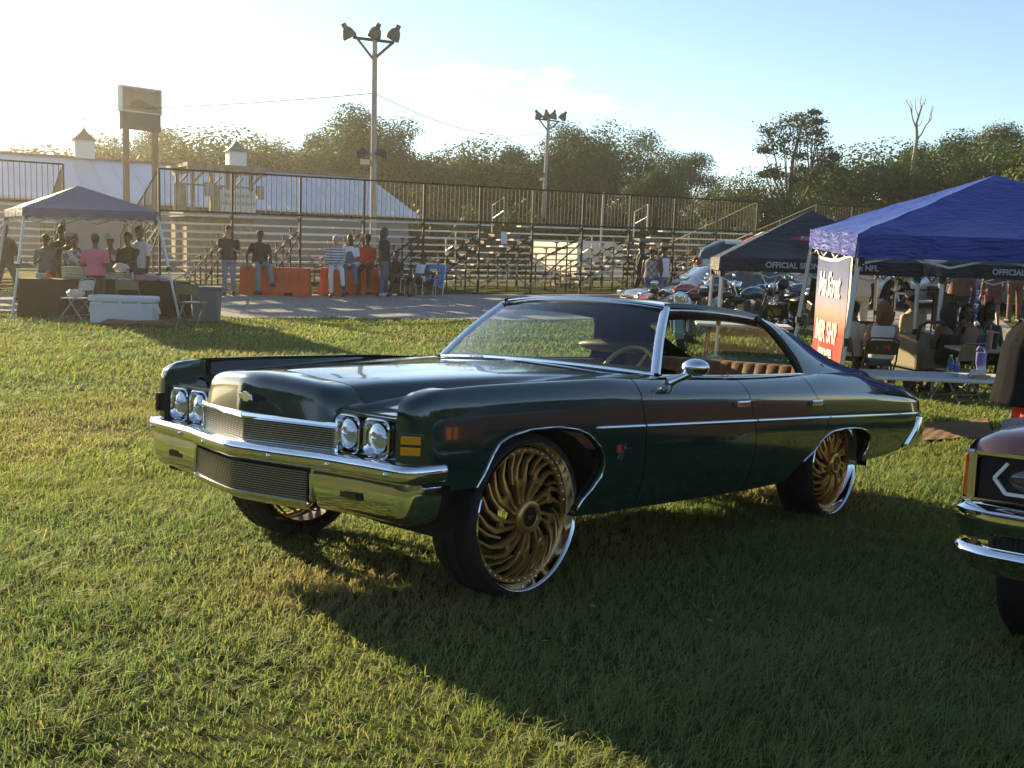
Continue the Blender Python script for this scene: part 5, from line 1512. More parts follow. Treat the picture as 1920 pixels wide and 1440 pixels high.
c = gat(1772, 700, 11.25); tz = at(1675, 707, 11).z - c.z
TB = folding_table('white folding table with water bottles on the lawn behind the car', (c.x + .18, 11.38, c.z), R(-3), 1.95, .72, tz, group='folding tables')
TBZ = c.z + tz
c = gat(1392, 620, 16.6); folding_table('white folding table seen through the side window of the green car', c, R(-8), 1.5, .75, .76, group='folding tables')
c = gat(1868, 660, 14.3); TC = folding_table('table with tumblers in front of the seated women', c, R(-5), 1.2, .7, .74, mat('table_tan', (.35, .31, .22), .6), group='folding tables'); TCX, TCZ = c, c.z + .74

# black cloths over the two food tables
BLC = mat('black_tablecloth', (.012, .011, .010), .85, bump=.3, bscale=6)
def draped(label, c, rz, L_, W_, H_):
    m_ = MB(); rows = []
    n = 80
    for lv in range(8):
        f = lv / 7; z = H_ - (H_ - .02) * f; row = []
        for i in range(n + 1):
            t = 4 * i / n; k = int(t) % 4; u = t - int(t)
            cs = [(-1, -1), (1, -1), (1, 1), (-1, 1)]; a, b = cs[k], cs[(k + 1) % 4]
            x, y = a[0] + (b[0] - a[0]) * u, a[1] + (b[1] - a[1]) * u
            o = f * (.03 + .03 * math.sin(i * 1.9) + .015 * math.sin(i * 4.3 + lv * .2))
            row.append((x * (L_ / 2 + o), y * (W_ / 2 + o), z))
        rows.append(row)
    m_.grid(rows); m_.add(rows[0][:-1], [tuple(range(n))])
    o = obj('tablecloth', m_, BLC, smooth=50); o.location = c; o.rotation_euler = (0, 0, rz); tag(o, label, 'tablecloth', 'black tablecloths'); return o
g1 = gat(255, 595, 21.2); g2 = gat(92, 592, 20.9)
draped('black cloth reaching the grass on the long food table behind the cooler', (g1.x, 21.3, g1.z), 0, 1.9, .75, .76)
draped('black cloth on the angled food table at the left canopy leg', (g2.x, 21.1, g2.z), R(14), 1.1, .75, .78)
TZ1, TZ2 = g1.z + .765, g2.z + .785


def folding_chair(label, c, rz, m, fm, group='folding chairs', letters=None):
    """metal folding chair; sitter faces local -Y"""
    T_ = thing('folding_chair', label, 'chair', c, rz, group)
    m_ = MB(); m_.box((0, -.02, .445), (.40, .39, .025)); obj('seat', m_, m, T_, bevel=.01)
    m_ = MB(); rows = []
    for i in range(11):
        q = -1 + 2 * i / 10; rows.append([(q * .205, .205 + .03 * (1 - q * q) + f * .035, .60 + .20 * f - .035 * q ** 4 * f) for f in (0, .33, .66, 1)])
    m_.grid(rows); m_.grid([[(p[0], p[1] + .012, p[2]) for p in r_] for r_ in rows]); obj('backrest', m_, m, T_, smooth=60)
    for s in (-1, 1):
        m_ = MB(); m_.tube([(s * .215, .26, .80), (s * .215, .18, .52), (s * .21, -.27, .012)], .0125, 6); obj('leg', m_, fm, T_, smooth=60)
        m_ = MB(); m_.tube([(s * .195, -.06, .46), (s * .195, .28, .012)], .0125, 6); obj('leg', m_, fm, T_, smooth=60)
    m_ = MB(); m_.tube([(-.215, .26, .80), (-.15, .28, .835), (.15, .28, .835), (.215, .26, .80)], .0125, 6); obj('top_bar', m_, fm, T_, smooth=60)
    for y_, z_ in ((.21, .14), (-.2, .09)): m_ = MB(); m_.tube([(-.2, y_, z_), (.2, y_, z_)], .009, 5); obj('cross_bar', m_, fm, T_, smooth=60)
    if letters: text_mesh('paint_letters', letters, .13, mat('red_paint', (.45, .03, .03), .6), Matrix.Translation((0, .268, .71)) @ Matrix.Rotation(R(180), 4, 'Z') @ Matrix.Rotation(R(82), 4, 'X'), T_, bold=.004)
    return T_


TANM, BRNM = mat('tan_chair_metal', (.27, .22, .15), .45, .3), mat('dark_bronze_metal', (.07, .058, .045), .45, .3)
WCH, GCH = mat('white_chair', (.62, .62, .60), .5), mat('grey_chair_frame', (.42, .41, .39), .4, .4)
folding_chair('white folding chair with a bag on its seat beside the cooler', gat(145, 600, 19.9), R(-105), WCH, GCH)
folding_chair('tan folding chair whose back shows above the white cooler', gat(247, 598, 20.3), R(180), TANM, TANM)
folding_chair('tan folding chair standing in front of the grey trash can', gat(362, 604, 19.3), R(172), TANM, TANM)
folding_chair('dark folding chair with red letters under the woman in white', gat(1643, 705, 14.7), R(172), BRNM, BRNM, letters='T M')
folding_chair('tan folding chair with red letters left of the water bottles', gat(1796, 705, 14.0), R(200), TANM, TANM, letters='T H')
folding_chair('dark folding chair under the boy behind the barber banner', gat(1592, 700, 15.0), R(120), BRNM, BRNM)


def bag(name, label, cat, c, r, m, n=10, jit=.12, group=None, seed=0):
    q = random.Random(seed); m_ = MB(); m_.ell((0, 0, r[2]), r, 14, n)
    m_.v = [(x * (1 + q.uniform(-jit, jit)), y * (1 + q.uniform(-jit, jit)), z * (1 + q.uniform(-jit, jit))) for x, y, z in m_.v]
    o = obj(name, m_, m, smooth=70, weld=True); o.location = c; tag(o, label, cat, group); return o


PLB = mat('crumpled_plastic', (.60, .58, .54), .35, trans=.25); PLG = mat('pale_blue_bag', (.48, .52, .60), .4, trans=.2)
p = at(142, 556, 19.9); bag('shopping_bag', 'pale plastic bag lying on the white folding chair', 'bag', (p.x, 19.9, gat(145, 600, 19.9).z + .458), (.17, .14, .075), PLG, seed=1)
# cooler
c = gat(234, 603, 19.3); CO = thing('cooler', 'large white ice chest cooler in front of the food tables', 'cooler', c, R(2))
CW = mat('white_cooler', (.60, .63, .66), .45)
m_ = MB(); m_.box((0, 0, .21), (1.14, .46, .40)); obj('cooler_body', m_, CW, CO, bevel=.035)
m_ = MB(); m_.box((0, 0, .475), (1.18, .49, .12)); obj('lid', m_, CW, CO, bevel=.035)
for x in (-.35, 0, .35): m_ = MB(); m_.box((x, -.25, .40), (.07, .02, .05)); obj('latch', m_, WHITE, CO)
for s in (-1, 1): m_ = MB(); m_.tube([(s * .58, -.12, .34), (s * .63, -.08, .22), (s * .63, .08, .22), (s * .58, .12, .34)], .015, 6); obj('handle', m_, WHITE, CO)
c = gat(255, 606, 18.7); o = MB(); o.tube([(-.66, 0, .05), (-.5, .02, .075), (0, .0, .07), (.5, -.02, .085), (.68, 0, .06)], [.03, .07, .065, .075, .03], 10); o = obj('carry_bag', o, mat('brown_bag', (.12, .075, .055), .7, bump=.3, bscale=12), smooth=60); o.location = c; tag(o, 'long brown carry bag lying on the grass under the cooler', 'bag')
# trash can
c = gat(388, 602, 20.4); TR = thing('trash_can', 'grey square trash can behind the tan chair at the left', 'trash can', c, R(6))
TG = mat('grey_bin', (.14, .145, .155), .55)
m_ = MB(); m_.box((0, 0, .33), (.44, .44, .66), taper=1.18); obj('bin', m_, TG, TR, bevel=.02); m_ = MB(); m_.box((0, 0, .67), (.58, .58, .05)); obj('rim', m_, TG, TR, bevel=.015)
for s in (-1, 1): m_ = MB(); m_.box((s * .29, 0, .62), (.05, .16, .04)); obj('handle', m_, TG, TR)
# things on the food tables
def bottle(label, cat, c, h, r, body, cap, name='bottle', group=None):
    T_ = thing(name, label, cat, c, 0, group)
    m_ = MB(); m_.lathe([(.001, 0), (r, .004), (r, h * .62), (r * .8, h * .72), (r * .38, h * .85), (r * .38, h * .92)], 16); obj('bottle_body', m_, body, T_, smooth=50)
    m_ = MB(); m_.lathe([(r * .42, h * .91), (r * .42, h), (.001, h)], 12); obj('cap', m_, cap, T_, smooth=40); return T_
def tray_stack(label, c, rz, n, w, d_, m):
    T_ = thing('food_trays', label, 'food trays', c, rz, 'foil trays on the food table')
    for k in range(n):
        m_ = MB(); m_.box((0, 0, .03 + k * .062), (w * .92, d_ * .92, .05), taper=1.12); m_.box((0, 0, .058 + k * .062), (w * 1.05, d_ * 1.05, .008)); obj('tray', m_, m, T_)
FOIL = mat('foil', (.75, .68, .55), .3, .6, bump=.5, bscale=30)
X21 = lambda u, d=21.1: at(u, 520, d).x
tray_stack('tall stack of foil trays before the patterned blouse', (X21(138), 21.15, TZ2), R(8), 4, .42, .32, FOIL)
tray_stack('low foil trays right of the pink shirt', (X21(220), 21.1, TZ1), R(-5), 2, .40, .3, FOIL)
bag('paper_wrap', 'crumpled pale paper wrap on the foil trays right of the pink shirt', 'wrapping', (X21(226), 21.15, TZ1 + .14), (.16, .10, .09), PLB, seed=4)
bag('plastic_bag', 'white plastic bag on the right end of the food table', 'bag', (X21(278), 21.25, TZ1), (.17, .12, .07), PLB, seed=5)
bag('plastic_bag', 'pale bag at the far right end of the food table', 'bag', (X21(302), 21.2, TZ1), (.13, .10, .05), PLG, seed=6)
o = MB(); o.box((0, 0, .05), (.36, .26, .10)); o = obj('donut_box', o, mat('pink_box', (.50, .20, .22), .6)); o.location = (X21(277), 21.05, TZ1); tag(o, 'flat pink box on the right end of the food table', 'box')
bottle('grey green insulated bottle on the food table', 'bottle', (X21(241), 21.05, TZ1), .22, .04, mat('grey_green', (.22, .26, .22), .4), BLACK)
bottle('clear pump bottle beside the pink box', 'bottle', (X21(252), 21.0, TZ1), .15, .035, mat('soap_clear', (.6, .5, .42), .2), WHITE)
o = MB(); o.lathe([(.075, 0), (.06, .04), (.018, .15), (.001, .155)], 14); o = obj('party_cone', o, mat('orange_cone', (.7, .12, .02), .5), smooth=50); o.location = (X21(94), 21.0, TZ2); tag(o, 'small orange cone on the left food table', 'cone')
o = MB(); o.box((0, 0, .05), (.2, .14, .1)); o = obj('storage_box', o, mat('clear_box', (.4, .38, .34), .3)); o.location = (X21(84), 21.0, TZ2); tag(o, 'small grey plastic box on the left food table', 'box')
o = MB(); o.box((0, 0, .01), (.3, .2, .02)); o.box((.02, .01, .03), (.26, .18, .015)); o = obj('napkin_pack', o, WHITE); o.location = (X21(232), 20.98, TZ1); tag(o, 'flat white napkin pack on the food table edge', 'napkins')
o = MB(); o.box((0, 0, .07), (.1, .1, .14)); o = obj('dark_jar', o, BLACK); o.location = (X21(287), 21.1, TZ1 + .0); o.location.y = 21.32; tag(o, 'dark square jar between the bags on the food table', 'jar')

# things on the white table
WATER = glass('water_bottle_plastic', (.86, .93, .95), boost=1.5)
def water(label, u, d):
    p = at(u, 700, d); T_ = bottle(label, 'water bottle', (p.x, d, TBZ), .215, .034, WATER, WHITE, 'water_bottle', 'water bottles on the white table')
    m_ = MB(); m_.lathe([(.0350, .075), (.0353, .08), (.0353, .125), (.035, .13)], 16); obj('label_wrap', m_, mat('blue_wrap', (.03, .13, .45), .4), T_, smooth=50)
    m_ = MB(); m_.lathe([(.001, .006), (.031, .008), (.031, .12), (.001, .121)], 14); obj('water', m_, glass('water', (.8, .9, .95), boost=1.2), T_)
water('rear left water bottle with blue wrap on the white table', 1781, 11.55); water('front right water bottle with blue wrap on the white table', 1792, 11.2)
p = at(1838, 690, 11.45); TU = thing('tumbler', 'tall lavender tumbler with handle on the white table', 'tumbler', (p.x, 11.45, TBZ))
LAV = mat('lavender', (.24, .23, .58), .4)
m_ = MB(); m_.lathe([(.001, 0), (.036, .002), (.040, .10), (.052, .13), (.055, .26), (.001, .262)], 18); obj('cup', m_, LAV, TU, smooth=40)
m_ = MB(); m_.tube([(.05, 0, .24), (.03, .0, .31), (-.03, .0, .32), (-.055, 0, .27)], .014, 8); obj('handle', m_, LAV, TU, smooth=60)
p = at(1836, 700, 11.15); FT = thing('snack_tray', 'open takeout tray with crumpled white napkins on the table end', 'tray', (p.x, 11.15, TBZ), .2)
m_ = MB(); m_.box((0, 0, .02), (.17, .12, .04), taper=1.15); obj('tray', m_, mat('brown_tray', (.45, .30, .18), .6), FT)
q = random.Random(3); m_ = MB(); m_.ell((.02, .0, .07), (.06, .045, .06), 10, 6); m_.ell((-.06, 0, .05), (.05, .04, .04), 10, 6); m_.v = [(x + q.uniform(-.014, .014), y + q.uniform(-.01, .01), z + q.uniform(-.014, .02)) for x, y, z in m_.v]; obj('napkin', m_, mat('napkin_white', (.75, .75, .76), .7), FT)
# tumblers in front of the women
def cup(label, u, d, h, r, m, lid, straw):
    p = at(u, 640, d); T_ = thing('tumbler', label, 'tumbler', (p.x, d, TCZ), 0, 'tumblers on the tan table')
    m_ = MB(); m_.lathe([(.001, 0), (r * .8, .002), (r, h), (.001, h)], 16); obj('cup', m_, m, T_, smooth=40)
    m_ = MB(); m_.lathe([(r * 1.05, h), (r * 1.05, h + .02), (.001, h + .022)], 16); obj('lid', m_, lid, T_, smooth=40)
    if straw: m_ = MB(); m_.tube([(0, 0, h), (.01, 0, h + .1)], .006, 6); obj('straw', m_, lid, T_)
cup('dark blue tumbler with green lid and straw on the tan table', 1843, 14.1, .20, .05, mat('navy', (.02, .05, .12), .3), mat('green_lid', (.02, .22, .14), .4), True)
cup('pink tumbler right of the blue tumbler on the tan table', 1855, 14.15, .24, .045, mat('pink_cup', (.55, .28, .22), .3), mat('pink_lid', (.5, .3, .25), .4), True)
cup('dark tumbler at the right end of the tan table', 1864, 14.2, .22, .05, BLACK, mat('rose_lid', (.45, .25, .22), .4), False)

# brown mat on the grass
a, b_, c, d_ = hit(1738, 800), hit(1850, 786), hit(1862, 822), hit(1722, 830); m_ = MB(); rows = []
for i in range(25):
    row = []
    for j in range(11):
        p = a.lerp(b_, i / 24).lerp(d_.lerp(c, i / 24), j / 10); row.append((p.x, p.y, gz(p.x, p.y) + .02 + .006 * math.sin(i * 1.3 + j) + .005 * math.sin(j * 2.2)))
    rows.append(row)
m_.grid(rows); o = obj('ground_mat', m_, mat('brown_canvas', (.19, .115, .06), .9, bump=.6, bscale=7), smooth=60); tag(o, 'rumpled brown canvas mat on the grass behind the green car', 'mat')

# red camp chair and the wagon stroller among the seated people
c = gat(1628, 660, 17.2); CC = thing('camp_chair', 'small red camp chair behind the woman in white', 'chair', c, R(170)); RED = mat('red_canvas', (.30, .02, .025), .7)
m_ = MB(); m_.grid([[(x, .2 + .03 * (1 - (x / .24) ** 2), z) for z in (.42, .6, .82)] for x in (-.24, -.1, .1, .24)]); obj('backrest', m_, RED, CC, smooth=60)
m_ = MB(); m_.grid([[(x, y, .42 - .03 * (1 - (x / .24) ** 2)) for y in (-.2, 0, .2)] for x in (-.24, 0, .24)]); obj('seat', m_, RED, CC, smooth=60)
for s in (-1, 1):
    for s2 in (-1, 1): m_ = MB(); m_.tube([(s * .24, s2 * .2, .42), (-s * .2, s2 * .22, 0)], .01, 5); obj('leg', m_, BLACK, CC)
    m_ = MB(); m_.tube([(s * .24, .2, .42), (s * .25, .22, .86)], .01, 5); obj('back_post', m_, BLACK, CC)
c = gat(1722, 690, 15.4); WG = thing('wagon_stroller', 'tan canvas wagon stroller with dark frame and canopy hoop', 'wagon', c, R(8)); WT = mat('tan_wagon_canvas', (.20, .175, .12), .8, bump=.3, bscale=10)
m_ = MB(); m_.box((0, 0, .60), (.62, .95, .50), taper=1.06); obj('wagon_body', m_, WT, WG, bevel=.04)
m_ = MB(); m_.box((0, -.50, .52), (.46, .05, .30)); obj('pocket', m_, WT, WG, bevel=.02)
m_ = MB(); m_.box((0, 0, .26), (.60, .9, .14)); obj('chassis', m_, BLACK, WG)
m_ = MB(); m_.tube([(-.34, -.50, .80), (-.34, -.56, 1.0), (-.24, -.58, 1.06), (.24, -.58, 1.06), (.34, -.56, 1.0), (.34, -.50, .80)], .025, 8); obj('push_handle', m_, mat('dark_red_handle', (.09, .02, .02), .5), WG, smooth=60)
m_ = MB(); m_.tube([(.32, .3, .85), (.32, .3, 1.45), (.28, .1, 1.5), (-.28, .1, 1.5), (-.32, .3, 1.45), (-.32, .3, .85)], .012, 6); m_.tube([(.34, -.3, .85), (.33, -.2, 1.42), (.3, .1, 1.5)], .012, 6); obj('canopy_hoop', m_, BLACK, WG, smooth=60)
m_ = MB(); m_.grid([[(.33 + .02 * math.sin(z * 9), y, z) for z in (.9, 1.1, 1.3, 1.46)] for y in (-.25, 0, .3)]); m_.grid([[(x, .1 + y, 1.50 - .03 * abs(y)) for y in (-.12, 0, .2)] for x in (-.3, 0, .3)]); obj('canopy_cloth', m_, mat('sheer_canopy', (.16, .13, .09), .8, trans=.5), WG, smooth=60)
for sx_ in (-1, 1):
    for sy in (-1, 1): m_ = MB(); m_.lathe([(.03, -.03), (.13, -.035), (.14, 0), (.13, .035), (.03, .03)], 16, Matrix.Translation((sx_ * .32, sy * .36, .14)) @ Matrix.Rotation(R(90), 4, 'Y')); obj('wheel', m_, RUBBER, WG, smooth=40)

# orange barriers
ORG = mat('orange_barrier_plastic', (.62, .085, .012), .45, var=.12, vscale=3)
def barrier(label, ua, ub, vb, da, db, H_):
    a, b = gat(ua, vb, da), gat(ub, vb, db); c = (a + b) / 2; L_ = (b - a).length; ang = math.atan2(b.y - a.y, b.x - a.x)
    T_ = thing('traffic_barrier', label, 'barrier', c, ang, 'orange barriers behind the gravel track')
    prof = [(.28, 0), (.28, .10), (.25, .14), (.17, .34), (.13, H_ - .04), (.11, H_), (-.11, H_), (-.13, H_ - .04), (-.17, .34), (-.25, .14), (-.28, .10), (-.28, 0)]
    m_ = MB(); m_.grid([[(x, y, z) for y, z in prof] for x in (-L_ / 2, L_ / 2)]); n = len(prof); m_.f += [tuple(range(n)), tuple(range(2 * n - 1, n - 1, -1))]; m_.m += [0, 0]; obj('barrier_shell', m_, ORG, T_, bevel=.015)
    for k in range(-2, 3):
        m_ = MB(); m_.box((k * L_ / 5.5, -.155, H_ * .62), (.05, .06, H_ * .55)); obj('moulded_rib', m_, ORG, T_, bevel=.01)
    for k in (-1, 1): m_ = MB(); m_.box((k * L_ * .22, -.285, .05), (.22, .012, .08)); obj('fork_slot', m_, DARK, T_)
    return T_
barrier('left orange plastic barrier with one man sitting on it', 452, 581, 551, 27.2, 27.2, .73)
barrier('right orange plastic barrier hidden behind several sitting people', 606, 706, 552, 27.6, 28.9, .73)

# ------------------------------------------------------------------ people
PENDING = []
_mc = {}


def cm(name, col, rough=.8, **k):
    if name not in _mc: _mc[name] = mat(name, col, rough, **k)
    return _mc[name]


SK = {'dark': cm('skin_dark', (.085, .042, .024), .5), 'brown': cm('skin_brown', (.16, .082, .048), .5), 'light': cm('skin_light', (.42, .24, .17), .5)}
EYE = cm('eye_dark', (.01, .008, .008), .2)
LIP = cm('lip', (.16, .05, .04), .5)


def seg(m, a, b, ra, rb, n=10, sq=None):
    a, b = Vector(a), Vector(b); d = (b - a); L_ = d.length; d = d / L_ if L_ > 1e-6 else Vector((0, 0, 1))
    m.tube([a - d * ra * .92, a - d * ra * .55, a, b, b + d * rb * .55, b + d * rb * .92], [ra * .32, ra * .83, ra, rb, rb * .83, rb * .32], n)


def ring(m, rows, M, n=16, pw=2.4):
    """rows: (z, rx, ry, yoff)"""
    G = []
    for z, rx, ry, yo in rows:
        rr = []
        for i in range(n):
            t = 2 * math.pi * i / n; c, s = math.cos(t), math.sin(t); k = (abs(c) ** pw + abs(s) ** pw) ** (-1 / pw)
            rr.append(M @ Vector((rx * c * k, ry * s * k + yo, z)))
        G.append(rr)
    o = len(m.v)
    for i in range(len(G) - 1):
        pass
    vs = [p for r_ in G for p in r_]; fs = []
    for i in range(len(G) - 1):
        for j in range(n): fs.append((i * n + j, i * n + (j + 1) % n, (i + 1) * n + (j + 1) % n, (i + 1) * n + j))
    fs.append(tuple(range(n))[::-1]); fs.append(tuple(range((len(G) - 1) * n, len(G) * n)))
    m.add(vs, fs)


def fleshed(name, m, material, parent, vox, it=3):
    o = obj(name, m, material, parent)
    r_ = o.modifiers.new('remesh', 'REMESH'); r_.mode = 'VOXEL'; r_.voxel_size = vox; r_.use_smooth_shade = True
    s_ = o.modifiers.new('smooth', 'SMOOTH'); s_.factor = .5; s_.iterations = it
    PENDING.append(o); return o


ARM = {'down': ((.045, .0, -.28), (.055, -.05, -.53)), 'fwd': ((.05, .03, -.27), (-.03, -.22, -.20)), 'hip': ((.15, .07, -.23), (.03, -.08, -.36)), 'lap': ((.04, -.06, -.27), (-.09, -.28, -.33)),
       'cross': ((.05, -.03, -.27), (-.20, -.20, -.21)), 'face': ((.07, -.20, -.17), (-.05, -.27, .08)), 'swing': ((.04, .10, -.26), (.05, .06, -.52)), 'swingf': ((.04, -.10, -.26), (.03, -.25, -.46)),
       'knee': ((.05, -.12, -.25), (-.02, -.40, -.36)), 'reach': ((.02, -.2, -.2), (-.05, -.42, -.26)), 'prop': ((.10, .12, -.24), (.10, .05, -.50))}


def person(label, loc, rz, H=1.72, pose='stand', arms=('down', 'down'), skin='brown', top=None, sleeve='short', legs=None, legkind='long', hair=('short', (.012, .010, .009)), hat=None, shoe=(.02, .02, .02),
           lean=0.0, turn=0.0, build=1.0, female=False, vox=.019, group='people at the gathering', extra=None, tilt=0.0, seat=None):
    s = H / 1.75; P_ = thing('person', label, 'person', loc, rz, group); P_.scale = (s, s, s)
    sk = SK[skin]; B = MB(); T_ = MB(); Lg = MB()
    pz = {'stand': .93, 'walk': .92, 'sit': .53, 'perch': .84, 'low': .34}[pose]
    if seat is not None: pz = seat / s + .09
    S = Matrix.Translation((0, 0, pz)) @ Matrix.Rotation(R(lean), 4, 'X') @ Matrix.Rotation(R(tilt), 4, 'Y')
    w = build
    tor = [(-.09, .13 * w, .095 * w, 0), (-.02, .168 * w, .118 * w, .005), (.06, .163 * w, .112 * w, 0), (.16, (.132 if female else .148) * w, .098 * w, -.005), (.26, (.142 if female else .158) * w, (.118 if female else .108) * w, -.012 if female else -.003), (.37, .168 * w, .112 * w, -.004), (.45, .165 * w, .092, .004), (.50, .115, .068, .008), (.535, .060, .058, .008)]
    ring(B, tor, S)
    hd = S @ Matrix.Translation((0, -.012, .70)) @ Matrix.Rotation(R(-lean * .7), 4, 'X') @ Matrix.Rotation(R(turn), 4, 'Z')
    B.tube([S @ Vector((0, .01, .50)), hd @ Vector((0, .012, -.05))], [.056, .052], 10)
    B.ell((0, 0, .02), (.076, .095, .108), 14, 10, hd); B.ell((0, -.030, -.055), (.052, .055, .058), 12, 8, hd); B.ell((0, -.098, -.012), (.013, .020, .022), 8, 6, hd)
    for q in (-1, 1): B.ell((q * .078, .008, .0), (.012, .022, .032), 8, 6, hd)
    sh = [S @ Vector((q * .185 * w, .004, .435)) for q in (-1, 1)]
    J = []
    for q, k in zip((-1, 1), arms):
        e, wr = ARM[k]; b = Vector((q * .185 * w, .004, .435)); el = S @ (b + Vector((q * e[0], e[1], e[2]))); wp = S @ (b + Vector((q * wr[0], wr[1], wr[2]))); J.append((sh[0 if q < 0 else 1], el, wp))
        a0 = J[-1][0]; seg(B, a0, el, .053 * w, .040); seg(B, el, wp, .040, .027)
        d = (wp - el).normalized(); side = d.cross(Vector((0, 1, 0)) if abs(d.y) < .8 else Vector((0, 0, 1))).normalized(); nn = side.cross(d)
        pc_ = wp + d * .045; B.tube([wp, wp + d * .03, wp + d * .085], [.026, .036, .034], 8)
        for fi in range(4):
            f0 = wp + d * .085 + side * (.027 - .018 * fi); ln = (.066, .076, .07, .054)[fi]; B.tube([f0, f0 + d * ln * .55 - nn * .008, f0 + d * ln * .95 - nn * .028], [.0105, .010, .008], 6)
        f0 = wp + d * .03 + side * .032; B.tube([f0, f0 + d * .03 + side * .022, f0 + d * .062 + side * .020], [.013, .0115, .009], 6)
    hipx = .088 * w
    K, A = [], []
    for q in (-1, 1):
        if pose == 'stand': k_, a_ = (q * .10, -.01, .50), (q * .115, .02, .085)
        elif pose == 'walk': k_, a_ = (q * .085, -.18 * q - .06, .51), ((q * .08, -.26, .10) if q > 0 else (q * .08, .38, .16))
        elif pose == 'sit': k_, a_ = (q * .13, -.44, pz - .005), (q * .13, -.42 + (.1 if q > 0 else 0), .09)
        elif pose == 'low': k_, a_ = (q * .16, -.43, pz + .12), (q * .17, -.60, .09)
        else: k_, a_ = (q * .13, -.36, pz - .14), (q * .12, -.30, .10)
        if pose == 'perch' and q > 0: k_, a_ = (q * .16, -.40, pz - .10), (q * .20, -.42, .32)
        hp = Vector((q * hipx, 0, pz)); k_, a_ = Vector(k_), Vector(a_); K.append(k_); A.append(a_)
        seg(B, hp, k_, .080 * w, .054); seg(B, k_, a_, .055, .034)
        t_ = Vector((q * .02, -.13, -.045)); B.tube([a_ + Vector((0, .05, -.04)), a_ + Vector((0, 0, -.03)), a_ + t_], [.035, .040, .028], 8)
        # shoes
        sm = MB(); sm.tube([a_ + Vector((0, .075, -.045)), a_ + Vector((0, .04, -.035)), a_ + t_ * .55 + Vector((0, 0, -.012)), a_ + t_ * 1.05, a_ + t_ * 1.28], [.030, .046, .050, .042, .022], 10)
        obj('shoe', sm, cm('shoe_%d' % int(shoe[0] * 999 + shoe[2] * 77), shoe, .6), P_, smooth=60)
    fleshed('body', B, sk, P_, vox)
    if top is not None:
        g = .014
        rows = [(z, rx + g + (.012 if z < .2 else 0), ry + g + (.010 if z < .2 else 0), yo) for z, rx, ry, yo in tor if z > -.08]
        if sleeve == 'tank': rows = [r_ for r_ in rows if r_[0] < .46] + [(.47, .135 * w, .085, .004)]
        elif sleeve == 'tube': rows = [r_ for r_ in rows if r_[0] < .35] + [(.36, .172 * w, .122 * w, -.004)]
        else: rows[-1] = (.525, .068, .066, .008)
        ring(T_, rows, S)
        if sleeve == 'dress': ring(T_, [(-.50, .225 * w, .19 * w, 0), (-.3, .20 * w, .165 * w, 0), (0, .185 * w, .145 * w, 0), (.12, .15 * w, .12 * w, -.03)], Matrix.Translation((0, 0, pz)))
        for (a0, el, wp) in J:
            if sleeve in ('short', 'dress'): seg(T_, a0, a0.lerp(el, .62), .066 * w, .060)
            elif sleeve == 'long': seg(T_, a0, el, .066 * w, .052); seg(T_, el, el.lerp(wp, .92), .052, .040)
            elif sleeve == 'tank': T_.tube([S @ Vector((math.copysign(.11, a0.x), .0, .44)), S @ Vector((math.copysign(.12, a0.x), 0, .50))], [.035, .03], 8)
        fleshed('shirt', T_, top, P_, vox * .95, 2)
    if legs is not None:
        if legkind == 'skirt':
            if pose in ('sit', 'low'):
                for q in (0, 1): seg(Lg, (hipx * (2 * q - 1), 0, pz), K[q], .105, .085)
                ring(Lg, [(-.09, .17, .13, 0), (.02, .18, .13, 0), (.08, .15, .115, 0)], S)
            else: ring(Lg, [(-.42, .21, .17, 0), (-.2, .19, .15, 0), (.0, .18, .13, 0), (.10, .15, .11, 0)], S)
        else:
            ring(Lg, [(-.10, .14 * w, .11 * w, 0), (-.02, .178 * w, .128 * w, .005), (.07, .168 * w, .118 * w, 0)], S)
            for q in (0, 1):
                hp = Vector((hipx * (2 * q - 1), 0, pz))
                if legkind == 'short': seg(Lg, hp, hp.lerp(K[q], .62), .092 * w, .085)
                else: seg(Lg, hp, K[q], .092 * w, .070); seg(Lg, K[q], K[q].lerp(A[q], .90), .068, .060)
        fleshed('trousers' if legkind != 'skirt' else 'skirt', Lg, legs, P_, vox * .95, 2)
    # hair, hats and face
    kind, hc = hair; hm = cm('hair_%d' % int(hc[0] * 5000 + hc[1] * 900), hc, .6, bump=.5, bscale=60)
    if kind != 'bald':
        h = MB()
        q = MB(); q.ell((0, .012, .035), (.084, .098, .108), 16, 12)
        keep = [f for f in q.f if sum(q.v[i][2] for i in f) / 4 > .045 - .9 * max(0, sum(q.v[i][1] for i in f) / 4 + .02)]
        h.add(q.v, keep, 0, hd)
        rr_ = random.Random(hash(label) % 1000)
        if kind in ('long', 'curly', 'wavy'):
            n_ = 13 if kind != 'curly' else 16
            for i in range(n_):
                a_ = R(20 + 140 * i / (n_ - 1)); x, y = -.082 * math.cos(a_), .03 + .070 * math.sin(a_)
                dn = -.30 if kind == 'long' else (-.24 if kind == 'wavy' else -.20)
                wv = .02 if kind != 'curly' else .035
                h.tube([hd @ Vector((x * .9, y * .8, .06)), hd @ Vector((x * 1.15 + rr_.uniform(-wv, wv), y + .02, -.05)), hd @ Vector((x * 1.25 + rr_.uniform(-wv, wv) * 1.5, y * .9 + .02, dn * .62)), hd @ Vector((x * .95 + rr_.uniform(-wv, wv), y * .8 + .01, dn))], [.028, .034, .030, .010] if kind != 'curly' else [.03, .046, .042, .02], 7)
        if kind == 'bun': h.ell((0, .06, .14), (.05, .05, .05), 10, 8, hd)
        obj('hair', h, hm, P_, smooth=60)
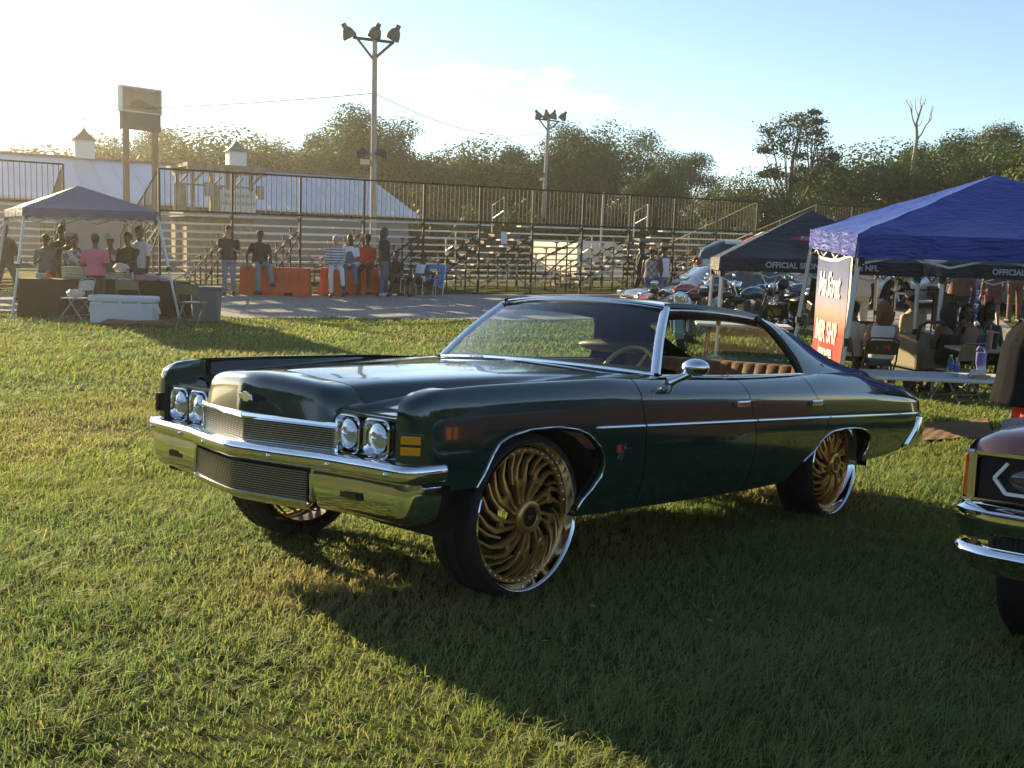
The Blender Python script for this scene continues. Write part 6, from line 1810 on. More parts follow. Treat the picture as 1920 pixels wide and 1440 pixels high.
    if hat:
        hk, hcol = hat; hmm = cm('hat_%d' % int(hcol[0] * 900 + hcol[2] * 90 + hcol[1] * 9), hcol, .8); h = MB()
        if hk == 'cap':
            h.lathe([(.090, .035), (.092, .07), (.080, .115), (.045, .14), (.001, .147)], 18, hd @ Matrix.Diagonal((.95, 1.12, 1, 1)))
            h.grid([[hd @ Vector((x, -.085 - (.085 * math.sqrt(max(0, 1 - (x / .075) ** 2))) * f, .05 - .015 * f)) for f in (0, .5, 1)] for x in np.linspace(-.074, .074, 9)])
        else:
            br = .17 if hk == 'brim' else .15
            h.lathe([(br, .055 if hk == 'brim' else .075), (br * .75, .048), (.092, .055), (.088, .12), (.070, .155), (.03, .15), (.001, .145)], 22, hd @ Matrix.Diagonal((.95, 1.12, 1, 1)))
        obj('hat', h, hmm, P_, smooth=50)
    for q in (-1, 1):
        e = MB(); e.ell((q * .030, -.086, .014), (.012, .008, .007), 8, 6, hd); obj('eye', e, EYE, P_, smooth=60)
    e = MB(); e.ell((0, -.082, -.058), (.022, .010, .007), 8, 6, hd); obj('mouth', e, LIP, P_, smooth=60)
    if extra: extra(P_, S, hd, J)
    return P_


def bake_people():
    dg = bpy.context.evaluated_depsgraph_get()
    for o in PENDING:
        me = bpy.data.meshes.new_from_object(o.evaluated_get(dg)); mm = list(o.data.materials)
        o.modifiers.clear(); o.data = me; me.materials.clear()
        for x in mm: me.materials.append(x)
        me.shade_smooth()


def pattern(name, c1, c2, scale, kind='checker', thr=.5):
    if name in _mc: return _mc[name]
    m = bpy.data.materials.new(name); m.use_nodes = True; t = m.node_tree; b = t.nodes['Principled BSDF']; b.inputs['Roughness'].default_value = .8
    tcn = _N(t, 'TexCoord'); mx = _N(t, 'MixRGB'); mx.inputs['Color1'].default_value = (*c1, 1); mx.inputs['Color2'].default_value = (*c2, 1)
    if kind == 'stripe':
        n = _N(t, 'TexWave'); n.bands_direction = 'Z'; n.inputs['Scale'].default_value = scale; n.inputs['Distortion'].default_value = .6
    elif kind == 'noise':
        n = _N(t, 'TexNoise'); n.inputs['Scale'].default_value = scale
    else:
        n = _N(t, 'TexChecker'); n.inputs['Scale'].default_value = scale
    r_ = _N(t, 'ValToRGB'); r_.color_ramp.elements[0].position = thr - .05; r_.color_ramp.elements[1].position = thr + .05
    t.links.new(tcn.outputs['Object'], n.inputs[0]); t.links.new(n.outputs['Fac'], r_.inputs[0]); t.links.new(r_.outputs[0], mx.inputs['Fac']); t.links.new(mx.outputs[0], b.inputs['Base Color'])
    _mc[name] = m; return m


C_BLACK, C_GREY, C_WHITE, C_JEAN = cm('cloth_black', (.012, .012, .013), .85), cm('cloth_grey', (.16, .165, .18), .85), cm('cloth_white', (.66, .66, .68), .85), cm('denim_blue', (.09, .13, .21), .85)
C_LJEAN, C_PINK, C_RED, C_BROWN = cm('denim_light', (.17, .22, .29), .85), cm('cloth_pink', (.62, .14, .22), .8), cm('cloth_red', (.48, .02, .018), .75), cm('cloth_brown', (.16, .075, .045), .85)
C_DTRS, C_CREAM = cm('trouser_dark', (.035, .032, .030), .85), cm('cloth_cream', (.52, .43, .34), .85)
FACE = 0.0          # facing the camera
TG_ = 'people around the left food tables'
def foot(u, d): return gat(u, 560, d)

person('person in long dark clothes walking out at the far left edge', foot(12, 24.5), R(60), 1.80, 'walk', ('swing', 'swingf'), 'dark', C_BLACK, 'long', C_DTRS, group=TG_)
person('person in grey shirt farthest left behind the food tables', foot(88, 22.6), R(25), 1.66, 'stand', ('fwd', 'fwd'), 'dark', C_GREY, 'short', C_DTRS, group=TG_)
person('tall person in black behind the patterned blouse', foot(118, 22.9), R(30), 1.86, 'stand', ('down', 'fwd'), 'dark', C_BLACK, 'short', C_DTRS, group=TG_)
person('person in light blue cap just behind the patterned blouse', foot(130, 22.5), R(15), 1.72, 'stand', ('down', 'down'), 'brown', C_BLACK, 'short', C_DTRS, hat=('cap', (.42, .50, .66)), group=TG_)
person('person in white and grey patterned blouse behind the trays', foot(142, 21.9), R(10), 1.64, 'stand', ('fwd', 'fwd'), 'brown', pattern('blouse_pattern', (.52, .50, .47), (.14, .14, .17), 9, 'noise', .52), 'short', C_GREY, hair=('bun', (.05, .02, .012)), female=True, build=1.12, group=TG_)
person('person in bright pink shirt seen from behind', foot(180, 20.3), R(182), 1.67, 'stand', ('fwd', 'fwd'), 'dark', C_PINK, 'short', C_DTRS, female=True, build=1.12, group=TG_)
person('person in white cap and camouflage shirt beside the pink shirt', foot(208, 22.0), R(-10), 1.66, 'stand', ('fwd', 'fwd'), 'dark', pattern('camouflage', (.20, .19, .13), (.07, .075, .05), 7, 'noise', .5), 'short', C_DTRS, hat=('brim', (.62, .60, .56)), group=TG_)
def hold_cup(P_, S, hd, J):
    m_ = MB(); wp = J[0][2]; m_.lathe([(.001, 0), (.032, 0), (.043, .13), (.001, .131)], 14, Matrix.Translation(wp + Vector((.02, -.08, -.02))))
    o = obj('paper_cup', m_, pattern('cup_print', (.65, .60, .56), (.5, .03, .03), 14, 'stripe'), smooth=40); o.matrix_world = P_.matrix_basis; tag(o, 'red and white paper cup held by the person in the black jacket', 'cup')
person('person in black jacket holding a paper cup at the food table', foot(241, 21.9), R(-12), 1.72, 'stand', ('fwd', 'reach'), 'brown', C_BLACK, 'long', C_DTRS, group=TG_, extra=hold_cup, build=1.1)
person('tall person in white shirt at the right end of the food table', foot(263, 22.6), R(-25), 1.86, 'stand', ('down', 'down'), 'brown', C_WHITE, 'short', C_DTRS, group=TG_)

BG_ = 'people at the orange barriers'
person('standing person in black vest and jeans left of the barriers', foot(429, 26.6), R(8), 1.76, 'stand', ('fwd', 'fwd'), 'light', cm('vest_dark', (.022, .022, .024)), 'short', C_LJEAN, hat=('cap', (.03, .03, .03)), group=BG_, build=1.08)
person('person in black shirt and jeans sitting on the left barrier', foot(487, 27.0), R(28), 1.78, 'perch', ('prop', 'knee'), 'dark', C_BLACK, 'short', C_LJEAN, hat=('cap', (.02, .02, .02)), group=BG_, seat=.73, build=1.1)
person('person in grey and white striped blouse on the right barrier', foot(628, 27.4), R(12), 1.66, 'perch', ('lap', 'lap'), 'light', pattern('striped_blouse', (.56, .55, .53), (.17, .20, .24), 4.2, 'stripe'), 'long', C_WHITE, hair=('short', (.30, .27, .24)), female=True, group=BG_, seat=.73, build=1.08)
person('person in blue overalls over a white shirt on the right barrier', foot(655, 27.8), R(5), 1.72, 'perch', ('lap', 'lap'), 'dark', C_WHITE, 'short', C_JEAN, group=BG_, seat=.73,
       extra=lambda P_, S, hd, J: (lambda m_: (ring(m_, [(.0, .185, .135, 0), (.2, .17, .125, -.01), (.36, .12, .132, -.012), (.39, .10, .12, -.01)], S), fleshed('overall_bib', m_, C_JEAN, P_, .019, 2)))(MB()))
person('person in red jacket and broad black hat on the right barrier', foot(688, 28.2), R(-12), 1.72, 'perch', ('lap', 'knee'), 'dark', C_RED, 'long', C_BLACK, hat=('brim', (.012, .012, .012)), group=BG_, seat=.73)
person('tall person in black shirt and jeans standing at the right barrier', foot(719, 28.2), R(70), 1.84, 'stand', ('down', 'down'), 'dark', C_BLACK, 'short', C_JEAN, hair=('long', (.012, .01, .009)), shoe=(.6, .6, .6), group=BG_)
person('person in black sitting low beside the standing person', foot(742, 28.6), R(-25), 1.66, 'low', ('lap', 'knee'), 'dark', C_BLACK, 'short', C_BLACK, group=BG_, seat=.36)
person('person in white tank top reclining beside the blue chair', foot(785, 28.9), R(-30), 1.68, 'low', ('prop', 'lap'), 'dark', C_WHITE, 'tank', C_BLACK, 'short', hat=('brim', (.03, .025, .02)), group=BG_, seat=.34, lean=-18)
def low_chair(label, u, d, rz, col, h):
    c = gat(u, 552, d); T_ = thing('camp_chair', label, 'chair', c, rz, 'low camp chairs'); m = cm('chair_cloth_%d' % int(col[2] * 500), col, .7)
    m_ = MB(); m_.grid([[(x, .24 + .14 * f, .26 + (h - .26) * f) for f in (0, .35)] for x in (-.29, .29)]); m_.grid([[(x, .24 + .14 * f, .26 + (h - .26) * f) for f in (.35, .8)] for x in (-.29, -.17)]); m_.grid([[(x, .24 + .14 * f, .26 + (h - .26) * f) for f in (.35, .8)] for x in (.17, .29)]); m_.grid([[(x, .24 + .14 * f, .26 + (h - .26) * f) for f in (.8, 1)] for x in (-.29, .29)]); obj('backrest', m_, m, T_)
    m_ = MB(); m_.grid([[(x, y, .27 - .04 * (1 - (x / .29) ** 2)) for y in (-.28, 0, .26)] for x in (-.29, 0, .29)]); obj('seat', m_, m, T_, smooth=60)
    for s in (-1, 1):
        m_ = MB(); m_.tube([(s * .3, -.28, .0), (s * .3, -.27, .46), (s * .3, .3, .48)], .012, 5); obj('arm_frame', m_, STEEL, T_); m_ = MB(); m_.tube([(s * .3, .38, h), (s * .3, .20, .0)], .012, 5); obj('leg', m_, STEEL, T_)
low_chair('bright blue camp chair with a gap in its back beside the bleachers', 806, 29.2, R(-20), (.03, .24, .55), .86)
low_chair('dark low chair under the seated person in black', 743, 28.8, R(-25), (.03, .03, .035), .7)
low_chair('dark low chair under the reclining white tank top', 786, 29.1, R(-30), (.035, .035, .03), .66)

WK = 'people walking on the gravel'
person('person all in black walking left of the two straw hats', foot(1198, 29.0), R(95), 1.78, 'walk', ('swing', 'swingf'), 'dark', C_BLACK, 'long', C_BLACK, hat=('cap', (.015, .015, .017)), group=WK)
person('person in plaid sleeveless shirt and straw hat', foot(1219, 27.4), R(150), 1.70, 'stand', ('down', 'down'), 'brown', pattern('plaid_shirt', (.42, .33, .28), (.14, .13, .18), 11, 'checker'), 'tank', C_JEAN, hat=('brim', (.55, .36, .15)), group=WK, build=1.12)
person('person in white sleeveless shirt and tan cowboy hat', foot(1241, 27.4), R(-130), 1.80, 'stand', ('down', 'swing'), 'dark', C_WHITE, 'tank', C_LJEAN, hat=('cowboy', (.36, .24, .12)), group=WK)
def flannel(P_, S, hd, J):
    m_ = MB(); ring(m_, [(-.42, .13, .06, .13), (-.2, .15, .06, .13), (.04, .16, .07, .10)], S); fleshed('tied_flannel', m_, pattern('flannel', (.55, .20, .04), (.10, .05, .03), 9, 'checker'), P_, .019, 2)
person('person in white shirt with orange flannel tied at the waist', foot(1440, 25.6), R(170), 1.76, 'stand', ('down', 'down'), 'light', C_WHITE, 'short', C_JEAN, group=WK, extra=flannel)
person('person in dark clothes between the teal bike and the orange flannel', foot(1409, 27.0), R(100), 1.74, 'stand', ('down', 'fwd'), 'dark', C_BLACK, 'short', cm('navy_trousers', (.02, .025, .045)), group=WK)
person('person in white trousers standing behind the barber banner', foot(1610, 18.8), R(175), 1.80, 'stand', ('down', 'down'), 'dark', C_WHITE, 'short', C_WHITE, group=WK, build=1.05)
person('person in rust brown shirt walking behind the seated women', foot(1797, 20.6), R(170), 1.76, 'walk', ('swing', 'swingf'), 'dark', C_BROWN, 'short', C_DTRS, group=WK, build=1.15)
person('person in blue and white printed trousers walking away', foot(1822, 24.0), R(178), 1.74, 'stand', ('down', 'down'), 'dark', C_GREY, 'short', pattern('printed_trousers', (.03, .06, .22), (.55, .58, .62), 14, 'noise', .55), shoe=(.6, .6, .6), group=WK)
person('person in dark red shorts and dark boots walking away', foot(1862, 22.5), R(165), 1.68, 'walk', ('swingf', 'down'), 'brown', cm('maroon_top', (.10, .05, .05)), 'tank', cm('maroon_shorts', (.13, .035, .035)), 'short', group=WK, female=True, hair=('long', (.02, .014, .012)))
person('person with brown trousers at the right edge beyond the tables', foot(1903, 24.5), R(180), 1.74, 'stand', ('down', 'down'), 'brown', C_BROWN, 'short', C_BROWN, group=WK)

ST_ = 'people seated under the canopies'
NV = .0155
person('boy in cream shirt sitting behind the barber banner', gat(1590, 700, 15.0) + Vector((.02, 0, 0)), R(130), 1.62, 'sit', ('lap', 'lap'), 'brown', C_CREAM, 'short', C_DTRS, group=ST_, vox=NV, seat=.46)
person('woman in white strappy top seen from behind on a folding chair', gat(1648, 705, 14.7), R(172), 1.68, 'sit', ('lap', 'lap'), 'light', C_WHITE, 'tank', C_JEAN, 'short', hair=('wavy', (.20, .085, .028)), female=True, group=ST_, vox=NV, seat=.46)
person('man in cream shirt and pale cap leaning beside the wagon', gat(1716, 650, 17.0), R(200), 1.76, 'sit', ('lap', 'lap'), 'light', C_CREAM, 'short', C_DTRS, hat=('cap', (.50, .46, .42)), group=ST_, vox=NV, seat=.46, tilt=12)
person('woman with long black hair sitting nearest the canopy leg', gat(1772, 690, 14.9), R(-160), 1.68, 'sit', ('lap', 'lap'), 'brown', cm('tube_top_black', (.015, .015, .015)), 'tube', C_BLACK, 'skirt', hair=('long', (.008, .007, .007)), female=True, group=ST_, vox=NV, seat=.46, turn=-40)
def shades(P_, S, hd, J):
    m_ = MB(); [m_.ell((q * .033, -.092, .014), (.028, .010, .020), 12, 6, hd) for q in (-1, 1)]; m_.box((0, -.09, .018), (.15, .008, .006), hd); obj('sunglasses', m_, cm('shades_black', (.008, .008, .008), .1), P_, smooth=60)
person('woman in tan top and dark sunglasses facing the camera', gat(1806, 690, 15.0), R(-10), 1.64, 'sit', ('face', 'lap'), 'brown', cm('tan_top', (.24, .16, .11)), 'tank', C_BLACK, 'skirt', hair=('long', (.012, .009, .008)), female=True, group=ST_, vox=NV, seat=.46, extra=shades)
person('woman with curly dark hair and glasses facing the camera', gat(1846, 690, 15.2), R(15), 1.70, 'sit', ('lap', 'lap'), 'dark', cm('dark_navy_top', (.02, .024, .035)), 'tank', C_BLACK, 'skirt', hair=('curly', (.014, .010, .009)), female=True, group=ST_, vox=NV, seat=.46)
def patterned_sleeve(P_, S, hd, J):
    m_ = MB(); ring(m_, [(-.62, .33, .28, .02), (-.50, .32, .27, .02)], S); 
    # loose shawl draped across the shoulders
    m_ = MB(); rows = []
    for i in range(25):
        q = -1 + 2 * i / 24; x = .27 * q
        rows.append([S @ Vector((x * (1 - .1 * abs(q)), .10 + .10 * (1 - q * q), .16 + .05 * q)), S @ Vector((x, .135 + .035 * math.sin(q * 8), .32)), S @ Vector((x, .10, .455 - .03 * q * q)), S @ Vector((x * .9, .0, .52 - .05 * q * q)), S @ Vector((x, -.12, .44 - .03 * abs(q))), S @ Vector((x * .95, -.165, .22 - .08 * math.sin(q * 5)))])
    m_.grid(rows); obj('shawl', m_, cm('grey_olive_shawl', (.045, .042, .032), .9, bump=.6, bscale=9), P_, smooth=70)
pb = gat(1918, 800, 9.6)
person('large person in long black dress and grey shawl cut by the right edge', pb, R(82), 1.92, 'stand', ('down', 'down'), 'brown', cm('black_dress', (.006, .007, .010), .9, spec=.08, bump=.5, bscale=5), 'dress', C_RED, 'long', hair=('short', (.012, .01, .009)), vox=.016, lean=26, build=1.45, group='people at the gathering', extra=patterned_sleeve)

bake_people()

# ------------------------------------------------------------------ motorcycles and parked cars
def moto(label, c, rz, paint, bags=False, shield=False, apes=False, tail=RUBBER, extra=None):
    """cruiser; front wheel towards local -X"""
    T_ = thing('motorcycle', label, 'motorcycle', c, rz, 'parked motorcycles')
    def wheel(x, r_, nm):
        w = bpy.data.objects.new(nm, None); COL.objects.link(w); w.parent = T_; w.location = (x, 0, r_); w.rotation_euler = (R(90), 0, 0)
        m_ = MB(); m_.lathe([(r_ - .10, -.05), (r_ - .03, -.07), (r_, -.03), (r_, .03), (r_ - .03, .07), (r_ - .10, .05)], 28); obj('tyre', m_, RUBBER, w, smooth=50)
        m_ = MB(); m_.lathe([(r_ - .10, -.05), (r_ - .12, 0), (r_ - .10, .05)], 28); m_.lathe([(.001, -.07), (.05, -.07), (.05, .07), (.001, .07)], 12)
        for k in range(12): a = 2 * math.pi * k / 12; m_.tube([(.05 * math.cos(a), .05 * math.sin(a), .04), ((r_ - .11) * math.cos(a + .2), (r_ - .11) * math.sin(a + .2), 0)], .006, 4)
        obj('rim', m_, CHROME, w)
    wheel(-.82, .33, 'front_wheel'); wheel(.78, .32, 'rear_wheel')
    def P_(nm, m, f, **k): m_ = MB(); f(m_); return obj(nm, m_, m, T_, **k)
    P_('tank', paint, lambda q: (q.ell((-.10, 0, .82), (.33, .145, .135), 18, 10), q.ell((-.02, 0, .80), (.30, .12, .10), 14, 8)), smooth=60)
    P_('tank_console', CHROME, lambda q: q.ell((-.10, 0, .935), (.20, .03, .03), 12, 6), smooth=60)
    P_('seat', mat('black_leather', (.010, .010, .010), .45), lambda q: (q.ell((.38, 0, .70), (.26, .16, .07), 14, 8), q.ell((.68, 0, .78), (.20, .13, .07), 14, 8)), smooth=60)
    P_('front_fender', paint, lambda q: q.grid([[(-.82 - .37 * math.cos(a), y, .33 + .37 * math.sin(a)) for y in (-.075, -.05, .05, .075)] for a in np.linspace(-.2, 2.2, 14)]), smooth=60)
    P_('rear_fender', paint, lambda q: q.grid([[(.78 - .37 * math.cos(a), y, .33 + .38 * math.sin(a)) for y in (-.11, -.08, .08, .11)] for a in np.linspace(.7, 3.1, 14)]), smooth=60)
    P_('engine', mat('engine_metal', (.30, .30, .30), .3, .9), lambda q: (q.box((.02, 0, .36), (.42, .30, .22)), q.bar((-.10, 0, .40), (-.22, 0, .70), .20, .20), q.bar((.08, 0, .40), (.16, 0, .70), .20, .20), q.lathe([(.001, .2), (.10, .2), (.10, .1)], 16, Matrix.Translation((-.02, -.0, .56)) @ Matrix.Rotation(R(90), 4, 'X'))), bevel=.02)
    P_('frame', BLACK, lambda q: (q.tube([(-.52, 0, .92), (-.35, 0, .28), (.45, 0, .26), (.78, 0, .32)], .025, 6), q.tube([(-.50, 0, .88), (.2, 0, .62), (.5, 0, .60)], .025, 6)))
    for s in (-1, 1):
        P_('fork', CHROME, lambda q: q.tube([(-.82, s * .11, .33), (-.50, s * .10, .98)], .024, 8), smooth=60)
        P_('exhaust', CHROME, lambda q: q.tube([(-.15, -.17, .5), (-.05, -.19, .25), (.3, -.20, .22 + .04 * (s + 1)), (1.05, -.21, .26 + .06 * (s + 1))], [.025, .03, .045, .05], 10), smooth=60)
        hb = [(-.52, 0, 1.0), (-.54, s * .12, 1.02), (-.42, s * .30, 1.34 if apes else 1.10), (-.26, s * .38, 1.32 if apes else 1.08)]
        P_('handlebar', CHROME, lambda q: (q.tube(hb, .013, 6), q.tube([hb[3], (hb[3][0] + .10, hb[3][1] + s * .04, hb[3][2] - .01)], .02, 6)), smooth=60)
        P_('mirror', CHROME, lambda q: (q.tube([hb[3], (hb[3][0] - .02, s * .46, hb[3][2] + .12)], .006, 5), q.ell((hb[3][0] - .01, s * .47, hb[3][2] + .15), (.02, .075, .045), 12, 6)), smooth=60)
        if bags:
            P_('saddlebag', paint, lambda q: q.box((.78, s * .26, .50), (.62, .16, .34), taper=1.12), bevel=.05)
        P_('signal_lamp', AMBER, lambda q: q.ell((1.0, s * .2, .66), (.03, .035, .035), 10, 6), smooth=60)
    P_('headlight', CHROME, lambda q: (q.ell((-.66, 0, .95), (.11, .10, .10), 16, 10)), smooth=60)
    P_('headlight_glass', LENS, lambda q: q.lathe([(.001, .012), (.05, .008), (.085, 0)], 18, Matrix.Translation((-.755, 0, .95)) @ Matrix.Rotation(R(-90), 4, 'Y')), smooth=60)
    P_('tail_light', mat('red_lens', (.4, .01, .01), .2), lambda q: q.box((1.14, 0, .52), (.04, .12, .06)), bevel=.01)
    P_('licence_plate', mat('plate_grey', (.45, .47, .5), .5), lambda q: q.box((1.165, 0, .42), (.01, .18, .11)))
    if shield:
        P_('fairing', paint, lambda q: q.grid([[(-.62 - .12 * (1 - (y / .36) ** 2) - .10 * f, y * (1 - .1 * f), .80 + .40 * f) for f in (0, .33, .66, 1)] for y in np.linspace(-.36, .36, 11)]), smooth=60)
        P_('windscreen', glass('smoked_screen', (.35, .38, .4)), lambda q: q.grid([[(-.70 - .08 * (1 - (y / .33) ** 2) + .18 * f, y * (1 - .25 * f), 1.20 + .26 * f) for f in (0, .5, 1)] for y in np.linspace(-.33, .33, 9)]), smooth=60)
        for s in (-1, 1): P_('gauge', CHROME, lambda q: q.lathe([(.001, 0), (.05, 0), (.05, .02)], 14, Matrix.Translation((-.60, s * .1, 1.12)) @ Matrix.Rotation(R(80), 4, 'Y')))
        P_('backrest', BLACK, lambda q: (q.ell((.98, 0, 1.0), (.05, .14, .11), 12, 8), q.tube([(.95, -.12, .72), (1.0, -.12, 1.05), (1.0, .12, 1.05), (.95, .12, .72)], .012, 6)), smooth=60)
    P_('kickstand', BLACK, lambda q: q.tube([(-.1, .12, .26), (-.15, .34, .0)], .014, 5))
    T_.rotation_euler = (R(-7), 0, rz)
    return T_


ORP, TEAL, BKP = mat('orange_red_paint', (.36, .045, .016), .25, coat=1), mat('dark_teal_paint', (.012, .055, .07), .2, coat=1), mat('gloss_black_paint', (.008, .008, .009), .15, coat=1)
moto('orange red tank cruiser nearest the bleachers, seen over the car roof', gat(1272, 612, 23.0), R(205), ORP)
moto('black cruiser between the orange red bike and the teal bike', gat(1322, 612, 22.6), R(200), BKP)
moto('dark teal cruiser with round headlamp beside the black canopy leg', gat(1396, 612, 21.4), R(215), TEAL, apes=True)
moto('tall handlebar black motorcycle behind the teal cruiser', gat(1424, 605, 24.2), R(160), BKP, apes=True)
moto('black touring motorcycle with saddlebags and fairing, seen from behind', gat(1519, 624, 20.6), R(104), BKP, bags=True, shield=True)
moto('pale blue bagger parked low behind the open car window', gat(1290, 640, 18.6), R(75), mat('pale_teal_paint', (.20, .30, .33), .2, coat=1), bags=True)


def side_profile_car(label, c, rz, paint, L_, W_, Hh, kind='sedan', name='parked_car'):
    """modern car; nose towards local -X; lofted body, glass house, wheels, lamps, grille"""
    T_ = thing(name, label, 'car', c, rz, 'cars parked behind the canopies')
    hood, deck = (.66, .68) if kind == 'sedan' else (.72, .72)
    top_ = pc([0, .02, .08, .25, .34, .46, .60, .74, .84, .95, 1.0], [.50, .60, .66, hood + .05, .78, .80, .81, .80, .78, .74 if kind == 'sedan' else .78, .58] if kind != 'suv' else [.6, .72, .8, .84, .86, .87, .88, .88, .87, .86, .7])
    hw = pc([0, .03, .12, .4, .7, .93, 1.0], [.30 * 2.2, .80, .92, 1.0, 1.0, .94, .80])
    def roof(x): return np.interp(x, [.27, .40, .47, .62, .72, .86, .95], [0, .8, .97, 1, .93, .25, 0]) if kind == 'sedan' else np.interp(x, [.24, .34, .42, .85, .96, 1.0], [0, .85, 1, .98, .55, 0])
    n = 60; rows = []
    ax_ = (.18, .80); wr = .335
    for i in range(n + 1):
        f = i / n; x = (f - .5) * L_; h = W_ / 2 * min(1, float(hw(f))); zt = float(top_(f)) * (Hh / 1.46) * 1.12
        zb = .20 + (.10 * max(0, (.06 - f) / .06)) + .12 * max(0, (f - .93) / .07)
        for a in ax_:
            dx = x - (a - .5) * L_
            if abs(dx) < wr + .06: zb = max(zb, .33 + math.sqrt(max(0, (wr + .06) ** 2 - dx * dx)) * 1.0)
        zb = min(zb, zt - .05)
        rows.append([(x, -h * .90, zb), (x, -h * .985, zb + (zt - zb) * .3), (x, -h, zb + (zt - zb) * .6), (x, -h * .97, zb + (zt - zb) * .85), (x, -h * .90, zt), (x, -h * .45, zt + .03), (x, 0, zt + .04),
                     (x, h * .45, zt + .03), (x, h * .90, zt), (x, h * .97, zb + (zt - zb) * .85), (x, h, zb + (zt - zb) * .6), (x, h * .985, zb + (zt - zb) * .3), (x, h * .90, zb)])
    m_ = MB(); m_.grid(rows); k_ = len(rows[0]); m_.f += [tuple(range(k_)), tuple(range(len(m_.v) - k_, len(m_.v)))]; m_.m += [0, 0]; obj('body', m_, paint, T_, smooth=35, recalc=True)
    rr, gl = [], []
    for i in range(n + 1):
        f = i / n; r_ = float(roof(f))
        if r_ <= 0.001 and not (f < .96 and f > .24): continue
        x = (f - .5) * L_; h = W_ / 2 * min(1, float(hw(f))); zt = float(top_(f)) * (Hh / 1.46) * 1.12; z = zt + (Hh - zt) * r_
        rr.append([(x, -h * .90, zt - .02), (x, -h * (.9 - .16 * r_), zt + (z - zt) * .80), (x, -h * (.86 - .28 * r_), zt + (z - zt) * .97), (x, 0, z + .01), (x, h * (.86 - .28 * r_), zt + (z - zt) * .97), (x, h * (.9 - .16 * r_), zt + (z - zt) * .80), (x, h * .90, zt - .02)])
    m_ = MB(); m_.grid(rr); obj('glasshouse', m_, mat('dark_car_glass', (.012, .015, .018), .05, coat=1), T_, smooth=40, recalc=True)
    m_ = MB(); m_.grid([[(p[0], p[1] * 1.01, p[2] + .012) for p in r_[1:6]] for r_ in rr if True][len(rr) // 4: int(len(rr) * .78)]); obj('roof', m_, paint, T_, smooth=40, recalc=True)
    for a in ax_:
        for s in (-1, 1):
            w = bpy.data.objects.new('wheel', None); COL.objects.link(w); w.parent = T_; w.location = ((a - .5) * L_, s * (W_ / 2 - .13), wr); w.rotation_euler = (R(90) * s * -1, 0, 0)
            q = MB(); q.lathe([(.23, .09), (.30, .11), (wr, .08), (wr, -.10), (.2, -.11)], 28); obj('tyre', q, RUBBER, w, smooth=50)
            q = MB(); q.lathe([(.235, .09), (.225, .075), (.215, .02)], 28); q.lathe([(.001, .085), (.05, .08), (.055, .06)], 12)
            for k in range(5):
                a2 = 2 * math.pi * k / 5; q.bar((.03 * math.cos(a2), .03 * math.sin(a2), .07), (.225 * math.cos(a2), .225 * math.sin(a2), .075), .06, .02)
            obj('rim', q, STEEL, w)
            q = MB(); q.lathe([(.001, .0), (.22, .0)], 20); obj('hub_shadow', q, DARK, w)
            q = MB(); x0 = (a - .5) * L_
            q.grid([[(x0 + (wr + .05) * math.cos(t), s * (W_ / 2 - y), .33 + (wr + .05) * math.sin(t)) for y in (.02, .45)] for t in np.linspace(0, math.pi, 14)]); obj('wheel_well', q, DARK, T_)
    for s in (-1, 1):
        q = MB(); q.box((-L_ / 2 + .16, s * W_ * .37, float(top_(.03)) * (Hh / 1.46) * 1.12 - .06), (.30, .30, .13)); obj('headlight', q, LENS, T_, bevel=.04)
        q = MB(); q.box((L_ / 2 - .08, s * W_ * .38, float(top_(.95)) * (Hh / 1.46) * 1.02), (.16, .28, .14)); obj('tail_light', q, mat('red_lens', (.35, .01, .01), .2), T_, bevel=.03)
        q = MB(); q.box((-.06 * L_, s * W_ * .53, float(top_(.35)) * (Hh / 1.46) * 1.12 + .06), (.16, .16, .12)); obj('side_mirror', q, paint, T_, bevel=.04)
        q = MB(); q.box((.02 * L_, s * W_ * .498, float(top_(.5)) * (Hh / 1.46) * 1.12 - .10), (.18, .02, .03)); obj('door_handle', q, paint, T_)
    zg = float(top_(.0)) * (Hh / 1.46) * 1.12
    q = MB(); q.box((-L_ / 2 - .005, 0, zg - .08), (.05, W_ * .5, .12)); q.box((-L_ / 2 + .0, 0, .33), (.05, W_ * .6, .14)); obj('grille', q, BLACK, T_, bevel=.02)
    q = MB(); q.box((-L_ / 2 - .02, 0, zg - .01), (.05, W_ * .56, .02)); q.box((-L_ / 2 - .02, 0, .42), (.05, W_ * .66, .018)); obj('grille_trim', q, CHROME, T_)
    q = MB(); q.box((0, 0, .24), (L_ * .86, W_ * .8, .12)); obj('underbody', q, DARK, T_)
    return T_


SILV = mat('silver_paint', (.50, .50, .50), .3, .5, coat=1); DGREY = mat('dark_grey_paint', (.06, .063, .07), .3, .4, coat=1)
side_profile_car('silver sedan parked behind the first black canopy', gat(1746, 556, 29.0), R(8), SILV, 4.6, 1.80, 1.46)
side_profile_car('dark grey coupe parked behind the motorcycles', gat(1352, 575, 25.6), R(14), DGREY, 4.9, 1.92, 1.42)
side_profile_car('red lower and white upper van behind the man in orange flannel', gat(1440, 562, 32.5), R(175), mat('pale_van_paint', (.50, .48, .46), .35, coat=1), 4.7, 1.85, 1.72, 'suv', 'parked_van')
side_profile_car('grey sedan at the right behind the walking people', gat(1905, 560, 28.0), R(6), mat('mid_grey_paint', (.28, .28, .29), .3, .4, coat=1), 4.7, 1.82, 1.46)
side_profile_car('tan pickup seen behind the shorts wearing woman', gat(1990, 556, 33.0), R(178), mat('tan_paint', (.30, .24, .17), .4, coat=1), 5.2, 1.95, 1.80, 'suv', 'parked_truck')


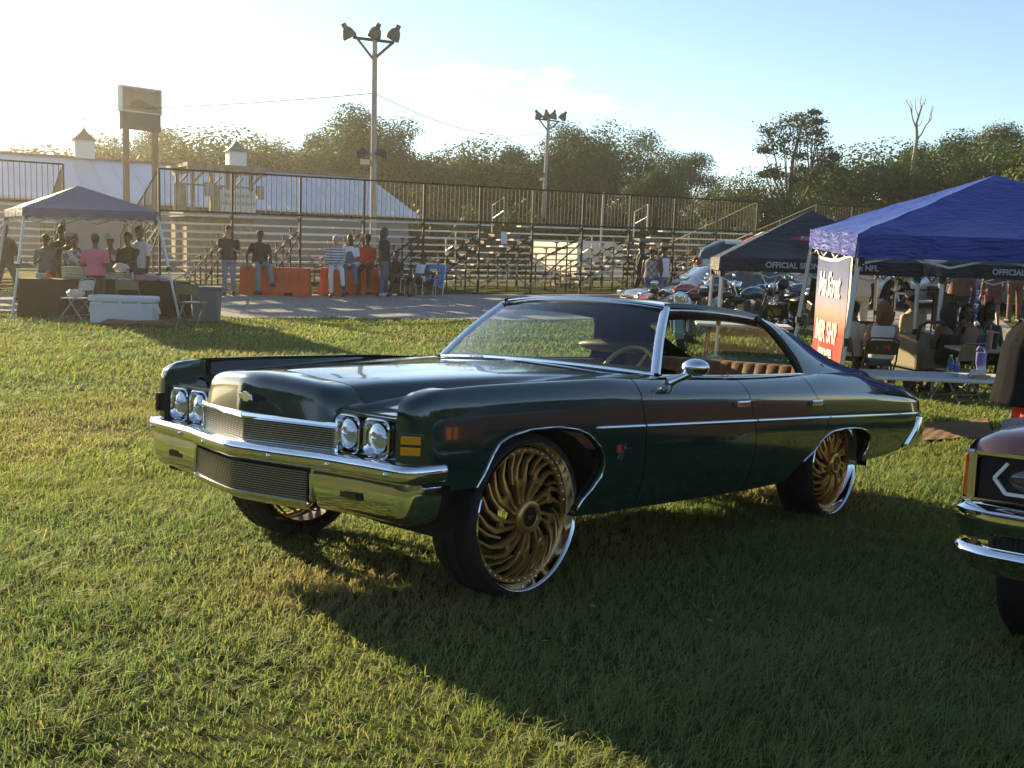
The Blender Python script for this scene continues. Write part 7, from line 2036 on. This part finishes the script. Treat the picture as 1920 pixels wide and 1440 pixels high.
# ------------------------------------------------------------------ the dark maroon car at the right edge
def build_second():
    PL = mat('dark_maroon_paint', (.028, .012, .016), .3, 0, coat=1.0)
    o = CAR_M @ Vector((.64, -2.53, -.02)); M = CAR_M.copy(); M.translation = o
    # local frame: x rearwards, y to this car's far (passenger) side; front bumper at x=-.05
    T_ = thing('maroon_car', 'dark maroon boxy car with chrome bumper cut by the right edge', 'car', M=M)
    Wd = 1.90                                     # width; passenger side at y=0, driver side at y=-Wd
    yc = -Wd / 2; AMB2 = mat('dull_amber_lens', (.30, .10, .012), .25, coat=.4)
    def P_(nm, m, f, par=T_, **k): q = MB(); f(q); return obj(nm, q, m, par, **k)
    # hood / fenders / sides
    zt = pc([0.0, .05, .12, .3, 1.4, 1.7], [.845, .90, .925, .945, .985, .99])
    xs = np.concatenate([np.linspace(0, .14, 9), np.linspace(.3, 1.55, 10)])
    rows = []
    for x in xs:
        row = []
        for t in np.linspace(-1, 1, 25):
            a = abs(t); drop = .05 * max(0, (a - .86) / .14) ** 2; rise = .018 * (a < .62) * (1 - (a / .62) ** 4)
            xx = x + .05 * a ** 2 * max(0, 1 - x / .3)
            row.append((xx, yc + t * Wd / 2, float(zt(x)) - drop + rise))
        rows.append(row)
    P_('hood', PL, lambda q: q.grid(rows), smooth=30, recalc=True)
    for s in (-1, 1):
        y = yc + s * Wd / 2
        P_('body_side', PL, lambda q: q.grid([[(x, y + s * o_, z * (float(zt(min(x, 1.5))) / .985) if z > .5 else z) for o_, z in ((-.03, .46), (0, .50), (.015, .62), (.012, .80), (0, .935))] for x in [.05] + list(np.linspace(.12, .42, 4))]), smooth=40, recalc=True)
        P_('body_side', PL, lambda q: q.grid([[(x, y + s * o_, z) for o_, z in ((-.03, .30), (0, .45), (.015, .62), (.012, .80), (0, .95 if x < 1.7 else .98))] for x in np.linspace(1.22, 4.0, 12)]), smooth=40, recalc=True)
        P_('body_side', PL, lambda q: q.grid([[(x, y + s * o_, z) for o_, z in ((.012, .74), (.012, .80), (0, .94))] for x in np.linspace(.42, 1.22, 5)]), smooth=40, recalc=True)
        P_('body_side', PL, lambda q: q.grid([[(x, y + s * o_, z) for o_, z in ((-.02, .42), (0, .62), (.012, .80), (0, .95))] for x in np.linspace(4.0, 5.0, 6)]), smooth=40, recalc=True)
        # wheels
        for x in (.72, 3.66):
            w = bpy.data.objects.new('wheel', None); COL.objects.link(w); w.parent = T_; w.location = (x, y - s * .16, .36); w.rotation_euler = (R(-90) * s, 0, 0)
            P_('tyre', RUBBER, lambda q: q.lathe([(.26, .12), (.33, .13), (.36, .10), (.36, -.12), (.33, -.14), (.2, -.14)], 48), w, smooth=45)
            P_('rim', CHROME, lambda q: (q.lathe([(.265, .12), (.25, .10), (.24, .0)], 40), q.lathe([(.001, .08), (.07, .08), (.08, .05)], 20), [q.bar((.05 * math.cos(a), .05 * math.sin(a), .06), (.25 * math.cos(a), .25 * math.sin(a), .08), .05, .03) for a in np.linspace(0, 2 * math.pi, 9)[:-1]]), w)
            P_('wheel_house', DARK, lambda q: q.grid([[(x + .42 * math.cos(t), y - s * yy, .36 + .40 * math.sin(t)) for yy in (.02, .5)] for t in np.linspace(0, math.pi, 12)]))
        # headlight with white hexagonal lamp ring
        yl = yc + s * (Wd / 2 - .24)
        P_('headlight_recess', DARK, lambda q: q.box((.085, yl, .745), (.04, .40, .165)))
        P_('headlight_frame', CHROME, lambda q: [q.bar(a, b, .014, .014) for a, b in (((.05, yl - .215, .835), (.05, yl + .215, .835)), ((.05, yl - .215, .655), (.05, yl + .215, .655)), ((.05, yl - .215, .655), (.05, yl - .215, .835)), ((.05, yl + .215, .655), (.05, yl + .215, .835)))])
        hexp = [(-.10, -.055), (.10, -.055), (.145, 0), (.10, .06), (-.10, .06), (-.145, 0)]
        def hx(q):
            for i in range(6):
                if i == 3: continue
                a, b = hexp[i], hexp[(i + 1) % 6]; q.bar((.058, yl + a[0], .745 + a[1]), (.058, yl + b[0], .745 + b[1]), .016, .012)
        P_('lamp_ring', WHITE, hx)
        P_('headlight_lens', mat('dark_lens', (.05, .05, .045), .08, coat=1), lambda q: q.ell((.07, yl, .745), (.02, .10, .05), 16, 8), smooth=60)
        P_('corner_lamp', AMB2, lambda q: q.box((.12, y + s * .004, .745), (.13, .03, .165)), bevel=.008)
        P_('corner_trim', CHROME, lambda q: (q.box((.046, y - s * .012, .745), (.016, .02, .19)), q.box((.12, y - s * .004, .652), (.15, .035, .014)), q.box((.12, y - s * .004, .838), (.15, .035, .014))), bevel=.003)
    P_('header_trim', CHROME, lambda q: q.grid([[(.045 + .05 * t * t, yc + t * Wd / 2, z) for z in (.852, .84)] for t in np.linspace(-1, 1, 15)]))
    P_('front_panel', PL, lambda q: q.grid([[(x + .05 * t * t, yc + t * Wd / 2, z) for x, z in ((.06, .85), (.10, .84), (.10, .66), (.05, .645), (-.02, .60), (-.02, .50))] for t in np.linspace(-1, 1, 15)]), smooth=30)
    P_('grille', BLACK, lambda q: (q.box((.05, yc, .745), (.04, .92, .17))))
    for k in range(9): P_('grille_bar', CHROME, lambda q: q.box((.028, yc - .42 + .105 * k, .745), (.012, .012, .165)))
    pl = [(Wd / 2 + .02, .30), (Wd / 2 + .025, .12), (Wd / 2 + .01, .0), (Wd / 2 - .04, -.055), (Wd / 2 - .14, -.085), (.4, -.11), (0, -.12)]
    plan = pl + [(-y, x) for y, x in pl[-2::-1]]
    def bump(q, prof, pl_):
        rows = []
        for i, (y, x) in enumerate(pl_):
            a, b = pl_[max(i - 1, 0)], pl_[min(i + 1, len(pl_) - 1)]; t = Vector((b[1] - a[1], b[0] - a[0], 0)).normalized(); n_ = Vector((t.y, -t.x, 0))
            if n_.x > .2 or (abs(y) > .9 and n_.y * y < 0): n_ = -n_
            rows.append([(x + n_.x * o_, yc + y + n_.y * o_, z) for o_, z in prof])
        q.grid(rows)
    bo = P_('front_bumper', CHROME, lambda q: bump(q, [(-.08, .648), (-.02, .645), (.004, .630), (.008, .60), (.0, .575), (-.012, .555), (-.016, .52), (-.012, .50)], plan), smooth=40, recalc=True)
    P_('bumper_lower', CHROME, lambda q: bump(q, [(-.012, .50), (.008, .49), (.012, .475), (-.004, .455), (-.03, .43), (-.06, .40), (-.10, .385)], plan), bo, smooth=50, recalc=True)
    for s in (-1, 1):
        yy_ = [.28 + .06 * k for k in range(10)]; px_ = lambda y: float(np.interp(y, [0, .4, Wd / 2 - .14, Wd / 2 - .04], [-.12, -.11, -.085, -.055]))
        P_('bumper_intake', DARK, lambda q: q.grid([[(px_(y) + .0085, yc + s * y, .548), (px_(y) + .0085, yc + s * y, .503)] for y in yy_]), bo)
        for k in range(26): P_('intake_rib', BLACK, lambda q: q.box((px_(.29 + .0205 * k) + .008, yc + s * (.29 + .0205 * k), .5255), (.006, .005, .042)), bo)
        P_('bumper_bolt', CHROME, lambda q: q.ell((-.066, yc + s * (Wd / 2 - .13), .60), (.012, .016, .016), 12, 6), bo, smooth=60)
    # cabin
    rows = []
    for x, z, hw_ in ((1.55, .985, .86), (2.15, 1.42, .62), (2.5, 1.47, .64), (3.3, 1.46, .64), (3.75, 1.40, .62), (4.2, 1.0, .84)):
        rows.append([(x, yc - .86, .97), (x, yc - hw_, z - .03), (x, yc - hw_ * .6, z), (x, yc + hw_ * .6, z), (x, yc + hw_, z - .03), (x, yc + .86, .97)])
    P_('glasshouse', mat('dark_car_glass', (.012, .015, .018), .05, coat=1), lambda q: q.grid(rows), smooth=20, recalc=True)
    P_('roof', PL, lambda q: q.grid([[(x, y * 1.0, z + .012) for x, y, z in r_[1:5]] for r_ in rows[1:5]]), smooth=30)
    P_('trunk', PL, lambda q: q.grid([[(x, yc + t * Wd / 2, z) for x, z in ((4.1, 1.0), (4.9, .96), (5.0, .92), (5.02, .45))] for t in (-1, 0, 1)]), smooth=30)
    P_('floor_pan', DARK, lambda q: q.box((2.5, yc, .36), (4.4, 1.3, .12)))
    return T_


build_second()

# ------------------------------------------------------------------ thin warm haze, added to imitate the veil of lens glare
m_ = MB(); m_.box((0, 60, 8.5), (660, 540, 24)); hz = obj('haze', m_, SEAL)
vm = bpy.data.materials.new('glare_haze'); vm.use_nodes = True; t = vm.node_tree; t.nodes.clear()
pv = t.nodes.new('ShaderNodeVolumePrincipled'); pv.inputs['Density'].default_value = 0.0009; pv.inputs['Color'].default_value = (.97, .92, .80, 1); pv.inputs['Anisotropy'].default_value = 0.76
ou = t.nodes.new('ShaderNodeOutputMaterial'); t.links.new(pv.outputs[0], ou.inputs['Volume'])
hz.data.materials.clear(); hz.data.materials.append(vm); hz['kind'] = 'stuff'; hz['label'] = 'thin warm haze added to imitate lens glare'; hz['category'] = 'haze'
